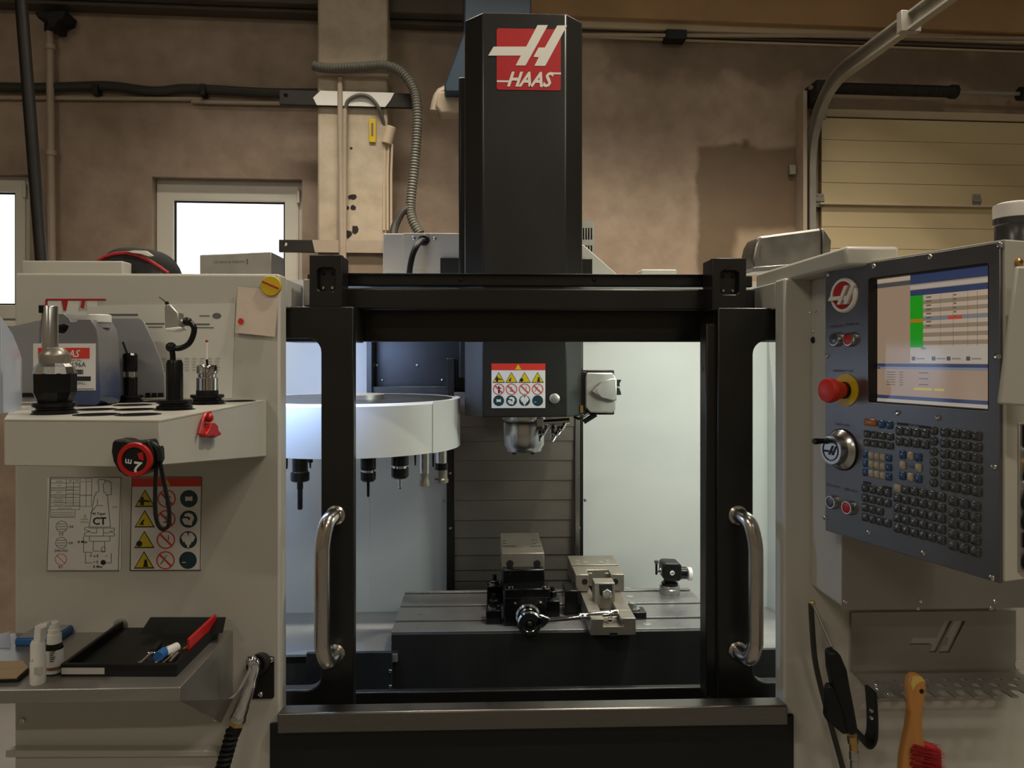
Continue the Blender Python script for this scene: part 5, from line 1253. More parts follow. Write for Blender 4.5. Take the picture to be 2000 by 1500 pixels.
# boring bar in its holder
x_, y_ = rp(107, 808); k = kpx(x_, y_)
t = thing('boring_bar', (x_, y_, RZ), 'tall tool holder with a slim steel boring bar at the rack front corner', 'tool')
mb = MB(); flange(mb, x_, y_, 38.5 * k, 0.017); mb.build('flange', M['tool_black'], t)
def zz(py): return PY(107, py, y_).z
MB().lathe([(30 * k, RZ + 0.014), (30 * k, zz(786)), (33 * k, zz(777)), (38 * k, zz(766)), (38.5 * k, zz(735)), (38 * k, zz(729))], (x_, y_, 0), (0, 0, 1), 10).build('holder_body', M['tool_black'], t, smooth=20)
MB().lathe([(38 * k, zz(730)), (34 * k, zz(716)), (29 * k, zz(711)), (27 * k, zz(709))], (x_, y_, 0), (0, 0, 1), 12).build('holder_shoulder', M['steel'], t, smooth=20)
MB().lathe([(27 * k, zz(710)), (27.5 * k, zz(695)), (27 * k, zz(692)), (17 * k, zz(680)), (15 * k, zz(679))], (x_, y_, 0), (0, 0, 1), 28).build('collar', M['vise_steel'], t)
xo_ = x_ - 9 * k
mb = MB().lathe([(14.5 * k, zz(681)), (14 * k, zz(600)), (13 * k, zz(598))], (xo_, y_, 0), (0, 0, 1), 20)
mb.build('bar_shank', M['steel'], t)
MB().box(xo_ - 15 * k, xo_ - 2 * k, y_ - 13 * k, y_ + 6 * k, zz(612), zz(597)).build('cutting_head', M['tool_black'], t, bevel=0.001)
# dial indicator on a short holder
x_, y_ = rp(341, 799); k = kpx(x_, y_)
t = thing('indicator_holder', (x_, y_, RZ), 'black holder carrying a test indicator on a curved black arm', 'tool')
def P3(px, py, dy=0.0): return PY(px, py, y_ + dy)
mb = MB(); flange(mb, x_, y_, 33 * k, 0.016); mb.build('flange', M['tool_black'], t)
MB().lathe([(15.5 * k, RZ + 0.014), (15.5 * k, P3(341, 710).z), (13 * k, P3(341, 703).z), (6 * k, P3(341, 703).z)], (x_, y_, 0), (0, 0, 1), 24).build('holder_body', M['tool_black'], t)
MB().tube([P3(338, 704), P3(337, 690), P3(334, 678)], 0.0045, 10).build('arm_root', M['tool_black'], t)
MB().sph(P3(334, 678), 10 * k, 16).build('arm_joint', M['plastic_black'], t)
MB().tube(smooth_path([P3(336, 680), P3(352, 680), P3(368, 672), P3(377, 656), P3(379, 640), P3(371, 630)], 5), 5.5 * k, 12).build('curved_arm', M['tool_black'], t)
MB().sph(P3(366, 628), 9 * k, 16).build('arm_joint', M['plastic_black'], t)
MB().cyl(P3(362, 628), P3(350, 629), 4.5 * k, n=12).build('clamp_stem', M['chrome'], t)
f_ = FY(y_)
ib = MB(f_).ppoly([(321, 600), (324, 594), (331, 594), (348, 611), (351, 640), (322, 643)], -0.012, 0.012).build('indicator_body', M['alu'], t, bevel=0.002)
MB(f_).ppoly([(321, 641), (352, 638), (352, 644), (338, 648), (322, 646)], -0.014, 0.014).build('indicator_dial', M['plastic_white'], ib, bevel=0.002)
MB().sph(f_.wp(326, 592), 4 * k, 10).build('stylus_pivot', M['tool_black'], ib)
MB().cyl(f_.wp(326, 592), f_.wp(311, 580), 0.0012, n=8).build('stylus', M['chrome'], ib)
# touch probe
x_, y_ = rp(405, 788); k = kpx(x_, y_)
t = thing('touch_probe', (x_, y_, RZ), 'silver touch probe with a thin stylus and red ruby ball', 'tool')
mb = MB(); flange(mb, x_, y_, 31 * k, 0.017); mb.build('flange', M['tool_black'], t)
MB().lathe([(20.5 * k, RZ + 0.014), (20.5 * k, P3(405, 762).z)], (x_, y_, 0), (0, 0, 1), 28).build('battery_band', M['plastic_black'], t)
MB().lathe([(20 * k, P3(405, 763).z), (20 * k, P3(405, 738).z), (17 * k, P3(405, 736).z), (17 * k, P3(405, 731).z), (19.5 * k, P3(405, 729).z), (19.5 * k, P3(405, 716).z), (18 * k, P3(405, 713).z), (8 * k, P3(405, 713).z)], (x_, y_, 0), (0, 0, 1), 28).build('probe_body', M['chrome'], t)
MB().cyl((x_, y_, P3(405, 714).z), (x_ - .001, y_, P3(405, 702).z), 0.0022, n=10).build('stylus_base', M['tool_black'], t)
MB().cyl((x_ - .001, y_, P3(405, 703).z), (x_ - .001, y_, P3(405, 668).z), 0.0015, n=10).build('stylus', M['plastic_white'], t)
MB().sph((x_ - .001, y_, P3(405, 666).z), 0.0028, 12).build('ruby_ball', M['red'], t)
# collet chuck behind the jug
x_, y_ = rp(254, 785); k = kpx(x_, y_)
t = thing('collet_chuck', (x_, y_, RZ), 'dark collet chuck holder standing between the grease jug and the indicator', 'tool')
mb = MB(); flange(mb, x_, y_, 23 * k, 0.013); mb.build('flange', M['tool_black'], t)
MB().lathe([(13 * k, RZ + .011), (13.5 * k, P3(253, 738).z), (12 * k, P3(253, 736).z)], (x_, y_, 0), (0, 0, 1), 24).build('holder_body', M['tool_black'], t)
MB().lathe([(11.5 * k, P3(253, 737).z), (11.5 * k, P3(253, 726).z)], (x_, y_, 0), (0, 0, 1), 24).build('collar', M['steel'], t)
MB().lathe([(12.5 * k, P3(253, 726).z), (13.5 * k, P3(253, 722).z), (13.5 * k, P3(253, 694).z), (11 * k, P3(253, 690).z), (5 * k, P3(253, 690).z)], (x_, y_, 0), (0, 0, 1), 12).build('collet_nut', M['tool_black'], t, smooth=20)
MB().cyl((x_ - 5 * k, y_, P3(253, 692).z), (x_ - 14 * k, y_, P3(253, 668).z), 0.002, n=8).build('thin_drill', M['tool_black'], t)
# grease jug
yj = rp(150, 793)[1]
fj = FY(yj)
def c4(x_, y_): return fj.at(x_ * 0.28, 470 + y_ * 0.28)
ol = [c4(262 + (q[0] - 262) * 0.80, q[1]) for q in ((262, 640), (268, 560), (290, 522), (330, 505), (480, 505), (520, 530), (545, 562), (590, 560), (600, 545), (715, 545), (735, 570), (765, 610), (778, 680), (800, 1080), (790, 1130), (765, 1148), (310, 1148), (280, 1130), (265, 1080))]
zj = min(p_[1] for p_ in ol); ol = [(x_, RZ + (z_ - zj)) for x_, z_ in ol]
dzj = RZ - zj
hole = [(x_, z_ + dzj) for x_, z_ in [c4(262 + (q[0] - 262) * 0.80, q[1]) for q in ((400, 610), (430, 585), (480, 575), (522, 590), (505, 622), (480, 642), (410, 640))]]
t = thing('grease_jug', (fj.at(150, 792)[0], yj + 0.05, RZ), 'grey-blue plastic jug with a white cap and printed label, on the tool rack', 'jug')
jb_ = MB(fj).plate(ol, [hole], 0.004, 0.080).build('jug_body', M['jug_plastic'], t, bevel=0.012, seg=3, smooth=50)
cx_ = c4(610, 520)[0]; zc = c4(610, 550)[1] + dzj
MB().lathe([(0.018, zc - 0.012), (0.0185, zc + 0.002)], (cx_, yj + 0.042, 0), (0, 0, 1), 24).build('jug_neck', M['visor_grey'], t)
MB().lathe([(0.0195, zc - 0.002), (0.0200, zc), (0.0195, zc + 0.011), (0.017, zc + 0.0125), (0.0, zc + 0.0125)], (cx_, yj + 0.042, 0), (0, 0, 1), 28).build('jug_cap', M['plastic_white'], t)
a, b = c4(385, 1040), c4(660, 712)
lb_ = MB(fj).box(a[0] - 0.04, b[0], 0.0025, 0.0045, a[1] + dzj, b[1] + dzj).build('jug_label', M['decal_head'], t)
a2, b2 = c4(400, 818), c4(620, 742)
MB(fj).box(a2[0] - 0.035, b2[0], 0.002, 0.003, a2[1] + dzj, b2[1] + dzj).build('label_band', M['decal_red'], lb_)
mb = MB(fj).text('HAAS', c4(375, 806)[0], c4(0, 806)[1] + dzj, 0.0125, 0.0017, shear=0.3, sx=0.95, bold=0.012); mb.build('label_brand', M['decal_head'], lb_, smooth=0)
mb = MB(fj)
for s_, xx, yy, h_, sx_ in (('Automation Inc.', 396, 836, 0.0042, 1.1), ('93-2196A', 405, 876, 0.0088, 0.95), ('GREASE REFILL', 430, 998, 0.0042, 1.05)):
    mb.text(s_, c4(xx, yy)[0], c4(xx, yy)[1] + dzj, h_, 0.002, sx=sx_)
xx = c4(440, 0)[0]
for i in range(26):
    w_ = random.choice((0.0004, 0.0007, 0.0011)); mb.box(xx, xx + w_, 0.002, 0.0025, c4(0, 928)[1] + dzj, c4(0, 894)[1] + dzj); xx += w_ + random.choice((0.0004, 0.0008))
p0, p1 = c4(440, 974), c4(628, 942); mb.box(p0[0], p1[0], 0.002, 0.0025, p0[1] + dzj, p1[1] + dzj)
p0, p1 = c4(440, 1032), c4(650, 1028); mb.box(p0[0], p1[0], 0.002, 0.0025, p0[1] + dzj, p1[1] + dzj)
mb.build('label_print', M['decal_black'], lb_, smooth=0, kind='stuff')
# smoky visor sheet behind the jug
yv = 1.497
fv = FY(yv)
ol = [fv.at(*q) for q in ((-40, 652), (70, 626), (140, 619), (272, 621), (281, 628), (300, 668), (316, 708), (321, 735), (322, 776), (34, 784), (36, 740), (43, 700), (20, 660))]
zv = min(z_ for _, z_ in ol)
ol = [(x_, z_ - zv + RZ) for x_, z_ in ol]
vz = MB(fv).plate(ol, [], 0, 0.004).build('visor_sheet', M['visor_grey'], bevel=0.001, smooth=30, label='smoky grey plastic visor sheet with rounded corner behind the grease jug', cat='visor')
for xa_, xb_ in ((286, 294), (298, 306), (310, 319), (44, 66)):
    a_, b_ = fv.at(xa_, 775), fv.at(xb_, 767); MB(fv).box(a_[0], b_[0], -0.004, 0.0, a_[1] - zv + RZ, b_[1] - zv + RZ).build('visor_clip', M['plastic_black'], vz)
# pale curled plastic sheet at the rack end, bluish light put into its colour
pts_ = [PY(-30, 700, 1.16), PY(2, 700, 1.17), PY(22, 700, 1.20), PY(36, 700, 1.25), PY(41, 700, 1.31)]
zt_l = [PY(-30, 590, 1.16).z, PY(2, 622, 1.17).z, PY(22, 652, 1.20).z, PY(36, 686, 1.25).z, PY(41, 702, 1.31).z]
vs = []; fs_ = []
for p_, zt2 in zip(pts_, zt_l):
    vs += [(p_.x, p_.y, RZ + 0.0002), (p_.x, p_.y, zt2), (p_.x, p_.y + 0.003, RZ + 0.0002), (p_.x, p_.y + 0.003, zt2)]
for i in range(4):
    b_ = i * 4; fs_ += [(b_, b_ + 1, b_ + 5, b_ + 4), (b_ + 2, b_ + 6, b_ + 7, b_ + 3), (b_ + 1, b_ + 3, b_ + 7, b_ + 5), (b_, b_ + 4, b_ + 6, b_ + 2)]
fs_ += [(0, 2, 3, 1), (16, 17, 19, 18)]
mb = MB(); mb.add(vs, fs_); mb.build('curled_sheet', M['sheet_blue_lit'], smooth=60, label='pale curled plastic sheet with bluish light in its colour, standing at the end of the tool rack', cat='sheet')
# --- papers and magnets on the panel
def onp(d0): return FP
pp = MB(FP).ppoly([(172, 598), (460, 592), (453, 778), (172, 780)], -0.0012, -0.0002).build('paper_chart', M['paper'], smooth=0, label='printed paper table sheet behind the touch probe', cat='paper')
mb = MB(FP); ml = MB(FP)
for i in range(8):
    for j in range(5):
        x_ = 316 + i * 15; y_ = 699 + j * 5.6; a_, b_ = FP.at(x_, y_ + 2.6), FP.at(x_ + 9 - (i * j) % 3, y_); ml.box(a_[0], b_[0], -0.0016, -0.0012, a_[1], b_[1])
for (x0_, y0_, x1_, y1_) in ((284, 631, 322, 634), (290, 638, 318, 640), (378, 632, 410, 635), (384, 639, 418, 641), (213, 613, 270, 617), (390, 616, 410, 618)):
    a_, b_ = FP.at(x0_, y1_), FP.at(x1_, y0_); mb.box(a_[0], b_[0], -0.0016, -0.0012, a_[1], b_[1])
c_ = FP.at(424, 617); mb.prism([(c_[0] + 0.009 * math.cos(t_), c_[1] + 0.006 * math.sin(t_)) for t_ in [i * math.pi / 10 for i in range(20)]], -0.0016, -0.0012)
mb.build('paper_heading', M['print_grey'], pp, smooth=0, kind='stuff'); ml.build('paper_rows', M['print_light'], pp, smooth=0, kind='stuff')
nt_ = MB(FP)
g = []
for j in range(6):
    for i in range(6):
        px, py = 466 + (80 - j * 0.4) * i / 5 - 1.0 * j, 560 + 90 * j / 5 + i * 1.6; x_, z_ = FP.at(px, py)
        g.append((x_, -0.003 - 0.004 * (j / 5) - (0.0018 if (i == 2) else 0) - 0.001 * random.random(), z_))
fs_ = [(j * 6 + i, j * 6 + i + 1, j * 6 + i + 7, j * 6 + i + 6) for j in range(5) for i in range(5)]
n_ = len(g); g2 = [(x_, y_ + 0.0006, z_) for x_, y_, z_ in g]
nt_.add(g + g2, fs_ + [[a_ + n_ for a_ in reversed(q)] for q in fs_])
no = nt_.build('paper_note', M['paper_note'], label='creased cream paper note pinned by a yellow round magnet', cat='paper', smooth=20)
c_ = FP.at(473, 628); MB(FP).prism([(c_[0] + 0.0062 * math.cos(t_) * (1 if i % 2 else .8), c_[1] + 0.0068 * math.sin(t_) * (1 if i % 3 else .85)) for i, t_ in enumerate([i * math.pi / 7 for i in range(14)])], -0.0095, -0.0082).build('red_dot', M['red_bright'], no)
p = FP.wp(530.5, 559, -0.002)
mg = MB().lathe([(0.0205, 0), (0.0205, 0.006), (0.0195, 0.0075), (0, 0.0078)], p, (0, -1, 0), 32).build('round_magnet', M['yellow'], label='yellow round magnet with a dark stripe on the panel corner', cat='magnet')
MB(FP).prism([FP.at(*q) for q in ((514, 552), (516, 549.5), (547, 563), (546, 566))], -0.0105, -0.0095).build('magnet_stripe', M['red'], mg)
# red bell-shaped magnet on the rack's side
def sfp(px, py): return SF.at(px, py)
ol = [sfp(*q) for q in ((398, 828), (396, 838), (389, 846), (388, 852), (394, 854), (402, 851), (406, 855), (411, 853), (418, 850), (419, 846), (413, 840), (412, 831), (405, 825))]
rm = MB(SF).prism(ol, -0.012, 0.0).build('bell_magnet', M['red'], bevel=0.003, seg=3, label='small red flower-bell magnet on the right side of the tool rack', cat='magnet')
MB().sph(SF.wp(408, 816, -0.006), 0.0075, 12).build('bell_knob', M['red'], rm)
MB().tube(smooth_path([SF.wp(410, 806, -0.004), SF.wp(402, 809, -0.005), SF.wp(396, 820, -0.006), SF.wp(392, 836, -0.006), SF.wp(389, 848, -0.006)], 4), 0.003, 8).build('bell_stem', M['red'], rm)
# tape measure hung on the rack front
ft = FY((A_[1] + B_[1]) / 2 - 0.006)
ol = [ft.at(*q, -0.02) for q in ((226, 862), (232, 857), (250, 858), (262, 862), (282, 860), (296, 858), (300, 866), (306, 880), (307, 900), (300, 916), (286, 926), (270, 931), (252, 928), (238, 918), (228, 900), (224, 880))]
tm = MB(ft).prism(ol, -0.030, 0.006).build('tape_measure', M['plastic_black'], bevel=0.005, seg=3, label='black and red two-metre tape measure hanging on the rack front with a wrist loop', cat='tape measure')
c_ = ft.at(263, 898, -0.032)
kk = ft.mpp(263, 898)
MB().lathe([(33 * kk, 0), (33 * kk, 0.002), (31 * kk, 0.005), (24 * kk, 0.005), (23 * kk, 0.002)], ft.w(c_[0], -0.029, c_[1]), (0, -1, 0), 36).build('red_ring', M['red'], tm)
MB().lathe([(24 * kk, 0), (24 * kk, 0.003), (0, 0.0032)], ft.w(c_[0], -0.029, c_[1]), (0, -1, 0), 32).build('dial_face', M['plastic_black'], tm)
mb = MB(ft)
mb.text('2', c_[0] + 0.011, c_[1] - 0.004, 0.0165, -0.0325, rot=R(172), bold=0.02).text('m', c_[0] - 0.003, c_[1] + 0.000, 0.0085, -0.0325, rot=R(172), bold=0.02)
mb.build('dial_lettering', M['decal_head'], tm, smooth=0)
mb = MB(ft); mb.prism([ft.at(*q, -0.0325) for q in ((268, 886), (279, 882), (281, 900), (272, 897))], -0.0325, -0.0322); mb.build('dial_flash', M['red'], tm, smooth=0)
P = [ft.wp(*q, -0.018) for q in ((308, 880), (306, 905), (304, 935), (303, 975), (304, 1005), (309, 1025), (318, 1034), (328, 1028), (331, 1012), (329, 985), (322, 950), (315, 915), (309, 884))]
MB().tube(smooth_path(P, 3), 0.003, prof=[(-0.0014, -0.0024), (0.0014, -0.0024), (0.0014, 0.0024), (-0.0014, 0.0024)]).build('wrist_loop', M['rubber'], tm)
P = [ft.wp(*q, -0.022) for q in ((292, 866), (304, 872), (309, 884), (311, 900))]
MB().tube(smooth_path(P, 3), 0.0045, 8).build('loop_clip', M['plastic_black'], tm)

# ------------------------------------------------------------------ on top of the left cabinet
zc_ = ztop
lid = MB().box(PY(42, 520, 1.60).x, PY(240, 520, 1.60).x, 1.60, 1.64, zc_ - 0.02, PY(100, 509, 1.60).z).build('cabinet_lid', M['machine_white'], mill, bevel=0.003)
fcx = FY(1.64)
MB().box(xl0, xl1 - 0.29, YP + 0.045, 1.86, zc_ - 0.06, zc_ - 0.004).build('cabinet_top', M['machine_white'], mill, bevel=0.002)
# cap: crown, visor, badge
yc = 1.70
cap = thing('baseball_cap', (PY(270, 530, yc).x, yc, zc_ - 0.004), 'black baseball cap with red-edged peak and white badge on the cabinet top', 'cap')
ctr_ = PY(262, 534, yc + 0.03)
mb = MB(); n1, n2 = 28, 9
vs = []; fs_ = []
rx, ry, rz_ = 0.092, 0.075, PY(262, 480, yc).z - (zc_ - 0.004)
for j in range(n2 + 1):
    a_ = math.pi / 2 * j / n2
    for i in range(n1):
        b_ = 2 * math.pi * i / n1
        sq = math.cos(a_) ** 0.62
        hump = 1 + 0.06 * math.sin(3 * b_ + 0.6)
        vs.append((ctr_.x + 0.004 + rx * sq * math.cos(b_) * hump, yc + 0.045 + ry * sq * math.sin(b_), zc_ - 0.004 + rz_ * (math.sin(a_) ** 0.9) * (1 - 0.10 * math.cos(b_) * math.cos(a_))))
for j in range(n2):
    for i in range(n1): fs_.append((j * n1 + i, j * n1 + (i + 1) % n1, (j + 1) * n1 + (i + 1) % n1, (j + 1) * n1 + i))
fs_.append(list(range(n1))); mb.add(vs, fs_); mb.build('crown', M['cap_black'], cap, smooth=70)
fk = FY(yc - 0.035)
def peak(pts_, Y0, Y1, m_, nm, th):
    pass
top_e = [(190, 512), (205, 502), (225, 496), (248, 494), (270, 499), (295, 511), (315, 524), (329, 534)]
bot_e = [(188, 520), (200, 534), (222, 536), (245, 537), (266, 538), (286, 538), (303, 538), (312, 538)]
fa_, fb2_ = FY(yc - 0.03), FY(yc - 0.055)
vs = [fa_.wp(*q) for q in top_e] + [fb2_.wp(*q) for q in bot_e]
vs += [v + Vector((0, 0.003, 0.003)) for v in vs[:8]] + [v + Vector((0, 0, -0.004)) for v in vs[8:16]]
fs_ = [(i, i + 1, i + 9, i + 8) for i in range(7)]
mb = MB(); mb.add(vs[:16], fs_)
# peak as a thick curved strip
th_ = []
for i in range(8): th_.append((vs[i], vs[8 + i]))
mb = MB(); V_ = []
for a_, b_ in th_:
    nrm = Vector((0, 0.55, -0.83)) * 0.004
    V_ += [a_, b_, b_ + nrm, a_ + nrm]
F_ = []
for i in range(7):
    o_ = 4 * i; F_ += [(o_, o_ + 4, o_ + 5, o_ + 1), (o_ + 1, o_ + 5, o_ + 6, o_ + 2), (o_ + 2, o_ + 6, o_ + 7, o_ + 3), (o_ + 3, o_ + 7, o_ + 4, o_)]
F_ += [(0, 1, 2, 3), (31, 30, 29, 28)]
mb.add(V_, F_); mb.build('peak', M['cap_black'], cap, smooth=60)
MB().tube([a_ + Vector((0, -0.002, 0.0)) for a_, b_ in th_], 0.0042, 8).build('peak_edge', M['cap_red'], cap)
bgv = FY(yc - 0.036)
MB(bgv).ppoly([(247, 491), (262, 489), (285, 490), (298, 499), (290, 501), (275, 496), (258, 494)], -0.004, 0.006).build('cap_badge', M['plastic_white'], cap, bevel=0.001)
# aluminium block with hand-written words
fb3 = FY(1.585)
a, b = fb3.at(391, 533), fb3.at(530, 492)
bl = MB(fb3).ppoly([(390, 541), (530, 541), (530, 492), (390, 498)], 0, 0.10).build('aluminium_block', M['alu'], bevel=0.0015, label='rectangular aluminium block with handwritten words on the cabinet top', cat='block')
for v in bl.data.vertices: pass
mb = MB(fb3)
xx, zz_ = fb3.at(417, 514.5); mb.text('UŽ NECH JE FAJRONT', xx, zz_, 0.0050, -0.0004, rot=R(1.2), sx=0.95)
xx, zz_ = fb3.at(481, 515.5); mb.text('!', xx, zz_, 0.0105, -0.0004, bold=0.05)
mb.build('block_lettering', M['print_grey'], bl, smooth=0)

# ------------------------------------------------------------------ stainless shelf lower left and what lies on it
SZ = FP.at(300, 1233)[1]
sh0 = PZ(352, 1342, SZ); shb = FP.at(455, 1233)[0]
xl_s = -1.20
shelf = thing('steel_shelf', ((xl_s + shb) / 2, 1.42, SZ - 0.12), 'stainless steel shelf with gusset ends screwed to the left machine panel', 'shelf')
MB().box(xl_s, sh0.x, sh0.y, YP - 0.0005, SZ - 0.003, SZ).build('shelf_top', M['stainless'], shelf, bevel=0.001)
MB().vprism([(sh0.x - 0.001, sh0.y), (shb, YP - 0.0005), (sh0.x - 0.02, YP - 0.0005)], SZ - 0.0031, SZ - 0.0001).build('shelf_flank', M['stainless'], shelf)
MB().box(xl_s, sh0.x, sh0.y - 0.001, sh0.y + 0.002, PY(200, 1371, sh0.y).z, SZ - 0.0005).build('shelf_lip', M['stainless'], shelf, bevel=0.001)
zlp = PY(200, 1371, sh0.y).z
xg0, xg1 = sh0.x, shb
gs = MB()
z425 = FP.at(425, 1412)[1]
gs.add([(xg0, sh0.y, SZ - .001), (xg1, YP - .001, SZ - .001), (xg1, YP - .001, FP.at(450, 1365)[1]), (PY(432, 1408, YP - .004).x, YP - .004, FP.at(425, 1410)[1]), (xg0, sh0.y, zlp),
        (xg0 - .003, sh0.y, SZ - .001), (xg1 - .003, YP - .001, SZ - .001), (xg1 - .003, YP - .001, FP.at(450, 1365)[1]), (PY(432, 1408, YP - .004).x - .003, YP - .004, FP.at(425, 1410)[1]), (xg0 - .003, sh0.y, zlp)],
       [(0, 1, 2, 3, 4), (9, 8, 7, 6, 5), (0, 5, 6, 1), (1, 6, 7, 2), (2, 7, 8, 3), (3, 8, 9, 4), (4, 9, 5, 0)])
gs.build('shelf_gusset', M['stainless'], shelf, smooth=0)
for q in ((45, 1407), (422, 1403)): screw(shelf, FP.wp(q[0], q[1]), (0, -1, 0), 0.006, M['chrome'])
MB(FP).ppoly([(10, 1466), (420, 1466), (428, 1478), (10, 1480)], -0.02, 0.0).build('panel_rib', M['machine_white'], mill, bevel=0.002)
MB().lathe([(0.014, 0), (0.014, 0.002), (0.010, 0.003)], FP.wp(236, 1220), (0, -1, 0), 20).build('hole_plug', M['alu'], mill)
def on(px, py): p_ = PZ(px, py, SZ); return p_.x, p_.y
# white spray bottle with a side arm
x_, y_ = on(74, 1334); k = kpx(x_, y_)
t = thing('spray_bottle', (x_, y_, SZ), 'slim white plastic bottle with a bent spout arm on the steel shelf', 'bottle')
def Q(py): return PY(74, py, y_).z
MB().lathe([(13 * k, SZ), (14 * k, SZ + .002), (14 * k, Q(1292)), (13 * k, Q(1288)), (13 * k, Q(1256)), (11 * k, Q(1251)), (8 * k, Q(1250))], (x_, y_, 0), (0, 0, 1), 24).build('bottle_body', M['plastic_white'], t)
MB(FY(y_)).ppoly([(64, 1255), (67, 1223), (90, 1217), (92, 1226), (80, 1230), (80, 1255)], -0.008, 0.008).build('spout_arm', M['plastic_white'], t, bevel=0.002)
MB(FY(y_ - 14.1 * k)).pbox(66, 1304, 82, 1318, 0, 0.001).build('bottle_print', M['print_light'], t)
MB().sph(PY(63, 1288, y_ - 12 * k), 0.003, 8).build('nozzle_nub', M['plastic_white'], t)
# brown dropper bottle
x_, y_ = on(106, 1314); k = kpx(x_, y_)
t = thing('pump_bottle', (x_, y_, SZ), 'dark bottle with a white pump cap and pale label beside the white bottle', 'bottle')
MB().lathe([(15 * k, SZ), (16 * k, SZ + .003), (16 * k, Q2 if False else PY(106, 1264, y_).z), (14 * k, PY(106, 1257, y_).z), (10 * k, PY(106, 1254, y_).z)], (x_, y_, 0), (0, 0, 1), 24).build('bottle_body', M['tool_black'], t)
MB().lathe([(16.3 * k, PY(106, 1311, y_).z), (16.3 * k, PY(106, 1266, y_).z)], (x_, y_, 0), (0, 0, 1), 24, caps=False).build('bottle_label', M['decal_head'], t)
MB().lathe([(16.4 * k, PY(106, 1304, y_).z), (16.4 * k, PY(106, 1298, y_).z)], (x_, y_, 0), (0, 0, 1), 24, caps=False).build('label_stripe', M['key_orange'], t)
mb = MB(FY(y_ - 16.6 * k))
for i in range(6): mb.pbox(97, 1271 + i * 4, 108 - (i % 3) * 2, 1273 + i * 4, 0, 0.0005)
mb.pbox(95, 1306, 113, 1309, 0, 0.0005); mb.build('label_print', M['print_grey'], t)
MB().lathe([(13 * k, PY(106, 1255, y_).z), (12.5 * k, PY(106, 1238, y_).z), (11 * k, PY(106, 1237, y_).z), (11 * k, PY(106, 1228, y_).z), (9 * k, PY(106, 1227, y_).z), (9 * k, PY(106, 1215, y_).z), (7 * k, PY(106, 1213, y_).z), (0, PY(106, 1213, y_).z)], (x_, y_, 0), (0, 0, 1), 24).build('pump_cap', M['plastic_white'], t)
# blue tray of papers behind the bottles
p = [on(*q) for q in ((28, 1262), (104, 1262), (157, 1225), (78, 1230))]
t = MB().vprism(p, SZ, SZ + 0.014).build('blue_case', M['blue'], bevel=0.003, label='flat blue case lying behind the two bottles', cat='case')
pi = [(x_ * 0.88 + sum(q[0] for q in p) / 4 * 0.12, y_ * 0.88 + sum(q[1] for q in p) / 4 * 0.12) for x_, y_ in p]
MB().vprism(pi, SZ + 0.0135, SZ + 0.0155).build('case_window', M['visor_grey'], t)
# wooden board and sheet at the left end
p = [on(*q) for q in ((-70, 1336), (36, 1333), (58, 1313), (48, 1300), (-70, 1302))]
t = MB().vprism(p, SZ, SZ + 0.006).build('wooden_pad', M['case_black'], bevel=0.001, label='flat dark pad with a pale wood top at the shelf end', cat='board')
MB().vprism([(x_ - 0.004, y_ + 0.002) for x_, y_ in p], SZ + 0.006, SZ + 0.008).build('pad_top', M['board_wood'], t)
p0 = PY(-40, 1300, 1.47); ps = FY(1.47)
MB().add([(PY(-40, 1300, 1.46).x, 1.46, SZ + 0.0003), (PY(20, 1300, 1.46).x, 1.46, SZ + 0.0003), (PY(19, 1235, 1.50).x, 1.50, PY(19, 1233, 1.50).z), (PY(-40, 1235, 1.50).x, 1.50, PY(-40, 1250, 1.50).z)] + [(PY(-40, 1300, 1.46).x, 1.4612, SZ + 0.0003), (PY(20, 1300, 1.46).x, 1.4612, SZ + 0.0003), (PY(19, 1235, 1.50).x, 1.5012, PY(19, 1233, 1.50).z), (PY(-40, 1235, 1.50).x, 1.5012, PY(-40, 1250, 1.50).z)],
         [(0, 1, 2, 3), (7, 6, 5, 4), (0, 4, 5, 1), (1, 5, 6, 2), (2, 6, 7, 3), (3, 7, 4, 0)]).build('paper_sheet', M['sheet_blue_lit'], smooth=0, label='white paper with bluish light in its colour, leaning at the far shelf end', cat='paper')  # the paper's blue is light put into its colour
# black tool case, open, with small tools
p = [on(*q) for q in ((118, 1322), (345, 1322), (438, 1228), (250, 1222))]
case = thing('tool_case', (sum(q[0] for q in p) / 4, sum(q[1] for q in p) / 4, SZ), 'open black tool case with a raised rear lid on the steel shelf', 'case')
def inset(pl_, f): cx_ = sum(q[0] for q in pl_) / 4; cy_ = sum(q[1] for q in pl_) / 4; return [(cx_ + (q[0] - cx_) * f, cy_ + (q[1] - cy_) * f) for q in pl_]
zc0, zc1 = SZ, SZ + 0.022
mb = MB(); mb.vprism(p, zc0, zc0 + 0.008); mb.build('case_floor', M['case_black'], case, bevel=0.002)
pin = inset(p, 0.93)
mb = MB(); n_ = 4
mb.add([(x_, y_, zc0 + .006) for x_, y_ in p] + [(x_, y_, zc1) for x_, y_ in p] + [(x_, y_, zc1) for x_, y_ in pin] + [(x_, y_, zc0 + .006) for x_, y_ in pin],
       [(i, (i + 1) % 4, 4 + (i + 1) % 4, 4 + i) for i in range(4)] + [(4 + i, 4 + (i + 1) % 4, 8 + (i + 1) % 4, 8 + i) for i in range(4)] + [(8 + i, 8 + (i + 1) % 4, 12 + (i + 1) % 4, 12 + i) for i in range(4)] + [(12 + i, 12 + (i + 1) % 4, (i + 1) % 4, i) for i in range(4)])
mb.build('case_wall', M['case_black'], case, smooth=0, bevel=0.001)
a_, b_ = Vector((*p[0], 0)), Vector((*p[1], 0))
dv = (b_ - a_)
c0 = a_ + dv * 0.01; c1 = a_ + dv * 0.38; yfr = min(p[0][1], p[1][1])
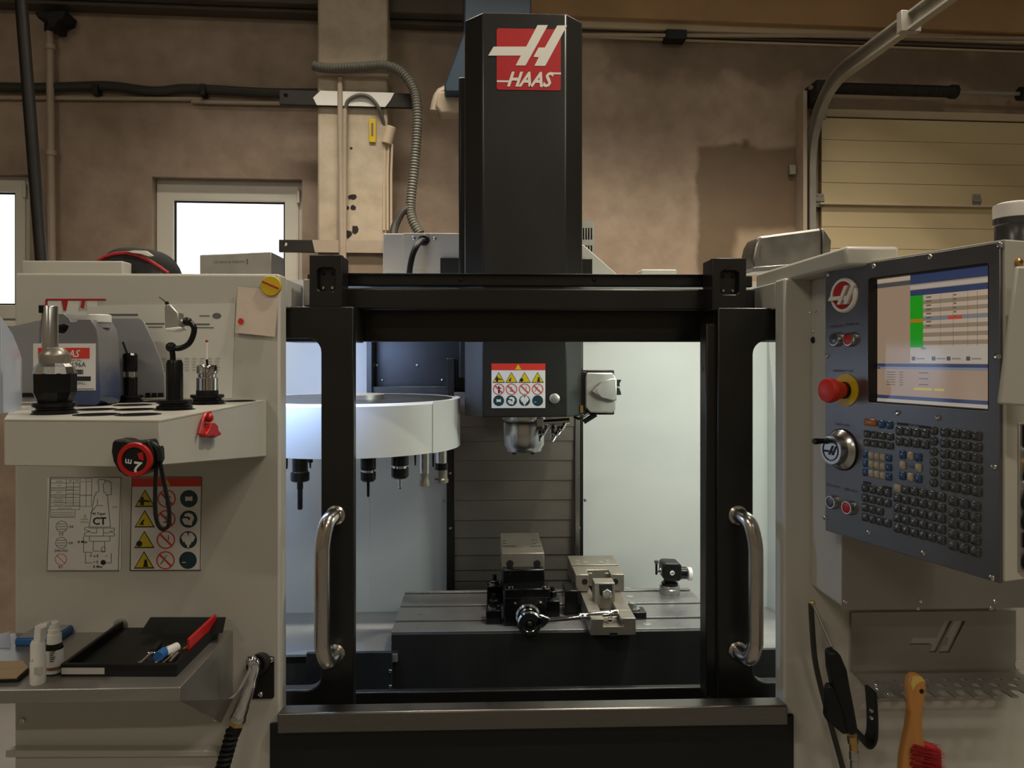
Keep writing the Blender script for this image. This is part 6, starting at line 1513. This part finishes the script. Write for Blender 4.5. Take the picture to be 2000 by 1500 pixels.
MB().add([(c0.x, c0.y - .001, SZ + .005), (c1.x, c1.y - .001, SZ + .005), (c1.x, c1.y - .001, SZ + .016), (c0.x, c0.y - .001, SZ + .016), (c0.x, c0.y + .0005, SZ + .005), (c1.x, c1.y + .0005, SZ + .005), (c1.x, c1.y + .0005, SZ + .016), (c0.x, c0.y + .0005, SZ + .016)], [(0, 1, 2, 3), (7, 6, 5, 4), (0, 4, 5, 1), (1, 5, 6, 2), (2, 6, 7, 3), (3, 7, 4, 0)]).build('case_label', M['print_light'], case, smooth=0)
fl_ = FY(1.50)
l0, l1 = PY(268, 1232, 1.485), PY(436, 1232, 1.50)
MB().add([(PY(272, 1236, 1.47).x, 1.47, zc1 - .002), (PY(434, 1236, 1.47).x, 1.47, zc1 - .002), (PY(440, 1208, 1.52).x, 1.52, PY(440, 1207, 1.52).z), (PY(292, 1208, 1.52).x, 1.52, PY(292, 1207, 1.52).z),
          (PY(272, 1236, 1.47).x, 1.476, zc1 - .002), (PY(434, 1236, 1.47).x, 1.476, zc1 - .002), (PY(440, 1208, 1.52).x, 1.526, PY(440, 1207, 1.52).z), (PY(292, 1208, 1.52).x, 1.526, PY(292, 1207, 1.52).z)],
         [(0, 1, 2, 3), (7, 6, 5, 4), (0, 4, 5, 1), (1, 5, 6, 2), (2, 6, 7, 3), (3, 7, 4, 0)]).build('case_lid', M['case_black'], case, bevel=0.002, label='raised black lid')
mb = MB(); r0 = Vector((p[1][0], p[1][1], 0)); r1 = Vector((p[2][0], p[2][1], 0)); dr_ = r1 - r0
q0, q1 = r0 + dr_ * 0.28, r0 + dr_ * 0.86
mb.add([(q0.x - .008, q0.y, zc1), (q1.x - .008, q1.y, zc1), (q1.x - .008, q1.y, zc1 + .020), (q0.x - .008, q0.y, zc1 + .020), (q0.x - .004, q0.y, zc1), (q1.x - .004, q1.y, zc1), (q1.x - .004, q1.y, zc1 + .018), (q0.x - .004, q0.y, zc1 + .018)], [(0, 1, 2, 3), (7, 6, 5, 4), (0, 4, 5, 1), (1, 5, 6, 2), (2, 6, 7, 3), (3, 7, 4, 0)])
mb.build('red_side_strip', M['red'], case, smooth=0)
zi = SZ + 0.0085
def lie(px, py): return PZ(px, py, zi + 0.004)
def ltool(name, a_, b_, r, m_, label, cat, r1=None):
    p0, p1 = lie(*a_), lie(*b_)
    p0.z = p1.z = zi + max(r, r1 or 0)
    return MB().cyl(p0, p1, r, r1, n=12).build(name, M[m_], label=label, cat=cat)
def tool2(name, a_, b_, r, m_, label, cat, ha, hb, hr, hm, hname):
    p0, p1 = lie(*a_), lie(*b_); h0, h1 = lie(*ha), lie(*hb)
    for q in (p0, p1, h0, h1): q.z = zi + hr
    o = MB().cyl(p0, p1, r, n=12).build(name, M[m_], label=label, cat=cat)
    MB().cyl(h0, h1, hr, n=14).build(hname, M[hm], o)
    return o
# blue-ended tube
tool2('marker_tube', (309, 1288), (322, 1278), 0.0095, 'blue', 'translucent tube with a blue end inside the tool case', 'tube', (320, 1280), (346, 1268), 0.0085, 'plastic_white', 'tube_barrel')
tool2('screwdriver', (270, 1300), (298, 1274), 0.0026, 'chrome', 'small screwdriver with chrome shaft left of the blue tube', 'tool', (298, 1274), (312, 1257), 0.005, 'plastic_black', 'screwdriver_handle')
tool2('hex_key', (262, 1302), (272, 1292), 0.0022, 'chrome', 'short chrome hex key at the edge of the tool case', 'tool', (290, 1274), (308, 1274), 0.0026, 'chrome', 'key_bend')
tool2('scriber', (288, 1306), (306, 1292), 0.0022, 'chrome', 'thin chrome scriber lying in front of the blue tube', 'tool', (304, 1294), (312, 1288), 0.003, 'steel', 'scriber_collar')
tool2('brass_punch', (316, 1296), (336, 1280), 0.0026, 'brass', 'slim brass punch to the right of the blue tube', 'tool', (334, 1282), (346, 1272), 0.0035, 'steel', 'punch_head')
tool2('center_punch', (330, 1296), (348, 1278), 0.0035, 'steel', 'grey steel centre punch near the red strip', 'tool', (360, 1271), (368, 1266), 0.005, 'brass', 'punch_end')
# --- air gun in its holder on the left panel edge
fg = FY(1.505)
hd = MB(FP).prism(rrect(FP.at(487, 1365)[0], FP.at(487, 1364)[1], FP.at(536, 1365)[0], FP.at(536, 1281)[1], 0.005), -0.004, 0.0).build('gun_holder', M['plastic_black'], bevel=0.001, label='black plate holder with ring for the air gun, right edge of the left panel', cat='holder')
c_ = FP.wp(510, 1294, -0.004)
MB().lathe([(0.020, 0), (0.020, 0.034), (0.016, 0.034), (0.016, 0.002)], c_, Vector((0, -1, 0.25)), 28).build('holder_ring', M['plastic_black'], hd)
for q in ((529, 1289), (509, 1356)): screw(hd, FP.wp(q[0], q[1], -0.004), (0, -1, 0), 0.006, M['chrome'])
gun = thing('air_gun', (PY(470, 1400, 1.49).x, 1.49, PY(470, 1400, 1.49).z), 'chrome air blow gun with a black coiled hose hanging in the holder', 'air gun')
g_ = lambda px, py, y_=1.485: PY(px, py, y_)
MB().tube(smooth_path([g_(494, 1294), g_(497, 1302), g_(488, 1335), g_(476, 1372), g_(466, 1402)], 5), [0.012] * 4 + [0.011] * 6 + [0.013] * 6 + [0.0145] * 5, 16).build('gun_body', M['chrome'], gun)
MB().sph(g_(491, 1290, 1.478), 0.011, 12).build('gun_nose', M['chrome'], gun)
MB(FY(1.47)).ppoly([(486, 1296), (484, 1308), (462, 1350), (444, 1366), (456, 1364), (474, 1342), (491, 1310)], 0, 0.005).build('gun_lever', M['chrome'], gun, bevel=0.001)
p0, p1 = g_(467, 1397), g_(461, 1420); v = p1 - p0
MB().lathe([(0.015, 0), (0.016, 0.004), (0.016, v.length * .42), (0.013, v.length * .45)], p0, v, 20).build('gun_collar', M['steel'], gun)
MB().lathe([(0.0135, v.length * .42), (0.0150, v.length * .5), (0.0150, v.length * .8), (0.0125, v.length * .9)], p0, v, 6).build('brass_nut', M['brass'], gun, smooth=0)
MB().lathe([(0.0125, v.length * .85), (0.013, v.length * 1.0), (0.0105, v.length * 1.7)], p0, v, 20).build('hose_grip', M['rubber'], gun)
path_ = []
ax0, ax1 = g_(456, 1424), g_(412, 1580)
axv = (ax1 - ax0); L_ = axv.length; axn = axv.normalized(); u_ = axn.cross(Vector((0, 1, 0))).normalized(); w_ = axn.cross(u_)
turns = 15
for i in range(turns * 14 + 1):
    t_ = i / (turns * 14); an = 2 * math.pi * turns * t_
    path_.append(ax0 + axv * t_ + (u_ * math.cos(an) + w_ * math.sin(an)) * 0.0105)
MB().tube(path_, 0.0042, 7).build('coiled_hose', M['rubber'], gun)

# --- blow gun hooked on the right
bgun = thing('blow_gun', (PY(1650, 1400, 1.42).x, 1.42, PY(1650, 1430, 1.42).z), 'black pistol blow gun with a long thin steel nozzle hung by the tool tray', 'air gun')
b3 = lambda px, py, y_=1.42: PY(px, py, y_)
MB().tube([b3(1587, 1178, 1.415), b3(1633, 1282)], 0.0028, 10).build('nozzle_pipe', M['chrome'], bgun)
MB().sph(b3(1587, 1178, 1.415), 0.0055, 10).build('nozzle_tip', M['brass'], bgun)
f_ = FY(1.405)
MB(f_).ppoly([(1621, 1276), (1634, 1271), (1644, 1282), (1656, 1310), (1661, 1340), (1670, 1385), (1678, 1430), (1668, 1440), (1656, 1434), (1650, 1400), (1630, 1345), (1623, 1310)], 0, 0.028).build('gun_body', M['plastic_black'], bgun, bevel=0.006, seg=3)
MB(f_).ppoly([(1617, 1345), (1622, 1338), (1634, 1344), (1650, 1368), (1660, 1434), (1648, 1436), (1618, 1410), (1614, 1400)], 0.005, 0.024).build('trigger_lever', M['plastic_black'], bgun, bevel=0.004)
p0, p1 = b3(1664, 1436), b3(1668, 1466); v = p1 - p0
MB().lathe([(0.010, 0), (0.010, v.length * .5), (0.008, v.length * .55), (0.008, v.length)], p0, v, 16).build('hose_nipple', M['brass'], bgun)
MB().lathe([(0.0085, 0), (0.0095, 0.004), (0.0095, 0.016), (0.008, 0.018), (0.008, 0.15)], p1, Vector((0.02, 0, -1)), 16).build('steel_hose', M['steel'], bgun)
tube2 = MB().tube(smooth_path([b3(1584, 1180, 1.50), b3(1586, 1220, 1.505), b3(1592, 1290, 1.51), b3(1608, 1360, 1.515), b3(1624, 1420, 1.52), b3(1646, 1500, 1.52), b3(1660, 1560, 1.52)], 5), 0.0055, 10).build('air_line', M['cable_dark'], label='thin dark air line running down the right panel behind the blow gun', cat='hose')
# --- brush
f_ = FY(1.40)
br = thing('bench_brush', (f_.at(1780, 1500)[0], 1.41, f_.at(1780, 1500)[1]), 'wooden-handled brush with red bristles hanging from the tool tray', 'brush')
MB(f_).ppoly([(1777, 1330), (1784, 1319), (1800, 1320), (1810, 1330), (1811, 1350), (1806, 1378), (1803, 1410), (1806, 1445), (1812, 1470), (1770, 1600), (1755, 1600), (1764, 1480), (1774, 1432), (1779, 1395), (1776, 1350)], 0, 0.022).build('brush_handle', M['wood'], br, bevel=0.006, seg=3)
MB(f_).ppoly([(1783, 1321), (1799, 1322), (1808, 1332), (1798, 1331), (1789, 1338), (1783, 1348), (1779, 1334)], -0.0006, 0.0).build('worn_tip', M['wood_tip'], br)
MB().lathe([(0.0045, -0.0005), (0.0045, 0.0008), (0.0, 0.0009)], f_.wp(1800, 1350), (0, -1, 0), 12).build('hang_hole_shade', M['void_black'], br)  # dark disc laid on the handle as the shade inside a hole
mb = MB()
for i in range(900):
    t_ = random.random(); y_ = random.uniform(-0.004, 0.030)
    a_ = f_.wp(1776 + 10 * random.random(), 1452 + 150 * t_); a_.y += y_
    b_ = f_.wp(1838 + 16 * random.random(), 1462 + 6 * random.random() + 150 * t_); b_.y += y_ + random.uniform(-.006, .006)
    n_ = Vector((0, 0.0009, 0.0009)); m_ = Vector((0, -0.0009, 0.0009))
    mb.add([a_ + n_, a_ - n_, a_ + m_, b_], [(0, 1, 3), (1, 2, 3), (2, 0, 3)])
mb.build('bristles', M['bristle'], br, merge=False, smooth=0, kind='stuff')
MB(f_).ppoly([(1776, 1450), (1808, 1452), (1840, 1466), (1845, 1600), (1770, 1600)], 0.002, 0.022).build('bristle_core', M['bristle'], br, bevel=0.004)
# ------------------------------------------------------------------ on the machine table
def tp(px, py): p_ = PZ(px, py, TZ); return p_.x, p_.y
# --- dark vise with a screwed jaw block
YV = 2.06
fv = FY(YV)
def fx(px, Y=YV): return FY(Y).at(px, 1150)[0]
def fzv(py, Y=YV): return FY(Y).at(1050, py)[1]
v1 = thing('machine_vise', (fx(1030), 2.2, TZ), 'black oily machine vise with a tall steel jaw block', 'vise')
MB().box(fx(984), fx(1068), YV, 2.36, TZ, fzv(1166)).build('vise_body', M['vise_black'], v1, bevel=0.004)
MB().box(fx(986), fx(1074), YV - 0.004, YV + 0.06, fzv(1166) - .002, fzv(1149)).build('vise_front_plate', M['vise_black'], v1, bevel=0.003)
MB().box(fx(982, 2.12), fx(1064, 2.12), 2.12, 2.34, fzv(1150, 2.12) - .004, fzv(1112, 2.12)).build('moving_jaw', M['vise_black'], v1, bevel=0.004)
Yj = 2.15
jb_ = MB().box(fx(980, Yj), fx(1063, Yj), Yj, 2.40, fzv(1112, Yj) - .004, fzv(1080, Yj)).build('jaw_block', M['vise_steel'], v1, bevel=0.002)
zj = fzv(1080, Yj)
for px in (996, 1049):
    MB().lathe([(0.0105, -0.002), (0.0105, 0.0006), (0.008, 0.0008), (0.006, 0.0008)], FY(Yj).wp(px, 1101), (0, -1, 0), 20).build('bolt_hole_shade', M['void_black'], jb_)  # flat dark discs painting the shade of sunk holes
for (px, py) in ((985, 1057), (986, 1062), (1042, 1056), (1044, 1062)):
    q = PZ(px, py, zj); MB().lathe([(0.007, 0.0002), (0.007, 0.0012), (0.005, 0.0014)], q, (0, 0, 1), 14).build('top_bolt', M['steel'], jb_)
mb = MB()
for (xa_, xb_) in ((982, 1008), (1036, 1058)):
    a_, b_ = PZ(xa_, 1067, zj), PZ(xb_, 1067, zj); mb.box(a_.x, b_.x, a_.y - .002, a_.y + .002, zj - .001, zj + .0008)
mb.build('scribe_slot_shade', M['void_black'], jb_)  # dark strips on the top face, painted as slot shade
# spindle boss and socket
c_ = fv.wp(1031, 1202)
sb = MB().lathe([(0.034, -0.002), (0.034, 0.006), (0.029, 0.010), (0.026, 0.022), (0.022, 0.024), (0.018, 0.024)], c_, (0, -1, 0), 32).build('screw_boss', M['chrome'], v1)
MB().lathe([(0.017, 0.02), (0.017, 0.034), (0.013, 0.036)], c_, (0, -1, 0), 6).build('screw_hex', M['steel'], sb, smooth=0)
for q in ((1006, 1178), (1056, 1176), (1006, 1232)): screw(v1, fv.wp(*q), (0, -1, 0), 0.005, M['chrome'])
for q in ((998, 1149), (1062, 1149)): MB().lathe([(0.007, 0), (0.007, 0.005), (0.004, 0.006)], FY(YV).wp(*q), (0, 0, 1), 12).build('plate_bolt', M['chrome'], v1)
# hold-down clamps either side of the vise
def clamp(px, lo, hi, w, Y, label, topy):
    x_, _ = FY(Y).at(px, 1200)
    k = Y / FOC
    t = thing('hold_down_clamp', (x_, Y, TZ), label, 'clamp', 'clamps on the machine table')
    MB().box(x_ - w * k, x_ + w * k, Y - 0.025, Y + 0.03, TZ, FY(Y).at(px, lo)[1]).build('clamp_block', M['vise_black'], t, bevel=0.003)
    MB().lathe([(11 * k, FY(Y).at(px, lo)[1] - .002), (11 * k, FY(Y).at(px, lo)[1] + .004)], (x_, Y, 0), (0, 0, 1), 20).build('washer', M['steel'], t)
    MB().lathe([(9 * k, FY(Y).at(px, lo)[1]), (9 * k, FY(Y).at(px, hi + 6)[1]), (7 * k, FY(Y).at(px, hi + 5)[1])], (x_, Y, 0), (0, 0, 1), 6).build('clamp_nut', M['tool_black'], t, smooth=0)
    MB().cyl((x_, Y, FY(Y).at(px, hi + 10)[1]), (x_, Y, FY(Y).at(px, topy)[1]), 4 * k, n=10).build('clamp_stud', M['tool_black'], t)
clamp(964, 1186, 1166, 15, 2.10, 'black stepped clamp with a stud on the left front of the dark vise', 1160)
clamp(966, 1140, 1128, 15, 2.27, 'black clamp with a tall stud behind the left front clamp', 1122)
clamp(1079, 1168, 1148, 13, 2.12, 'low black clamp with a shiny nut between the two vises', 1146)
MB().box(fx(1102, 2.16), fx(1128, 2.16), 2.14, 2.22, TZ, fzv(1150, 2.16)).build('clamp_block', M['vise_black'], bevel=0.003, label='black step block on the left of the bright vise', cat='clamp')
# --- ratchet wrench on the vise screw
fr_ = FY(YV - 0.058)
rt = thing('ratchet_wrench', fr_.wp(1034, 1215), 'chrome ratchet wrench fitted on the dark vise screw', 'wrench')
c_ = fr_.wp(1034, 1216)
MB().lathe([(0.031, -0.012), (0.033, -0.008), (0.033, 0.006), (0.029, 0.011), (0.022, 0.011), (0.021, 0.008), (0, 0.008)], c_, (0, -1, 0), 36).build('ratchet_head', M['chrome'], rt)
MB().lathe([(0.014, 0.008), (0.014, 0.0092), (0.0, 0.0094)], c_, (0, -1, 0), 28).build('head_plate', M['tool_black'], rt)
MB().lathe([(0.007, 0.009), (0.007, 0.013), (0.003, 0.014)], c_, (0, -1, 0), 16).build('release_button', M['chrome'], rt)
MB().lathe([(0.017, -0.045), (0.018, -0.012)], c_, (0, -1, 0), 20).build('socket', M['steel'], rt)
MB(fr_).ppoly([(1048, 1200), (1060, 1202), (1074, 1208), (1073, 1216), (1062, 1226), (1052, 1230), (1044, 1222)], -0.008, 0.008).build('ratchet_neck', M['chrome'], rt, bevel=0.003)
MB(fr_).ppoly([(1050, 1206), (1058, 1207), (1062, 1214), (1054, 1222), (1048, 1216)], -0.011, -0.007).build('direction_lever', M['tool_black'], rt, bevel=0.001)
p0, p1 = fr_.wp(1070, 1211), fr_.wp(1207, 1198); p1.y -= 0.0
v = p1 - p0; L_ = v.length
MB().lathe([(0.0062, 0), (0.0066, L_ * .15), (0.0072, L_ * .43), (0.0105, L_ * .46), (0.0095, L_ * .48), (0.0105, L_ * .50), (0.0085, L_ * .53), (0.0095, L_ * .58), (0.0105, L_ * .85), (0.0095, L_ * .88), (0.0115, L_ * .90), (0.0100, L_ * .93), (0.0115, L_ * .96), (0.0110, L_), (0.004, L_ * 1.005)], p0, v, 18).build('ratchet_handle', M['chrome'], rt)
# --- bright two-rail vise overhanging the table front
Y2 = 1.965
f2_ = FY(Y2)
def g2(px, Y=Y2): return FY(Y).at(px, 1200)[0]
def h2(py, Y=Y2): return FY(Y).at(1190, py)[1]
v2 = thing('steel_vise', (g2(1197), 2.18, TZ), 'bright ground steel vise with two rails overhanging the table front', 'vise')
zb2 = h2(1241); zr2 = h2(1208)
xa_, xb_ = g2(1152), g2(1242)
zbase = TZ + 0.001
# base plate with rails
prof = [g2(1153), g2(1153)]
ol = [(g2(1153), zb2), (g2(1242), zb2), (g2(1242), h2(1208)), (g2(1213), h2(1208)), (g2(1213), h2(1216)), (g2(1218), h2(1216)), (g2(1218), h2(1224)), (g2(1178), h2(1224)), (g2(1178), h2(1216)), (g2(1180), h2(1209)), (g2(1155), h2(1209))]
low = min(z_ for _, z_ in ol)
MB(f2_).prism(ol, 0, 0.065).build('vise_base', M['vise_steel'], v2, bevel=0.0015)
ylift = 2.032
ol2 = [(x_, max(z_, zbase)) for x_, z_ in ol]
MB(f2_).prism(ol2, 0.064, 0.40).build('vise_bed', M['vise_steel'], v2, bevel=0.0012)
MB(f2_).pbox(1191, 1236, 1206, 1243, -0.0006, 0.001).build('key_slot_shade', M['void_black'], v2)  # dark plate on the face in place of a shaded slot
for q in ((1191, 1211), (1192, 1217)):
    p_ = f2_.wp(*q, 0.03); MB().lathe([(0.009, -0.001), (0.009, 0.003), (0.006, 0.0035)], (p_.x, p_.y, h2(1224) + 0.001), (0, 0, 1), 16).build('base_bolt', M['alu'], v2)
# moving jaw: block with bolt recess
Ym = 2.10
fm = FY(Ym)
zt_m = fm.at(1180, 1137)[1]
MB(fm).pbox(1161, 1139, 1201, 1190, 0, 0.05).build('moving_jaw', M['vise_steel'], v2, bevel=0.002)
MB(fm).ppoly([(1166, 1188), (1198, 1188), (1195, 1202), (1190, 1206), (1172, 1206), (1168, 1200)], 0.004, 0.05).build('jaw_foot', M['vise_steel'], v2, bevel=0.002)
MB(fm).ppoly([(1170, 1142), (1196, 1142), (1196, 1158), (1191, 1166), (1184, 1168), (1176, 1166), (1171, 1160)], -0.0008, 0.0).build('bolt_recess_shade', M['void_black'], v2)  # recess shade painted as a thin dark plate on the jaw
MB().lathe([(0.0145, -0.001), (0.0145, 0.016), (0.012, 0.018)], fm.wp(1184, 1157), (0, -1, 0), 6).build('jaw_bolt', M['steel'], v2, smooth=0)
# fixed jaw with drilled face
Yk = 2.19
fk2 = FY(Yk)
zA, zB2 = fk2.at(1170, 1155)[1], fk2.at(1170, 1122)[1]
xk0, xk1 = fk2.at(1124, 1140)[0], fk2.at(1219, 1140)[0]
xn0, xn1 = fk2.at(1150, 1140)[0], fk2.at(1193, 1140)[0]
bj = MB().vprism([(xk0, Yk), (xn0, Yk), (xn0, Yk + 0.05), (xn1, Yk + 0.05), (xn1, Yk), (xk1, Yk), (xk1, Yk + 0.09), (xk0, Yk + 0.09)], zA, zB2).build('fixed_jaw', M['vise_steel'], v2, bevel=0.002)
MB().box(xk0 - 0.002, xk1 + 0.0, Yk + 0.094, Yk + 0.20, zA, zB2 + 0.003).build('jaw_plate', M['vise_steel'], v2, bevel=0.0015)
MB().box(xk0 + .01, xk1 - .01, Yk + 0.05, Yk + 0.19, TZ, zA + .002).build('jaw_pedestal', M['vise_black'], v2, bevel=0.002)
for px in (1142, 1202): MB().lathe([(0.0088, -0.002), (0.0088, 0.0006), (0.0065, 0.0008)], fk2.wp(px, 1136), (0, -1, 0), 20).build('bolt_hole_shade', M['void_black'], bj)  # dark discs on the jaw face standing in for shaded holes
zp_ = zB2 + 0.003
for (px, py) in ((1128, 1095), (1129, 1101), (1143, 1098), (1186, 1095), (1186, 1100), (1174, 1098)):
    q = PZ(px, py, zp_); MB().lathe([(0.008, 0.0001), (0.008, 0.0009), (0.005, 0.001)], q, (0, 0, 1), 14).build('plate_bolt', M['alu'], v2)
for (px, py) in ((1153, 1120), (1185, 1120)):
    q = PZ(px, py, zB2); MB().lathe([(0.006, 0.0001), (0.006, 0.0009), (0.004, 0.001)], q, (0, 0, 1), 14).build('edge_bolt', M['alu'], v2)
# clamp at the right of the bright vise
t = thing('hold_down_clamp', (g2(1252, 2.12), 2.12, TZ), 'black clamp with a hex bolt on the right of the bright vise', 'clamp', 'clamps on the machine table')
fq = FY(2.10)
MB(fq).box(fq.at(1232, 1200)[0], fq.at(1263, 1200)[0], 0, 0.05, TZ, fq.at(1240, 1196)[1]).build('clamp_block', M['vise_black'], t, bevel=0.003)
z_ = fq.at(1240, 1196)[1]
MB().lathe([(0.019, z_ - .001), (0.019, z_ + .004)], (fq.at(1240, 1190)[0], 2.125, 0), (0, 0, 1), 20).build('washer', M['steel'], t)
MB().lathe([(0.0125, z_ + .003), (0.0125, z_ + .020), (0.011, z_ + .022)], (fq.at(1239, 1190)[0], 2.125, 0), (0, 0, 1), 6).build('hex_bolt', M['steel'], t, smooth=0)
for (px, py) in ((1226, 1149), (1230, 1165), (1264, 1219)):
    q = PZ(px, py, TZ); MB().lathe([(0.012, 0.0), (0.012, 0.0008), (0.008, 0.001)], q, (0, 0, 1), 16).build('water_drop', M['alu'], label='small pale coolant drop on the machine table', cat='drop', group='coolant drops on the table')
# --- tool setter at the right end
x_, y_ = tp(1308, 1159)
k = kpx(x_, y_)
t = thing('tool_setter', (x_, y_, TZ), 'black tool setting probe with round emblem on a steel base at the table end', 'probe')
def Z(py): return PY(1308, py, y_).z
ft_ = FY(y_)
MB().lathe([(20 * k, TZ), (20 * k, Z(1148)), (19 * k, Z(1147)), (19 * k, Z(1145)), (20 * k, Z(1144)), (19 * k, Z(1141)), (13 * k, Z(1141))], (x_, y_, 0), (0, 0, 1), 32).build('setter_base', M['steel'], t)
MB().lathe([(16 * k, Z(1143)), (16 * k, Z(1137)), (11.5 * k, Z(1134)), (11 * k, Z(1120))], (x_, y_, 0), (0, 0, 1), 24).build('setter_neck', M['tool_black'], t)
bdy = MB(ft_).ppoly([(1295, 1104), (1300, 1100), (1328, 1101), (1332, 1106), (1332, 1132), (1326, 1136), (1298, 1134), (1295, 1126)], -0.03, 0.03).build('setter_head', M['plastic_black'], t, bevel=0.005, seg=3)
p_ = ft_.wp(1313, 1119, -0.03)
MB().lathe([(0.0075, 0), (0.0075, 0.001), (0, 0.0011)], p_, (0, -1, 0), 20).build('setter_emblem', M['plastic_white'], bdy)
EFm = Frame(p_ - Vector((0, 0.0013, 0)))
big_h(EFm, tf_small(0.012), -0.0003, M['decal_black'], bdy, 'emblem_letter')
MB().lathe([(0.019, 0), (0.019, 0.020), (0.0165, 0.021)], ft_.wp(1328, 1119, -0.005), (1, 0, 0), 20).build('side_barrel', M['tool_black'], t)
MB().lathe([(0.0185, 0.0), (0.0205, 0.002), (0.0205, 0.011), (0.018, 0.013), (0, 0.0135)], ft_.wp(1343, 1121, -0.005), (1, 0, 0), 24).build('white_cap', M['plastic_white'], t)
MB().cyl(ft_.wp(1297, 1115, -0.005), ft_.wp(1289, 1115, -0.005), 0.010, n=16).build('stylus_mount', M['steel'], t)
MB().cyl(ft_.wp(1290, 1115, -0.005), ft_.wp(1281, 1116, -0.005), 0.0035, n=10).build('stylus_arm', M['tool_black'], t)
MB().cyl(ft_.wp(1282, 1122, -0.005), ft_.wp(1282, 1100, -0.005), 0.0035, n=10).build('stylus_post', M['tool_black'], t)
MB().cyl(ft_.wp(1282, 1100, -0.005), ft_.wp(1282, 1094, -0.005), 0.0065, n=14).build('stylus_pad', M['steel'], t)
# ------------------------------------------------------------------ tools hanging in the carousel
cx0, cy0 = ctr.x, ctr.y
rt_ = CR - 0.045
def hang(px, segs, label, m_list, back=False, small=False, group=None):
    """segs: list of (name, material, [(py, hw)...]); hung under the carousel on its pitch circle"""
    Y_ = cy0
    for _ in range(6):
        dx = PY(px, 930, Y_).x - cx0
        s_ = math.sqrt(max(rt_ ** 2 - dx * dx, 0.0004)); Y_ = cy0 + (s_ if back else -s_)
    x_ = PY(px, 930, Y_).x; k = kpx(x_, Y_)
    t = thing('tool_holder', (x_, Y_, PY(px, 960, Y_).z), label, 'tool', group or 'tools hanging in the carousel')
    first = True
    for nm, m_, prof in segs:
        pr = []
        for i, (py, hw) in enumerate(prof):
            z_ = zb_car + 0.021 if (first and i == 0) else PY(px, py, Y_).z
            pr.append((hw * k, z_))
        first = False
        MB().lathe(pr, (x_, Y_, 0), (0, 0, 1), 20).build(nm, M[m_], t, smooth=30)
zb_car = 1.62 - 0.2545
hang(586, [('holder_body', 'tool_black', [(890, 15), (920, 15), (921, 11)]), ('collar', 'steel', [(920, 12), (924, 12)]), ('collet_nut', 'tool_black', [(922, 17), (924, 18), (938, 18), (940, 15)]), ('end_mill', 'tool_black', [(939, 6), (955, 6), (956, 5), (993, 5), (995, 4)])], 'tool holder with a long dark end mill seen through the left door window', 0)
hang(719, [('holder_body', 'tool_black', [(890, 15), (916, 15), (918, 12)]), ('collar', 'steel', [(917, 12), (923, 12)]), ('collet_nut', 'tool_black', [(922, 15), (936, 15), (940, 11)]), ('drill_bit', 'tool_black', [(939, 3), (968, 2.6), (971, 1)])], 'tool holder with a thin long drill under the carousel front', 0)
hang(781, [('holder_body', 'tool_black', [(885, 17), (908, 17), (910, 13)]), ('collar', 'chrome', [(909, 14), (916, 14)]), ('collet_nut', 'tool_black', [(914, 17), (930, 17), (934, 12)]), ('end_mill', 'steel', [(933, 4), (952, 4), (955, 2)])], 'tool holder with a short bright end mill', 0)
hang(829, [('holder_body', 'steel', [(880, 9.5), (924, 9.5)]), ('milling_head', 'vise_steel', [(922, 9), (935, 8), (940, 10), (949, 10), (950, 7)])], 'slim steel indexable milling cutter in the carousel', 0)
hang(862, [('holder_body', 'steel', [(878, 11), (905, 11)]), ('collar', 'tool_black', [(904, 13), (917, 13)]), ('milling_head', 'vise_steel', [(916, 12), (933, 12), (936, 14), (942, 14), (943, 9)])], 'steel face mill with a dark collar at the carousel right end', 0)
hang(560, [('drill_bit', 'tool_black', [(890, 2.5), (912, 2.2), (916, 1)])], 'short dark drill at the window edge, rear of the carousel', 0, back=True)
hang(606, [('drill_bit', 'tool_black', [(890, 5), (903, 5), (904, 2), (914, 1.5)])], 'stubby dark drill beside the long end mill, rear of the carousel', 0, back=True)
hang(811, [('drill_bit', 'tool_black', [(885, 2.5), (890, 2), (909, 1.4)])], 'tiny dark drill behind the short bright end mill', 0, back=True)
hang(846, [('drill_bit', 'tool_black', [(885, 2.5), (895, 2), (912, 1.6)])], 'tiny dark drill between the two milling cutters', 0, back=True)
